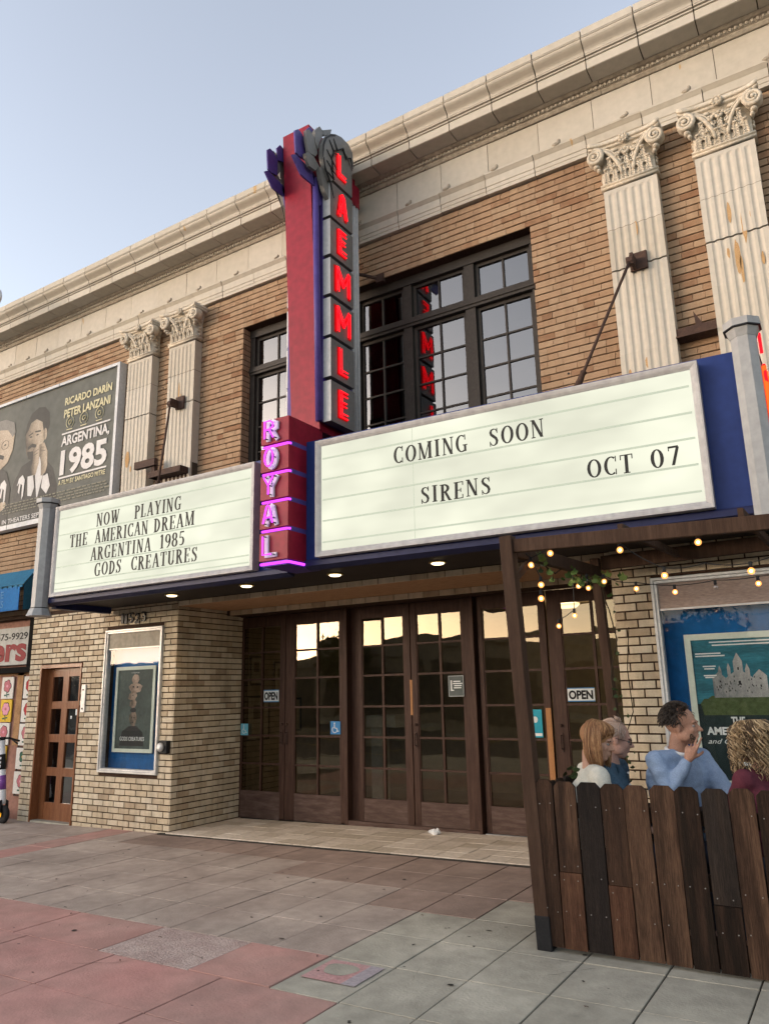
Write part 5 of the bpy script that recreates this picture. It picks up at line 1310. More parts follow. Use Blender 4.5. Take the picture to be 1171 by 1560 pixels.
# ------------------------------------------------------------------ tie rods and brackets
def rod(top, bot, label, plate=True):
    e = empty('tie_rod', top, label, 'tie rod', 'iron tie rods holding the marquee')
    t = Vector(top); q = Vector(bot); d = (q-t).normalized()
    b = MB(); b.cbox(t.x-.075, t.x+.085, -.162, -.136, t.z-.07, t.z+.11, .004); b.build('wall_plate', M['rust'], e)
    b = MB(); b.box(t.x-.045, t.x-.015, -.29, -.163, t.z-.06, t.z+.05); b.lathe([(.045,-.03),(.045,.03)], (t.x-.05,-.26,t.z-.02), 10, 'x'); b.build('clevis', M['rust'], e)
    s = Vector((t.x-.05,-.27,t.z-.02)); b = MB(); b.tube([s, s+(q-s)*.5, q], .014, 8); L_ = (q-s).length; dd = (q-s).normalized()
    b.tube([q-dd*.20, q-dd*.19, q-dd*.185, q-dd*.0], [.016,.030,.022,.034], 8); b.build('rod', M['rust'], e, smooth=True)
rod((-7.35,-.17,5.44), (-7.08,-.70,4.02), 'thin iron tie rod from the right pilaster of the left pair down to the marquee')
rod((-1.28,-.17,5.46), (-1.70,-1.03,4.0), 'long slanting iron tie rod from the right pilasters down to the marquee')
e = empty('beam_stub', (-7.7,-.3,4.6), 'short dark steel bar sticking out above the left marquee board by the pilasters', 'bracket')
b = MB(); b.box(-8.02,-7.62,-.30,-.24,4.60,4.70); b.box(-7.75,-7.15,-.28,-.135,4.44,4.52); b.box(-7.72,-7.66,-.26,-.20,4.44,4.66); b.build('bar', M['rust'], e)
b = MB(); b.box(-7.78,-7.2,-.13,-.0,4.35,4.47); b.build('block', M['rust'], e)
e = empty('beam_stub', (-.86,-.1,4.5), 'rusty steel angle between the two right pilasters, just above the marquee', 'bracket')
b = MB(); b.box(-1.03,-.69,-.12,-.0,4.62,4.72); b.box(-1.03,-.69,-.16,-.12,4.62,4.635); b.build('bar', M['rust'], e)
b = MB(); b.prism([(-.86,4.72),(-.80,4.72),(-.87,4.86)], (0,-.10,0), XU, ZU, NY, .012); b.build('fin', M['rust'], e)
e = empty('beam_stub', (-4.3,-.1,6.4), 'small dark bracket at the top left of the window beside the blade sign', 'bracket')
b = MB(); b.tube([(-4.62,-.24,6.48),(-4.25,-.02,6.36)], .02, 6); b.box(-4.26,-4.16,-.03,.02,6.30,6.40); b.build('bar', M['rust'], e)
# drilled holes / small plugs in the brick
b = MB()
for x, z in ((-1.86,4.71),(-2.07,4.60),(-7.0,4.98),(-6.72,5.08)): b.lathe([(.012,-.008),(.012,.01)], (x,0,z), 8, 'y')
b.build('anchor_hole', M['black_metal'], bld)

# ------------------------------------------------------------------ billboard on the upper wall
M['bb_bg'] = surf('printed canvas grey', [(.078,.086,.078),(.101,.108,.099)], .6, .8, .8, .12, 2.5)
M['bb_edge'] = surf('billboard aluminium', [(.42,.44,.46),(.52,.54,.56)], .4, 3, .5)
M['bb_cream'] = surf('printed cream', [(.50,.47,.30)], .55, 5, .3)
M['bb_white'] = surf('printed pale grey', [(.50,.50,.50),(.56,.56,.56)], .55, 5, .4)
M['bb_skin'] = surf('printed skin', [(.05,.045,.04),(.15,.125,.095),(.30,.25,.19),(.40,.34,.27),(.33,.28,.21)], .55, 5, 1, grad=(.85,.25,.75,-.42))
M['bb_hair'] = surf('printed hair', [(.032,.032,.029),(.056,.056,.050)], .55, 12, 1)
M['bb_hair2'] = surf('printed grey hair', [(.13,.13,.12),(.22,.215,.20)], .55, 12, 1)
M['bb_suit'] = surf('printed suit', [(.075,.08,.073),(.05,.052,.05),(.035,.036,.034),(.05,.052,.05)], .55, 2, 1, grad=(.5,.6,.4,-.25))
M['bb_dim'] = surf('printed faint text', [(.17,.17,.13)], .55, 5, .3)
bb = empty('billboard', (-10.6,-.1,4.3), 'grey film billboard with two men and a white title on the upper left wall', 'billboard')
X0, X1, Z0, Z1, Yb = -13.6, -8.66, 4.21, 6.42, -.10
b = MB(); b.box(X0, X1, Yb-.035, -.01, Z1-.045, Z1); b.box(X0, X1, Yb-.035, -.01, Z0, Z0+.075); b.box(X1-.055, X1, Yb-.035, -.01, Z0+.075, Z1-.045); b.box(X0, X0+.055, Yb-.035, -.01, Z0+.075, Z1-.045)
for x in (-10.09, -10.95): b.box(x-.004, x+.004, Yb-.037, Yb-.034, Z1-.05, Z1+.002, 1); b.box(x-.2-.004, x-.2+.004, Yb-.037, Yb-.034, Z0, Z0+.077, 1)
b.build('frame', [M['bb_edge'], M['black_metal']], bb)
b = MB(); b.box(X0+.05, X1-.05, Yb, -.02, Z0+.07, Z1-.04); b.build('canvas', M['bb_bg'], bb)
yl = [Yb-.001]
def P2(pts, mat, name):
    yl[0] -= .00025; b = MB(); b.poly([(x, yl[0], z) for x, z in pts]); return b.build(name, M[mat], bb)
def ov(cx, cz, rx, rz, a=0, n=20): 
    return [(cx+rx*math.cos(t)*math.cos(a)-rz*math.sin(t)*math.sin(a), cz+rx*math.cos(t)*math.sin(a)+rz*math.sin(t)*math.cos(a)) for t in [2*math.pi*i/n for i in range(n)]]
rr = random.Random(9)
# right hand figure, hands folded before the mouth
P2([(-11.25,4.33),(-9.98,4.33),(-9.99,4.75),(-10.12,5.05),(-10.35,5.25),(-10.60,5.32),(-10.95,5.22),(-11.15,4.95)], 'bb_suit', 'printed_coat')
P2([(-10.62,5.30),(-10.42,5.30),(-10.38,4.95),(-10.48,4.60),(-10.56,4.95)], 'bb_white', 'printed_shirt')
P2([(p[0], p[1]) for p in [(-10.92+.02,5.55),(-10.93,5.75),(-10.90,5.93),(-10.80,6.08),(-10.62,6.15),(-10.45,6.12),(-10.33,6.0),(-10.30,5.80),(-10.38,5.62),(-10.40,5.80),(-10.47,5.95),(-10.7,5.98),(-10.85,5.86)]], 'bb_hair', 'printed_hair')
P2([(-10.86,5.90),(-10.72,5.97),(-10.52,5.93),(-10.44,5.78),(-10.42,5.55),(-10.50,5.38),(-10.64,5.28),(-10.78,5.30),(-10.86,5.42),(-10.90,5.60),(-10.92,5.72)], 'bb_skin', 'printed_face')
P2(ov(-10.40,5.66,.045,.10,.1), 'bb_skin', 'printed_ear')
P2([(-10.95,5.72),(-10.88,5.92),(-10.76,6.02),(-10.60,6.06),(-10.44,5.98),(-10.40,5.78),(-10.45,5.72),(-10.50,5.88),(-10.66,5.96),(-10.80,5.92),(-10.86,5.80)], 'bb_hair', 'printed_hair')
for p in ([(-10.84,5.72),(-10.72,5.755),(-10.73,5.73),(-10.83,5.70)],[(-10.67,5.76),(-10.52,5.75),(-10.52,5.72),(-10.67,5.735)],ov(-10.77,5.68,.035,.012),ov(-10.60,5.685,.035,.012),[(-10.83,5.52),(-10.72,5.56),(-10.60,5.52),(-10.62,5.47),(-10.72,5.50),(-10.82,5.47)],[(-10.84,5.44),(-10.62,5.42),(-10.55,5.33),(-10.68,5.28),(-10.79,5.31)]): P2(p, 'bb_hair', 'printed_shadow')
P2([(-10.68,5.46),(-10.56,5.50),(-10.50,5.42),(-10.50,5.20),(-10.56,5.02),(-10.66,5.0),(-10.70,5.12),(-10.66,5.28)], 'bb_skin', 'printed_hand')
P2([(-10.52,5.50),(-10.40,5.52),(-10.30,5.36),(-10.27,5.12),(-10.33,4.97),(-10.42,4.98),(-10.44,5.18),(-10.50,5.34)], 'bb_skin', 'printed_hand')
for x0, z0, x1, z1 in ((-10.65,5.40,-10.53,5.44),(-10.65,5.35,-10.53,5.38),(-10.48,5.46,-10.38,5.44),(-10.47,5.41,-10.36,5.38)): P2([(x0,z0),(x1,z1),(x1,z1-.008),(x0,z0-.008)], 'bb_hair', 'printed_shadow')
P2([(-10.76,5.02),(-10.62,5.02),(-10.56,4.82),(-10.62,4.68),(-10.72,4.70)], 'bb_white', 'printed_cuff')
P2([(-10.36,5.0),(-10.24,4.98),(-10.16,4.78),(-10.24,4.66),(-10.38,4.78)], 'bb_white', 'printed_cuff')
P2(ov(-10.31,4.99,.05,.022,.3), 'bb_hair', 'printed_watch')
# left hand figure with glasses and moustache
P2([(-12.6,4.33),(-11.22,4.33),(-11.2,4.9),(-11.35,5.20),(-11.6,5.34),(-12.2,5.3)], 'bb_suit', 'printed_coat')
P2([(-11.75,5.36),(-11.55,5.26),(-11.35,5.36),(-11.24,5.55),(-11.22,5.80),(-11.30,6.0),(-11.6,6.05),(-11.9,6.0),(-12.0,5.6)], 'bb_skin', 'printed_face')
P2([(-11.99,5.9),(-11.7,5.98),(-11.42,5.93),(-11.27,5.78),(-11.20,5.85),(-11.26,6.03),(-11.50,6.13),(-11.8,6.14),(-12.05,6.05)], 'bb_hair2', 'printed_hair')
for c in (-11.78, -11.46):
    b = MB(); yl[0] -= .0003; b.tube([(p[0], yl[0], p[1]) for p in ov(c, 5.68, .10, .075)+[ov(c, 5.68, .10, .075)[0]]], .0035, 4); b.build('printed_glasses', M['bb_hair'], bb)
P2([(-11.80,5.50),(-11.62,5.55),(-11.46,5.49),(-11.48,5.43),(-11.62,5.47),(-11.78,5.43)], 'bb_hair', 'printed_shadow')
P2(ov(-11.78,5.68,.03,.012), 'bb_hair', 'printed_shadow'); P2(ov(-11.46,5.68,.03,.012), 'bb_hair', 'printed_shadow')
P2(ov(-11.42,4.62,.14,.075,.3), 'bb_skin', 'printed_hand')
for cx in (-11.42, -10.93):
    P2([(cx-.09,4.90),(cx-.05,5.02),(cx+.04,5.07),(cx+.11,4.98),(cx+.10,4.72),(cx+.06,4.66),(cx+.05,4.90),(cx+.01,4.93),(cx-.01,4.76),(cx-.05,4.80),(cx-.03,4.95)], 'bb_white', 'printed_shape')
y = yl[0]-.001
b = MB()
text_on(b, 'RICARDO DARÍN', (-9.94,y,6.02), XU, ZU, NY, 1.10, .155, .03, .001); b.build('lettering', M['bb_cream'], bb); b = MB(); text_on(b, 'PETER LANZANI', (-9.94,y,5.815), XU, ZU, NY, 1.08, .135, .03, .001); b.build('lettering', M['bb_cream'], bb); b = MB()
text_on(b, 'A FILM BY SANTIAGO MITRE', (-9.95,y,4.735), XU, ZU, NY, 1.08, .075, .012, .001)
b.build('lettering', M['bb_cream'], bb)
b = MB()
text_on(b, 'ARGENTINA,', (-9.955,y,5.325), XU, ZU, NY, 1.12, .19, .03, .001); b.build('lettering', M['bb_white'], bb); b = MB(); text_on(b, '1985', (-9.94,y,4.88), XU, ZU, NY, 1.08, .41, .035, .001); b.build('lettering', M['bb_white'], bb); b = MB()
b.box(-9.955,-8.83,y-.001,y,5.54,5.565); b.build('printed_line', M['bb_white'], bb); b = MB(); b.box(-9.955,-8.85,y-.001,y,4.835,4.86); b.build('printed_line', M['bb_white'], bb); b = MB()
text_on(b, 'IN THEATERS SEPTEMBER 30', (-11.33,y,4.315), XU, ZU, NY, 1.55, .075, .012, .001)
b.build('lettering', M['bb_white'], bb)
b = MB()
for cx in (-9.78, -9.45, -9.09):
    b = MB()
    for s in (-1, 1): b.tube([(cx+s*.09*math.cos(a), y, 5.72+.09*math.sin(a)) for a in [rad(-65+14*i) for i in range(11)]], .006, 3)
    b.tube([(cx+.035*math.cos(a), y, 5.72+.035*math.sin(a)) for a in [rad(30*i) for i in range(13)]], .008, 3); b.box(cx-.07, cx+.07, y-.001, y, 5.60, 5.612); b.build('printed_laurel', M['bb_cream'], bb, kind='stuff')
b = MB(); rr = random.Random(2)
for z in (4.62,4.575,4.53,4.485):
    x = -11.35
    while x < -8.85:
        l = rr.uniform(.03,.11); b.box(x, x+l, y-.0008, y, z, z+.018); x += l+rr.uniform(.015,.035)
b.build('small_print', M['bb_dim'], bb, kind='stuff')
# ------------------------------------------------------------------ pergola and fence of the patio
pg = empty('pergola', (-1.9,-1.95,0), 'dark wooden patio frame of posts and beams under the right end of the marquee', 'pergola')
def beam(p, q, w_, h, name='beam', mat='post_wood', c=.004, parent=pg, label=None):
    p = Vector(p); q = Vector(q); L_ = (q-p).length; d = (q-p).normalized()
    b = MB(); b.cbox(-w_/2, w_/2, -h/2, h/2, 0, L_, c)
    up_ = Vector((0,0,1)) if abs(d.z) < .8 else Vector((0,1,0))
    x = d.cross(up_).normalized() if abs(d.z) < .8 else Vector((1,0,0)); x = (x-d*x.dot(d)).normalized(); y = d.cross(x)
    b.v = [tuple(p+x*v[0]+y*v[1]+d*v[2]) for v in b.v]
    return b.build(name, M[mat], parent, recalc=True, label=label)
fp = beam((-1.862,-2.08,gz(-1.9)+.18),(-1.955,-2.08,2.615), .088, .088, 'post')
beam((-1.855,-2.08,gz(-1.9)-.0),(-1.862,-2.08,gz(-1.9)+.19), .094, .094, 'post_shoe', 'black_metal')
rp = beam((-1.80,-.30,.0),(-1.885,-.30,2.70), .075, .075, 'post')
beam((-1.91,-2.08,2.545),(.6,-2.08,2.47), .05, .09)
beam((-1.93,-2.03,2.53),(-1.86,-.34,2.57), .05, .10)
beam((-1.84,-.26,2.66),(.6,-.26,2.70), .05, .12)
for x in (-1.2,-.5,.15): beam((x,-2.05,2.58),(x,-.33,2.66), .035, .06)
beam((-1.93,-2.03,2.34),(-1.91,-1.75,2.50), .035, .05, 'brace')
M['nail'] = surf('dull nail head', [(.16,.145,.13),(.34,.32,.29)], .5, 40, 1)
fence = empty('picket_fence', (-1.2,-2.0,0), 'dark stained wooden patio fence of dog eared pickets in mixed browns', 'fence')
xs = [x_*.979-.0 for x_ in (-1.885,-1.768,-1.624,-1.474,-1.33,-1.185,-1.039,-.901,-.753,-.615,-.47,-.325,-.18,-.035,.11,.255)]
mats = ['fence1','fence1','fence3','fence1','fence1','fence1','fence1','fence3','fence1','fence1','fence1','fence2','fence1','fence3','fence1']
cuts = {1:.535, 3:.49, 7:.45, 11:.5}
low = {1:'fence2', 3:'fence2', 7:'fence1', 11:'fence1'}
rr = random.Random(12)
def picket(x0, x1, z0, z1, y, mat, ears, lab=None):
    x0 += .004; x1 -= .004; lean = rr.uniform(-.006,.006)-.012; t = .018; e = .028
    tp = [(x0,z1),(x1,z1)] if not ears else [(x0,z1-e),(x0+e,z1),(x1-e,z1),(x1,z1-e)]
    pts = [(x1,z0),(x0,z0)]+[(a+lean*(z1-z0), c) for a, c in tp]
    b = MB(); b.prism(pts, (0,y+rr.uniform(-.004,.004),0), XU, ZU, NY, t)
    p = b.build('picket', M[mat], fence, recalc=True, label=lab)
    return p
nb_ = MB()
for i in range(len(xs)-1):
    x0, x1 = xs[i], xs[i+1]; top = 1.043+rr.uniform(-.006,.008)
    if i == 0: top = 1.055
    zb = .112+gz(x0)*.08
    if i in cuts:
        picket(x0, x1, cuts[i]+.002, top, -2.1, mats[i], True); picket(x0, x1, zb, cuts[i]-.002, -2.1, low[i], False)
        zs = (cuts[i]+.03, cuts[i]-.035, top-.14, zb+.2)
    else:
        picket(x0, x1, zb, top, -2.1, mats[i], True); zs = (top-.14, .52, zb+.2)
    for z in zs:
        for xx in (x0+.03, x1-.03):
            if rr.random() < .6: nb_.lathe([(.0035,0),(.0035,-.003)], (xx+rr.uniform(-.008,.008)-.006*z, -2.1205, z+rr.uniform(-.01,.01)), 6, 'y')
nb_.build('nail_heads', M['nail'], fence, kind='stuff')
for z in (.20,.55,.88): beam((-1.80,-2.075,z),(.26,-2.075,z), .035, .085, 'rail', 'fence1', parent=fence)
# return of the fence beside the post, going back to the wall
for k in range(11):
    y = -2.02+.148*k
    b = MB(); b.prism([(y+.003,.115),(y+.142,.115),(y+.142,1.03-.028),(y+.114,1.03),(y+.031,1.03),(y+.003,1.03-.028)], (-1.80,0,0), (0,1,0), ZU, (-1,0,0), .018)
    b.build('picket', M[rr.choice(('fence1','fence1','fence3'))], fence, recalc=True)
b = MB(); b.box(-1.79,.3,-2.0,-.06,.04,.135)
o = b.build('patio_deck', [M['fence1'], M['walk_grey']], None); o['kind'] = 'structure'

# ------------------------------------------------------------------ festoon lights
fs_ = empty('festoon_lights', (-1.6,-1.9,2.5), 'round warm bulbs on a string looping along the front beam of the patio frame', 'string lights', 'festoon light strings')
fb_ = empty('festoon_lights', (-1.6,-.9,2.4), 'round warm bulbs strung deeper in the patio, across the wall and display case', 'string lights', 'festoon light strings')
def bulb(par, p, r=.021, lit=True):
    p = Vector(p); b = MB(); b.lathe([(.011,r+.034),(.011,r+.012),(.013,r+.008),(.010,r)], p, 8); s = b.build('socket', M['black_metal'], par)
    b = MB(); b.ell(p, (r,r,r), 12, 8)
    g = b.build('bulb', M['bulbglass'] if lit else M['clearbulb'], par, smooth=True)
    if lit: b = MB(); b.ell(p, (r*.42,r*.42,r*.42), 8, 6); b.build('filament', M['filament'], g, smooth=True)
M['bulbglass'] = glow('warm bulb glass', (1,.36,.09), .75)
nt_ = M['bulbglass'].node_tree; tr_ = nt_.nodes.new('ShaderNodeBsdfTransparent'); ad_ = nt_.nodes.new('ShaderNodeMixShader'); ad_.inputs[0].default_value = .55
em_ = [n for n in nt_.nodes if n.type == 'EMISSION'][0]; ou_ = [n for n in nt_.nodes if n.type == 'OUTPUT_MATERIAL'][0]
nt_.links.new(tr_.outputs[0], ad_.inputs[1]); nt_.links.new(em_.outputs[0], ad_.inputs[2]); nt_.links.new(ad_.outputs[0], ou_.inputs[0])
M['clearbulb'] = glass('clear bulb', (.85,.85,.85), .12, 1.5, .05)
A = [(-1.253,-1.9,2.468),(-.775,-1.9,2.461),(-.993,-1.9,2.275),(-.501,-1.9,2.254),(-1.722,-1.9,2.50),(-1.864,-1.9,2.434),(-1.803,-1.9,2.291),(-1.809,-1.9,2.198)]
Bk = [(-1.413,-.9,2.332),(-1.134,-.9,2.283),(-.568,-.9,2.294),(-1.653,-.9,2.411),(-1.782,-.9,2.37),(-1.86,-.9,2.393),(-1.911,-.9,2.162),(-2.046,-.9,2.088)]
for p in A: bulb(fs_, p)
for p in Bk: bulb(fb_, p, .020)
bulb(fb_, (-.85,-.9,2.292), .020, False); bulb(fb_, (-1.788,-.9,2.43), .022, False)
def cable(par, pts, sag=.03):
    P = []
    for i in range(len(pts)-1):
        a, c = Vector(pts[i]), Vector(pts[i+1])
        for k in range(8):
            q = k/8; P.append(a.lerp(c, q)-Vector((0,0,sag*4*q*(1-q)*(a-c).length*1.2)))
    P.append(Vector(pts[-1])); b = MB(); b.tube(P, .0035, 5); b.build('cable', M['black_metal'], par)
u_ = lambda p, d=.05: (p[0], p[1], p[2]+d)
cable(fs_, [(-1.98,-1.9,2.60), u_(A[5]), u_(A[6]), u_(A[7])], .01); cable(fs_, [u_(A[5]), u_(A[4],.04), (-1.5,-1.9,2.58), u_(A[0]), (-1.0,-1.9,2.56), u_(A[1]), (-.4,-1.9,2.56)], .02)
cable(fs_, [u_(A[0]), u_(A[2]), (-.75,-1.9,2.33), u_(A[3]), (-.1,-1.9,2.45)], .05)
cable(fb_, [(-1.86,-.34,2.52), u_(Bk[5]), u_(Bk[4]), u_(Bk[3]), (-1.55,-.9,2.40), u_(Bk[0]), u_(Bk[1]), (-.85,-.9,2.345), u_(Bk[2]), (.2,-.9,2.45)], .02)
cable(fb_, [(-1.90,-.9,2.50), u_(Bk[6]), u_(Bk[7])], .05)
for p, e_ in ((A[2], 2.2), (Bk[0], 4.0), (Bk[2], 3.0)):
    l = bpy.data.lights.new('festoon_glow', 'POINT'); l.energy = e_*.30; l.color = (1,.52,.22); l.shadow_soft_size = .008
    lo = bpy.data.objects.new('festoon_glow', l); link(lo, fb_); lo.location = Vector(p)-WORLD[fb_.name]

# ------------------------------------------------------------------ vine on the rear post and beam
M['leaf'] = surf('vine leaf', [(.05,.09,.02),(.09,.14,.035),(.15,.20,.05)], .55, 20, 1, .2, 60, objrand=1)
M['leafdark'] = surf('dark vine leaf', [(.02,.035,.012),(.04,.06,.02)], .6, 20, 1, .2, 60)
M['stemw'] = surf('vine stem', [(.03,.022,.014),(.05,.035,.02)], .8, 20, 1)
vine = empty('climbing_vine', (-1.77,-.25,.1), 'thin climbing vine with small leaves on the rear patio post and side beam', 'vine')
rr = random.Random(31)
def leaf(b, p, s, mi=0):
    a = rr.uniform(0,6.28); t = rr.uniform(-.6,.6); rot = Matrix.Rotation(a, 3, 'Z') @ Matrix.Rotation(t+1.2, 3, 'X')
    o = [(0,-.5,0),(.35,-.45,.05),(.55,0,.02),(.2,.12,.08),(.0,.6,.0),(-.2,.12,.08),(-.55,0,.02),(-.35,-.45,.05)]
    b.poly([Vector(p)+rot @ (Vector(v)*s) for v in o], mi)
P = []
z = .15
while z < 2.5: P.append((-1.775+.035*math.sin(z*7)-.02*(z/2.5)+rr.uniform(-.01,.01), -.345+.02*math.cos(z*9), z)); z += .08
b = MB(); b.tube(P, .006, 5)
b.tube([(-1.76,-.30,1.2),(-1.70,-.22,1.4),(-1.72,-.2,1.75),(-1.68,-.18,2.1)], .004, 5)
P3 = [(-1.90-.03*math.sin(i*.9), -1.7+.14*i, 2.50+.05*math.sin(i*1.7)) for i in range(11)]; b.tube(P3, .006, 5)
b.build('stem', M['stemw'], vine)
b = MB()
for p in P:
    if rr.random() < (.9 if p[2] < 1.7 else .45): 
        for k in range(rr.choice((1,2,2))): leaf(b, (p[0]+rr.uniform(.0,.08), p[1]-rr.uniform(.0,.03), p[2]+rr.uniform(-.03,.03)), rr.uniform(.025,.045), 1)
for c, n in (((-1.76,-1.86,2.53),7),((-1.85,-.95,2.47),9),((-1.78,-.95,2.44),9),((-1.70,-.80,2.43),6),((-1.62,-.62,2.42),5)):
    for k in range(n): leaf(b, (c[0]+rr.gauss(0,.045), c[1]+rr.gauss(0,.05), c[2]+rr.gauss(0,.04)), rr.uniform(.04,.07), 0)
for p in P3:
    for k in range(3): leaf(b, (p[0]+rr.gauss(0,.03), p[1]+rr.gauss(0,.04), p[2]+rr.gauss(0,.03)), rr.uniform(.03,.055), rr.choice((0,1,1)))
b.build('foliage', [M['leaf'], M['leafdark']], vine, kind='stuff')
# dark potted foliage tips behind the fence corner
e = empty('potted_shrub', (-1.72,-1.6,.1), 'dark leafy plant just showing over the fence beside the front post', 'plant')
b = MB()
for k in range(90): leaf(b, (-1.72+rr.gauss(0,.06), -1.65+rr.gauss(0,.06), rr.uniform(.75,1.10)), rr.uniform(.03,.055), 0)
b.build('foliage', M['leafdark'], e, kind='stuff')
b = MB(); b.lathe([(.09,0),(.12,.25),(.125,.26)], (-1.72,-1.65,.10), 12); b.tube([(-1.72,-1.65,.3),(-1.71,-1.64,.9)], .01, 5); b.build('pot', M['rust'], e)

# ------------------------------------------------------------------ little things on the ground
M['tissue'] = surf('tissue', [(.68,.68,.66),(.76,.76,.74)], .8, 20, .6)
e = empty('crumpled_tissue', (-4.28,.98,gz(-4.28)+.03), 'crumpled white tissue on the entrance tiles before the middle doors', 'tissue')
b = MB(); rr = random.Random(6); vs = []; b.ell((-4.28,.98,gz(-4.28)+.045), (.075,.05,.028), 14, 9)
b.v = [(x+.018*noise.noise(Vector((x*40,y*40,z*40))), y+.018*noise.noise(Vector((x*40+9,y*40,z*40))), z+.022*noise.noise(Vector((x*38,y*38+5,z*30)))) for x, y, z in b.v]
b.ell((-4.235,.97,gz(-4.28)+.065), (.02,.012,.03), 8, 6); b.build('paper', M['tissue'], e)
M['gum'] = surf('dark spot', [(.03,.027,.025),(.05,.045,.04)], .8, 30, 1)
rr = random.Random(77)
spots = [(-2.318,-1.906,.022),(-2.10,-2.86,.020),(-1.62,-2.10,.016),(-4.9,-3.1,.02),(-5.6,-3.3,.02),(-3.45,-2.62,.022),(-5.4,-1.6,.016),(-4.2,-1.3,.018),(-6.0,-2.0,.015),(-3.55,-.9,.018),(-5.2,-3.6,.03)]
for k in range(26): spots.append((rr.uniform(-7.5,-1.2), rr.uniform(-3.9,-.3), rr.uniform(.007,.015)))
for i, (x, y, r) in enumerate(spots):
    b = MB(); n = 9; a0 = rr.uniform(0,6); el_ = rr.uniform(.4,.9)
    pts = [(x+r*math.cos(a)*(1+rr.uniform(-.2,.2)), y+r*el_*math.sin(a)*(1+rr.uniform(-.2,.2))) for a in [2*math.pi*k/n+a0 for k in range(n)]]
    b.poly([(p[0],p[1],gz(p[0])+.0045) for p in pts]); b.poly([(p[0],p[1],gz(p[0])-.002) for p in pts][::-1])
    b.build('gum_spot', M['gum'], sidewalk)

rr = random.Random(5)
for (x, y, a, l) in ((-4.9,-2.3,.3,.35),(-3.3,-2.35,1.1,.3),(-5.9,-1.4,.2,.5),(-2.3,-3.0,2.0,.32),(-4.3,-3.55,.4,.6),(-1.7,-2.5,.9,.3),(-6.8,-2.2,.1,.4),(-3.6,-3.2,2.4,.25)):
    pts = [(x, y)]; 
    for k in range(9): a += rr.uniform(-.5,.5); pts.append((pts[-1][0]+l/9*math.cos(a), pts[-1][1]+l/9*math.sin(a)))
    b = MB(); w_ = [rr.uniform(.0008,.0022) for _ in pts]
    for i in range(len(pts)-1):
        (xa_, ya_), (xb_, yb2) = pts[i], pts[i+1]; b.poly([(xa_,ya_-w_[i],gz(xa_)+.0042),(xb_,yb2-w_[i+1],gz(xb_)+.0042),(xb_,yb2+w_[i+1],gz(xb_)+.0042),(xa_,ya_+w_[i],gz(xa_)+.0042)])
    b.build('crack', M['gum'], sidewalk)
for k in range(40):
    x, y = rr.uniform(-8.5,-1.3), rr.uniform(-3.9,-.25); s_ = rr.uniform(.008,.018); a = rr.uniform(0,6.28); c_, s2 = math.cos(a), math.sin(a)
    P_ = [(x+(u*c_-v*s2)*s_, y+(u*s2+v*c_)*s_) for u, v in ((-1,0),(-.3,.35),(.6,.25),(1.1,0),(.5,-.3),(-.4,-.3))]
    b = MB(); b.poly([(p[0],p[1],gz(p[0])+.005+.004*(i%2)) for i, p in enumerate(P_)]); b.build('dry_leaf', M['gum'] if k % 3 else M['rust'], sidewalk)

# ------------------------------------------------------------------ kick scooter cut by the left edge
sc = empty('electric_scooter', (-10.9,-.2,gz(-10.9)), 'white and purple electric kick scooter parked by the pier at the left edge', 'scooter')
M['scwhite'] = surf('scooter white', [(.58,.58,.58),(.64,.64,.64)], .35, 3, .3)
M['scpurple'] = surf('scooter purple', [(.16,.05,.22),(.20,.07,.28)], .35, 3, .3)
M['rubber'] = surf('rubber', [(.014,.014,.015),(.025,.025,.025)], .75, 20, 1)
M['amber'] = surf('amber reflector', [(.8,.42,.02)], .3, 3, .2, emis=(1,.5,.02), estr=.3)  # emission paints a glint into the reflector, which is no lamp
g0 = gz(-10.9)
wc = Vector((-10.405,-.22,g0+.125))
def wheel(c):
    b = MB(); b.lathe([(.07,-.028),(.10,-.03),(.118,-.018),(.123,0),(.118,.018),(.10,.03),(.07,.028)], c, 22, 'y'); w_ = b.build('wheel', M['rubber'], sc, smooth=True)
    b = MB(); b.lathe([(.0,-.03),(.07,-.026),(.07,.026),(0,.03)], c, 16, 'y'); b.lathe([(.025,-.045),(.025,.045)], c, 10, 'y'); b.build('rim', M['black_metal'], w_)
wheel(wc); wheel(wc+Vector((-.95,0,0)))
b = MB(); b.ell(wc+Vector((.01,-.05,.0)), (.014,.006,.034), 8, 6); b.build('reflector', M['amber'], sc, smooth=True)
tp = Vector((-10.585,-.22,g0+1.10)); mid = Vector((-10.445,-.22,g0+.32))
b = MB(); b.tube([wc+Vector((-.0,-.045,0)), wc+Vector((-.02,-.05,.16)), mid], .022, 8); b.tube([wc+Vector((0,.045,0)), wc+Vector((-.02,.05,.16)), mid], .022, 8); b.build('fork', M['black_metal'], sc, smooth=True)
b = MB(); b.tube([mid-Vector((0,0,.06)), mid, tp], [.045,.042,.036], 12); b.tube([mid+Vector((0,0,.0)), mid+Vector((-.12,0,-.12)), mid+Vector((-.2,0,-.19))], .04, 10); st = b.build('stem', M['scwhite'], sc, smooth=True)
d = (tp-mid)
b = MB(); b.tube([mid+d*.16, mid+d*.40], .0435, 12); b.build('purple_band', M['scpurple'], st, smooth=True)
b = MB(); b.tube([mid+d*.50, mid+d*.76], .0415, 12); b.build('black_label', M['rubber'], st, smooth=True)
b = MB(); q = mid+d*.54
for k, s_ in enumerate((.06,.045,.05)): b.box(q.x-.012, q.x+.014, q.y-.047, q.y-.040, q.z+.055*k, q.z+.055*k+s_*.6)
b.build('white_print', M['scwhite'], st)
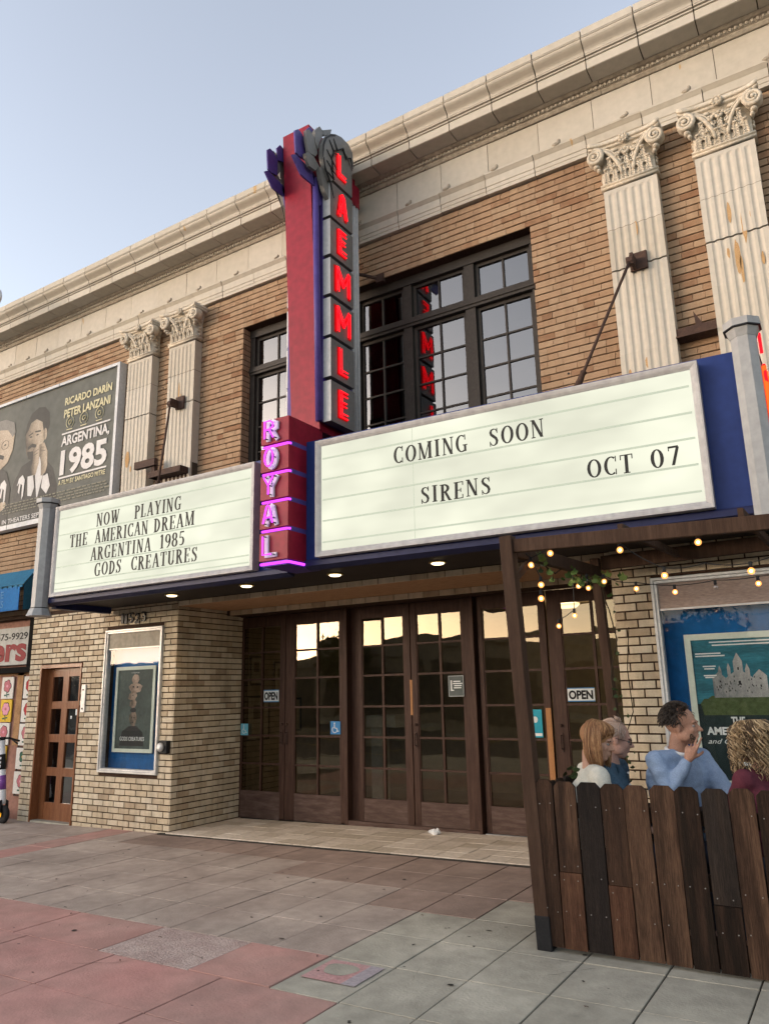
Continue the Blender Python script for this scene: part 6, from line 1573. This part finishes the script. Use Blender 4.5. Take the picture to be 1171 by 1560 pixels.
b = MB(); b.tube([tp+Vector((0,-.26,-.02)), tp+Vector((0,-.1,.03)), tp+Vector((0,.1,.03)), tp+Vector((0,.26,-.02))], .014, 8); b.tube([tp, tp+Vector((0,0,.05))], .035, 10); b.tube([tp+Vector((.02,-.14,.0)), tp+Vector((.10,-.20,-.03))], .008, 6); b.tube([tp+Vector((.02,.14,.0)), tp+Vector((.12,.16,-.05))], .010, 6); b.build('handlebar', M['rubber'], sc, smooth=True)
b = MB(); b.cbox(wc.x-.86, wc.x-.20, -.30, -.14, g0+.10, g0+.16, .01); b.build('deck', M['rubber'], sc)
b = MB(); b.tube([(-10.9,-.18,g0+.12),(-10.9,.02,g0+.0)], .008, 6); b.build('kickstand', M['black_metal'], sc)

# ------------------------------------------------------------------ street lamp cut by the left edge
e = empty('street_lamp', (-11.4,-1.6,gz(-11.4)), 'round grey lamp head just touching the left edge above the roofline', 'street lamp')
b = MB(); b.tube([(-11.45,-1.0,gz(-11.4)),(-11.45,-1.0,7.9)], .06, 10); b.tube([(-11.45,-1.0,7.8),(-11.2,-1.0,7.95),(-10.85,-1.0,7.72)], .03, 8); b.build('pole', M['rust'], e, smooth=True)
b = MB(); b.lathe([(.13,-.02),(.155,0),(.155,.02),(.13,.04)], (-10.625,-1.0,7.665), 24, 'y'); b.build('rim', M['alu'], e, smooth=True)
b = MB(); b.lathe([(.0,-.01),(.13,-.012),(.13,.03),(0,.03)], (-10.625,-1.0,7.665), 24, 'y'); b.build('lens', M['black_metal'], e)
b = MB(); b.tube([(-10.85,-1.0,7.72),(-10.76,-1.0,7.69)], .03, 8); b.build('arm', M['rust'], e)

# ------------------------------------------------------------------ across the street (seen only as reflections in the glass)
M['farwall'] = surf('stucco', [(.22,.20,.17),(.30,.27,.23)], .9, .5, 1, .1)
M['fardark'] = surf('dark shopfront', [(.03,.035,.04),(.05,.055,.06)], .3, 1, 1)
rr = random.Random(14)
x = -70
i = 0
while x < 40:
    w_ = rr.uniform(9,16); h = rr.choice((2.9,3.2,3.5,3.9,4.3)); 
    e = empty('shop_building', (x+w_/2,-30,0), 'low stucco shop building across the street, behind the viewer', 'building', 'shop buildings across the street')
    b = MB(); b.box(x, x+w_-.2, -38, -26.5, -.2, h); b.box(x-.02, x+w_-.18, -26.6, -26.35, h-.35, h+.25); b.build('wall', M['farwall'], e)
    n = int(w_/3)
    for k in range(n):
        a = x+.6+k*(w_-1.2)/n; b = MB(); b.box(a, a+(w_-1.2)/n-.5, -26.5, -26.42, .5, 2.7); b.build('window', M['fardark'], e)
    x += w_; i += 1
for tx, ty, hh in ((-24,-25,4.6),(-33,-25,5.2),(-5,-25,5.0)):
    e = empty('street_tree', (tx,ty,0), 'street tree across the road, behind the viewer', 'tree', 'street trees across the road')
    b = MB(); b.tube([(tx,ty,-.1),(tx+.1,ty,1.5),(tx-.1,ty,3.0),(tx+.1,ty,hh*.8)], [.16,.12,.09,.03], 8)
    for k in range(5):
        a = k*1.3; b.tube([(tx,ty,2.3+.3*k),(tx+math.cos(a)*.9,ty+math.sin(a)*.9,hh*.62+.15*k)], [.06,.02], 5)
    b.build('trunk', M['stemw'], e)
    b = MB()
    for k in range(900):
        v = Vector((rr.gauss(0,1),rr.gauss(0,1),rr.gauss(0,.7))); v *= 1.25/max(1, v.length)*rr.uniform(.5,1.2)
        leaf(b, (tx+v.x, ty+v.y, hh*.7+v.z), rr.uniform(.15,.3))
    b.build('crown', M['leafdark'], e, kind='stuff')
# ------------------------------------------------------------------ the people at the patio table
RR = Vector((.85,.53,0)).normalized(); FF = Vector((-.53,.85,0)).normalized()
def capsule(b, p, q, r0, r1, n=14):
    p = Vector(p); q = Vector(q); d = q-p; L_ = d.length; d.normalize(); a = d.orthogonal().normalized(); c = d.cross(a)
    rings = []
    for i in range(5): t = math.pi/2*(1-i/4); rings.append((-math.sin(t)*r0, math.cos(t)*r0))
    for i in range(5): t = math.pi/2*(i/4); rings.append((L_+math.sin(t)*r1, math.cos(t)*r1))
    vs = []; fs = []
    for h, r in rings:
        r = max(r, 1e-4)
        for j in range(n):
            w_ = 2*math.pi*j/n; vs.append(p+d*h+(a*math.cos(w_)+c*math.sin(w_))*r)
    for i in range(len(rings)-1):
        for j in range(n): fs.append((i*n+j, i*n+(j+1) % n, (i+1)*n+(j+1) % n, (i+1)*n+j))
    fs.append(tuple(range(n))[::-1]); fs.append(tuple((len(rings)-1)*n+j for j in range(n)))
    b.mesh(vs, fs)
def fuse(b, name, mat, parent, vox=.007, smooth=2, disp=None):
    """union of the closed shapes in b as one continuous surface"""
    off = WORLD[parent.name]
    me = bpy.data.meshes.new('src'); me.from_pydata([Vector(v)-off for v in b.v], [], b.f)
    bm = bmesh.new(); bm.from_mesh(me); bmesh.ops.recalc_face_normals(bm, faces=bm.faces); bm.to_mesh(me); bm.free()
    o = bpy.data.objects.new('src', me); COL.objects.link(o)
    m_ = o.modifiers.new('r', 'REMESH'); m_.mode = 'VOXEL'; m_.voxel_size = vox; m_.use_smooth_shade = True
    if smooth: s_ = o.modifiers.new('s', 'SMOOTH'); s_.iterations = smooth; s_.factor = .5
    dg = bpy.context.evaluated_depsgraph_get(); dg.update()
    m2 = bpy.data.meshes.new_from_object(o.evaluated_get(dg)); bpy.data.objects.remove(o)
    if disp:
        for v in m2.vertices:
            p = v.co+off; v.co += v.normal*disp(p)
    m2.materials.clear(); m2.materials.append(mat)
    for p in m2.polygons: p.use_smooth = True
    m2.name = name; r = bpy.data.objects.new(name, m2); link(r, parent); WORLD[r.name] = off.copy()
    return r
def skinmat(name, a, c): return surf(name, [a, c], .5, 14, .7, .08, 200)
def frame_(H, F, pitch=0., roll=0.):
    """head frame: forward, left, up"""
    F = Vector(F).normalized(); U = Vector((0,0,1)); L_ = U.cross(F).normalized()
    rot = Matrix.Rotation(pitch, 3, L_); F = rot @ F; U = rot @ U
    rot = Matrix.Rotation(roll, 3, F); U = rot @ U; L_ = rot @ L_
    return F, L_, U
def head_shapes(b, H, F, L_, U, s=1., chin=1., nose=1.):
    m = Matrix((F, L_, U)).transposed()
    def E(f, l, u, rf, rl, ru, rot=None):
        rm = m if rot is None else m @ rot
        b.ell(H+(F*f+L_*l+U*u)*s, (rf*s, rl*s, ru*s), 18, 12, 0, rm)
    E(-.012,0,.028,.098,.076,.092)              # skull
    E(.035,0,-.03,.060,.060,.085)               # face
    E(.052,0,-.088,.036,.036*chin,.030)         # chin
    for k in (-1,1):
        E(.020,k*.046,-.062,.040,.018,.034)     # jaw corner
        E(.068,k*.036,-.026,.020,.020,.020)     # cheek
        E(-.005,k*.078,-.012,.018,.007,.030, Matrix.Rotation(-.15,3,'Y'))    # ear
        E(.0,k*.081,-.012,.010,.005,.020)
    E(.083,0,.022,.016,.048,.012)               # brow
    capsule(b, H+(F*.086+U*.012)*s, H+(F*(.086+.026*nose)-U*.026)*s, .009*s, .0125*s, 10)
    for k in (-1,1): E(.098,k*.010,-.030,.010,.007,.007)
    E(.090,0,-.056,.012,.022,.006); E(.088,0,-.067,.011,.019,.007)    # lips
    E(.084,0,-.048,.010,.02,.010)
def eyes(par, H, F, L_, U, s=1.):
    for k in (-1,1):
        c = H+(F*.079+L_*.030*k+U*.0)*s
        b = MB(); m = Matrix((F, L_, U)).transposed(); b.ell(c, (.0105*s,.0135*s,.0085*s), 10, 8, 0, m); b.ell(c+F*.0065*s, (.0055*s,.0055*s,.0055*s), 8, 6, 1, m); e_ = b.build('eye', [M['eyewhite'], M['darkeye']], par, smooth=True)
        b = MB(); b.tube([H+(F*.090+L_*(.014*k)+U*.018)*s, H+(F*.093+L_*(.030*k)+U*.024)*s, H+(F*.080+L_*(.048*k)+U*.018)*s], [.003*s,.0042*s,.002*s], 5); b.build('eyebrow', M['brow'], par, smooth=True)
M['eyewhite'] = surf('eye white', [(.28,.25,.23)], .3, 5, .2); M['darkeye'] = surf('iris', [(.03,.02,.015)], .2, 5, .2); M['brow'] = surf('eyebrow hair', [(.05,.032,.02)], .8, 30, .5)
def hand(b, wrist, palm_dir, palm_n, side, curl, spread=.2, s=1., only=None):
    """palm and five fingers; palm_dir from wrist to knuckles, palm_n out of the palm; curl per finger"""
    d = Vector(palm_dir).normalized(); n = Vector(palm_n); n = (n-d*n.dot(d)).normalized(); t = d.cross(n)*side   # t points to the thumb side
    w0 = Vector(wrist); k0 = w0+d*.075*s
    capsule(b, w0+d*.012*s+t*.012*s, k0+t*.022*s-d*.012*s, .019*s, .0165*s, 12); capsule(b, w0+d*.012*s-t*.012*s, k0-t*.024*s-d*.014*s, .018*s, .015*s, 12); capsule(b, w0+d*.02*s, k0-d*.01*s, .019*s, .017*s, 12)
    L3 = [(.042,.026,.020),(.046,.030,.022),(.043,.028,.021),(.034,.021,.018)]
    for i in range(4):
        off = (.030-.020*i); base = k0+t*off*s-d*(.004*abs(i-1))*s
        ang = curl[i]; p = base; di = (d+t*(spread*(1.2-i)*.35)).normalized(); r = (.0092-.0006*i)*s
        for j, l in enumerate(L3[i]):
            a_ = ang*(.7,1.0,.7)[j]; ax = di.cross(n)
            if ax.length < 1e-4: ax = t
            di = (Matrix.Rotation(a_, 3, ax.normalized()) @ di).normalized(); q = p+di*l*s
            capsule(b, p, q, r, r*.92, 8); p = q; r *= .92
    # thumb
    p = w0+d*.022*s+t*.022*s; di = (d*.62+t*.62+n*.35).normalized()
    for l, r in ((.040,.0125),(.030,.0105),(.024,.0095)):
        q = p+di*l*s; capsule(b, p, q, r*s, r*.9*s, 8); p = q; di = (di+n*curl[4]*.5-t*curl[4]*.4).normalized()
def person(name_label, head, HF, hp, hr, bodyF, hip, arms, skin, cloth, cloth_name, legs_mat, hs=1., shoulder=.19, chest=.115, group='people at the patio table', neck_fwd=.03, cl_r=1.0, collar=None, nose=1.):
    H = Vector(head); F, L_, U = frame_(H, HF, hp, hr)
    bF = Vector(bodyF).normalized(); bL = Vector((0,0,1)).cross(bF).normalized(); hip = Vector(hip)
    root = empty('person', hip-Vector((0,0,hip.z-.1)), name_label, 'person', group)
    nk = H-U*.085*hs-F*.030*hs; nb = Vector((nk.x*.55+hip.x*.45, nk.y*.55+hip.y*.45, 0)); nb = H-F*.02-Vector((0,0,.172*hs))-bF*neck_fwd
    ch = nb-Vector((0,0,.155))-bF*.01; 
    b = MB(); head_shapes(b, H, F, L_, U, hs, 1., nose)
    capsule(b, nk, nb, .053*hs, .062*hs)
    sh = {k: nb+bL*(shoulder*.90)*(1 if k == 'L' else -1)-Vector((0,0,.040)) for k in 'LR'}
    capsule(b, sh['L'], sh['R'], .05, .05); capsule(b, nb-Vector((0,0,.06)), ch, .085, .11); capsule(b, ch, hip+Vector((0,0,.12)), .115, .105); capsule(b, hip+bL*.08, hip-bL*.08, .105, .105)
    J = {}
    for k in 'LR':
        el, wr, pd, pn, cu = arms[k]; el = Vector(el); wr = Vector(wr); J[k] = (el, wr)
        capsule(b, sh[k], el, .043, .036); capsule(b, el, wr, .036, .024)
        hand(b, wr, pd, pn, 1 if k == 'L' else -1, cu)
        kn = hip+bF*.42+bL*(.12 if k == 'L' else -.12)+Vector((0,0,.02)); an = kn+bF*.03-Vector((0,0,kn.z-.16)); J['k'+k] = (kn, an)
        capsule(b, hip+bL*(.09 if k == 'L' else -.09), kn, .078, .055); capsule(b, kn, an, .052, .036); capsule(b, an-Vector((0,0,.03)), an+bF*.16-Vector((0,0,.035)), .035, .03)
    body = fuse(b, 'body', skin, root, .0065, 2)
    eyes(root, H, F, L_, U, hs)
    # upper garment
    g = .014*cl_r
    b = MB(); capsule(b, sh['L']+Vector((0,0,-.005)), sh['R']+Vector((0,0,-.005)), .052+g, .052+g); capsule(b, nb-Vector((0,0,.085)), ch, .09+g, chest+g)
    for s_ in (-1, 1): capsule(b, ch+bL*s_*(shoulder*.50)-bF*.01, hip+bL*s_*.07+Vector((0,0,.10)), chest*.88+g, .10+g); capsule(b, nb-Vector((0,0,.040))+bL*s_*.03, sh['L' if s_ > 0 else 'R'], .055+g, .05+g)
    capsule(b, ch, hip+Vector((0,0,.06)), chest+g*1.5, .125+g)
    for k in 'LR':
        el, wr = J[k]; capsule(b, sh[k], el, .054+g, .046+g); capsule(b, el, el.lerp(wr, .86), .046+g*.9, .030+g*.6)
    def wr_(p):
        return .006*noise.noise(Vector((p.x*9,p.y*9,p.z*22)))+.0035*noise.noise(Vector((p.x*30+5,p.y*30,p.z*45)))
    gar = fuse(b, cloth_name, cloth, root, .010, 3, wr_)
    b = MB()
    for k in 'LR':
        kn, an = J['k'+k]; capsule(b, hip+bL*(.09 if k == 'L' else -.09), kn, .092, .068); capsule(b, kn, an, .066, .052)
    capsule(b, hip+bL*.08, hip-bL*.08, .125, .125); fuse(b, 'trousers', legs_mat, root, .013, 2)
    return root, F, L_, U, H, nb, bF, bL, sh
def strand(b, pts, r0, r1, n=4, mi=0):
    k = len(pts); b.tube(pts, [r0+(r1-r0)*(i/(k-1)) for i in range(k)], n, mi)
def hairmat(name, cols): return surf(name, cols, .55, 5, .8, .4, 120, island=True, spec=.4)
denim = surf('denim', [(.05,.095,.14),(.09,.15,.205)], .85, 12, 1, .3, 300)
M['jeans'] = surf('dark trousers', [(.03,.035,.05),(.04,.045,.065)], .9, 10, 1)
Z3 = Vector((0,0,1))
relax = (.5,.55,.6,.65,.3)
# --- woman with a ginger bob, cream shirt
H = Vector((-1.565,-1.708,1.262))
hip = H-RR*.12+FF*.02; hip.z = .56
arms = {'L': (hip+RR*.10+FF*.24+Z3*.13, hip+RR*.34+FF*.16+Z3*.16, RR, -Z3, relax), 'R': (hip+RR*.12-FF*.21+Z3*.12, hip+RR*.36-FF*.06+Z3*.16, RR, -Z3, relax)}
sk = skinmat('fair skin', (.38,.205,.14), (.48,.285,.20))
r_, F, L_, U, H, nb, bF, bL, sh = person('person with a ginger bob and cream shirt, looking down, seated leftmost at the patio table', H, RR*.86-FF*.55, .26, -.05, RR, hip, arms, sk, surf('cream knit', [(.52,.50,.42),(.62,.60,.52)], .9, 30, 1, .5, 260), 'shirt', M['jeans'], 1.0, .175, .105)
rr = random.Random(101); gm = hairmat('ginger blond hair', [(.16,.07,.03),(.28,.13,.055),(.40,.21,.09),(.50,.30,.15)])
b = MB(); mrot = Matrix((F, L_, U)).transposed(); b.ell(H-F*.018+U*.036, (.104,.086,.090), 18, 12, 0, mrot)
for i in range(900):
    a = rr.uniform(-math.pi, math.pi)         # angle round the head, 0 = forward
    fr_ = abs(a) < 1.2 and rr.random() < .5
    if abs(a) < 1.2 and not fr_: a = (1.2+rr.uniform(0,.5))*(1 if a > 0 else -1)
    d = F*math.cos(a)+L_*math.sin(a)
    root_ = H+U*(.125+rr.uniform(-.006,.002))+d*rr.uniform(.0,.03)-F*.01
    ln = .27+rr.uniform(-.03,.02) if abs(a) < 1.9 else .30+rr.uniform(-.03,.015)
    ext = .088 if abs(a) < 1.2 else .100
    if fr_: ln = .055+.05*abs(a)/1.2
    pts = []
    ph = rr.uniform(0,6)
    for k in range(9):
        q = k/8; rad_ = ext*math.sin(min(1, q*2.0)*math.pi/2)*(1+.10*q+.05*math.sin(ph))-(.030*max(0,q-.75)*4*.6)
        drop = .0 if q < .18 else ((q-.18)/.82)**1.05*ln
        p = H-F*.016+U*(.130-.012*q)+d*Vector((rad_,0,0)).length-Z3*drop*.98
        wv = .004*math.sin(q*9+ph); p += (d.cross(Z3)*wv+d*.004*math.cos(ph*3+q*7))
        pts.append(p)
    strand(b, pts, .0032, .0014)
b.build('hair', gm, r_, smooth=True)
# --- older person behind her, short grey pink hair, glasses, denim shirt
H = Vector((-1.535,-1.38,1.255))
hip = H-RR*.04+FF*.05; hip.z = .56
arms = {'L': (hip+RR*.12+FF*.22+Z3*.12, hip+RR*.36+FF*.10+Z3*.16, RR, -Z3, relax), 'R': (hip+RR*.14-FF*.22+Z3*.12, hip+RR*.36-FF*.05+Z3*.16, RR, -Z3, relax)}
sk = skinmat('pink skin', (.44,.25,.19), (.54,.33,.26))
r_, F, L_, U, H, nb, bF, bL, sh = person('person with cropped grey pink hair, glasses and denim shirt, seated behind the ginger haired one', H, RR*.95-FF*.2, .22, 0, RR*.8-FF*.55, hip, arms, sk, denim, 'denim_shirt', M['jeans'], 1.0, .185, .11, nose=1.1)
b = MB(); mrot = Matrix((F, L_, U)).transposed(); b.ell(H-F*.024+U*.036, (.094,.081,.090), 18, 12, 0, mrot)
for i in range(900):
    th = rr.uniform(0, 1.75); a = rr.uniform(-math.pi, math.pi)
    if math.cos(a)*math.sin(th) > .68: continue
    d = (F*math.cos(a)*math.sin(th)*.95+L_*math.sin(a)*math.sin(th)*.82+U*math.cos(th)*.93)
    p = H-F*.018+U*.034+d*.094; dn = (d*.25-F*.7*(1 if math.cos(a) < .2 else .2)-Z3*.5*math.sin(th)).normalized()
    strand(b, [p, p+dn*.015+d*.006, p+dn*.032+d*.003], .0028, .001)
b.build('hair', hairmat('pinkish grey hair', [(.34,.23,.17),(.46,.33,.25),(.56,.43,.35)]), r_, smooth=True)
b = MB()
for k in (-1,1):
    c = H+F*.098+L_*.032*k+U*.0
    b.tube([c+L_*.024*math.cos(t)+U*.019*math.sin(t) for t in [math.pi*2*i/14 for i in range(15)]], .0022, 5)
    b.tube([c+L_*.024*k, H+F*.06+L_*.079*k+U*.004, H-F*.01+L_*.084*k+U*.006], .002, 5)
b.build('glasses', M['black_metal'], r_)
b = MB(); c = nb
for s_ in (-1,1):
    b.prism([(0,0),(.075,.01),(.06,-.05),(.01,-.03)], c+bF*.07+bL*.008*s_+Z3*.0, bL*s_, Z3, bF, .006)
for k in range(3): b.lathe([(.008,0),(.008,-.004)], c+bF*(.115+.005*k)-Z3*(.05+.075*k), 8, 'y', 1)
b.build('collar', [denim, M['white']], r_)
# --- man in a pale blue sweater, hand raised to his chin
H = Vector((-1.105,-1.322,1.345))
hip = H-RR*.02+FF*.10; hip.z = .56
bodyF = (-FF*.85+RR*.45)
nbm = H-Z3*.205
handR = H-RR*.045-FF*.17-Z3*.205
arms = {'R': (H-RR*.165-FF*.12-Z3*.40, handR, (Z3*.9+RR*.35-FF*.05), (FF*.75+RR*.5), (.10,.25,1.25,1.35,.7)), 'L': (H+RR*.26-FF*.08-Z3*.50, H+RR*.12-FF*.34-Z3*.55, -FF, -Z3, relax)}
sk = skinmat('tanned skin', (.34,.175,.115), (.45,.255,.175))
r_, F, L_, U, H, nb, bF, bL, sh = person('person with short dark wavy hair and pale blue sweater, one hand raised to the chin', H, RR*.84-FF*.60, .02, .04, bodyF, hip, arms, sk, surf('pale blue sweater', [(.24,.32,.46),(.31,.40,.54)], .9, 20, .8, .4, 220), 'sweater', M['jeans'], 1.04, .235, .13, nose=1.2)
b = MB(); c = nb+Z3*.012
b.tube([c+(bF*.070*math.cos(t)+bL*.073*math.sin(t))+Z3*(.020*(-math.cos(t))) for t in [math.pi*2*i/20 for i in range(21)]], .014, 6)
b.build('shirt_collar', M['white'], r_, smooth=True)
b = MB(); mrot = Matrix((F, L_, U)).transposed(); b.ell(H-F*.026+U*.040, (.094,.080,.082), 18, 12, 0, mrot)
for i in range(1000):
    th = rr.uniform(0, 1.85); a = rr.uniform(-math.pi, math.pi)
    if math.cos(a)*math.sin(th) > .62: continue
    if abs(a) < 1.25 and th > 1.25: continue
    d = (F*math.cos(a)*math.sin(th)+L_*math.sin(a)*math.sin(th)*.86+U*math.cos(th)*.95)
    p = H-F*.020+U*.040+d*.096; side = d.cross(Z3)*rr.uniform(-1,1); dn = (d*.5-F*.3+side*.7-Z3*.45*math.sin(th)+U*.2).normalized()
    strand(b, [p, p+dn*.014+d*.008, p+dn*.032+d*.004-Z3*.004, p+dn*.042-Z3*.012], .0036, .0012)
b.build('hair', hairmat('dark brown hair', [(.018,.012,.009),(.035,.024,.017),(.06,.042,.03)]), r_, smooth=True)
b = MB()
for i in range(420):
    u = rr.uniform(-1,1); v = rr.uniform(0,1)
    p = H+F*(.052+.036*math.cos(u*1.35))+L_*(.056*math.sin(u*1.35))-U*(.048+.058*v)
    if v < .35 and abs(u) < .28: continue
    b.ell(p, (.0028,.0028,.0028), 4, 3)
b.build('beard', surf('stubble', [(.07,.045,.03),(.14,.09,.065)], .9, 30, .8), r_)
# --- person with long curly blond hair, burgundy top, back turned
H = Vector((-.662,-1.52,1.255))
hip = H+RR*.04-FF*.06; hip.z = .56
arms = {'L': (hip-RR*.25+FF*.10+Z3*.14, hip-RR*.18+FF*.34+Z3*.17, FF, -Z3, relax), 'R': (hip+RR*.26+FF*.12+Z3*.14, hip+RR*.14+FF*.34+Z3*.17, FF, -Z3, relax)}
sk2 = skinmat('warm skin', (.46,.25,.17), (.56,.33,.24))
r_, F, L_, U, H, nb, bF, bL, sh = person('person with long curly blond hair and burgundy top, back turned, at the right edge', H, -RR*.55+FF*.80, .05, 0, FF*.9-RR*.4, hip, arms, sk2, surf('burgundy knit', [(.075,.018,.028),(.11,.028,.04)], .9, 20, .8, .4, 220), 'top', M['jeans'], 1.0, .18, .105)
b = MB(); mrot = Matrix((F, L_, U)).transposed(); b.ell(H-F*.02+U*.034, (.104,.090,.094), 18, 12, 0, mrot)
for i in range(480):
    a = rr.uniform(-math.pi, math.pi)
    if abs(a) < .8: a = (.8+rr.uniform(0,.4))*(1 if a > 0 else -1)
    d = F*math.cos(a)+L_*math.sin(a); ln = rr.uniform(.17,.34); R0 = rr.uniform(.095,.138); cr_ = rr.uniform(.008,.015); fq = rr.uniform(26,40); ph = rr.uniform(0,6.28); t = d.cross(Z3)
    pts = []
    n = 26
    for k in range(n):
        q = k/(n-1); rad_ = R0*math.sin(min(1,q*2.3)*math.pi/2)*(1+.12*q); drop = max(0,(q-.16)/.84)*ln
        p = H-F*.018+U*(.132-.01*q)+d*rad_-Z3*drop
        am = cr_*min(1, q*3)
        p += t*am*math.cos(fq*q+ph)+d*am*math.sin(fq*q+ph)
        pts.append(p)
    strand(b, pts, .0038, .0018)
b.build('hair', hairmat('curly blond hair', [(.05,.028,.014),(.14,.085,.04),(.30,.20,.10),(.52,.40,.24)]), r_, smooth=True)
# --- bench, table and a glass
e = empty('patio_table', (-1.15,-1.45,.1), 'dark wooden patio table between the seated people, hidden behind the fence', 'table')
b = MB(); b.cbox(-1.42,-.78,-1.62,-1.30,.80,.84,.006); b.build('top', M['post_wood'], e)
for x in (-1.37,-.83):
    for y in (-1.57,-1.35): b = MB(); b.box(x-.03,x+.03,y-.03,y+.03,.10,.80); b.build('leg', M['post_wood'], e)
for (x, y, lb) in ((-1.66,-1.70,'wooden stool under the ginger haired person'),(-1.53,-1.31,'wooden stool under the person in denim'),(-1.17,-1.23,'wooden stool under the person in the pale blue sweater'),(-.60,-1.56,'wooden stool under the curly haired person')):
    e = empty('stool', (x,y,.1), lb, 'stool', 'stools on the patio')
    b = MB(); b.cbox(x-.16,x+.16,y-.16,y+.16,.40,.44,.006); b.build('seat', M['post_wood'], e)
    for s_ in (-1,1):
        for t_2 in (-1,1): b = MB(); b.box(x+s_*.13-.018,x+s_*.13+.018,y+t_2*.13-.018,y+t_2*.13+.018,.10,.40); b.build('leg', M['post_wood'], e)
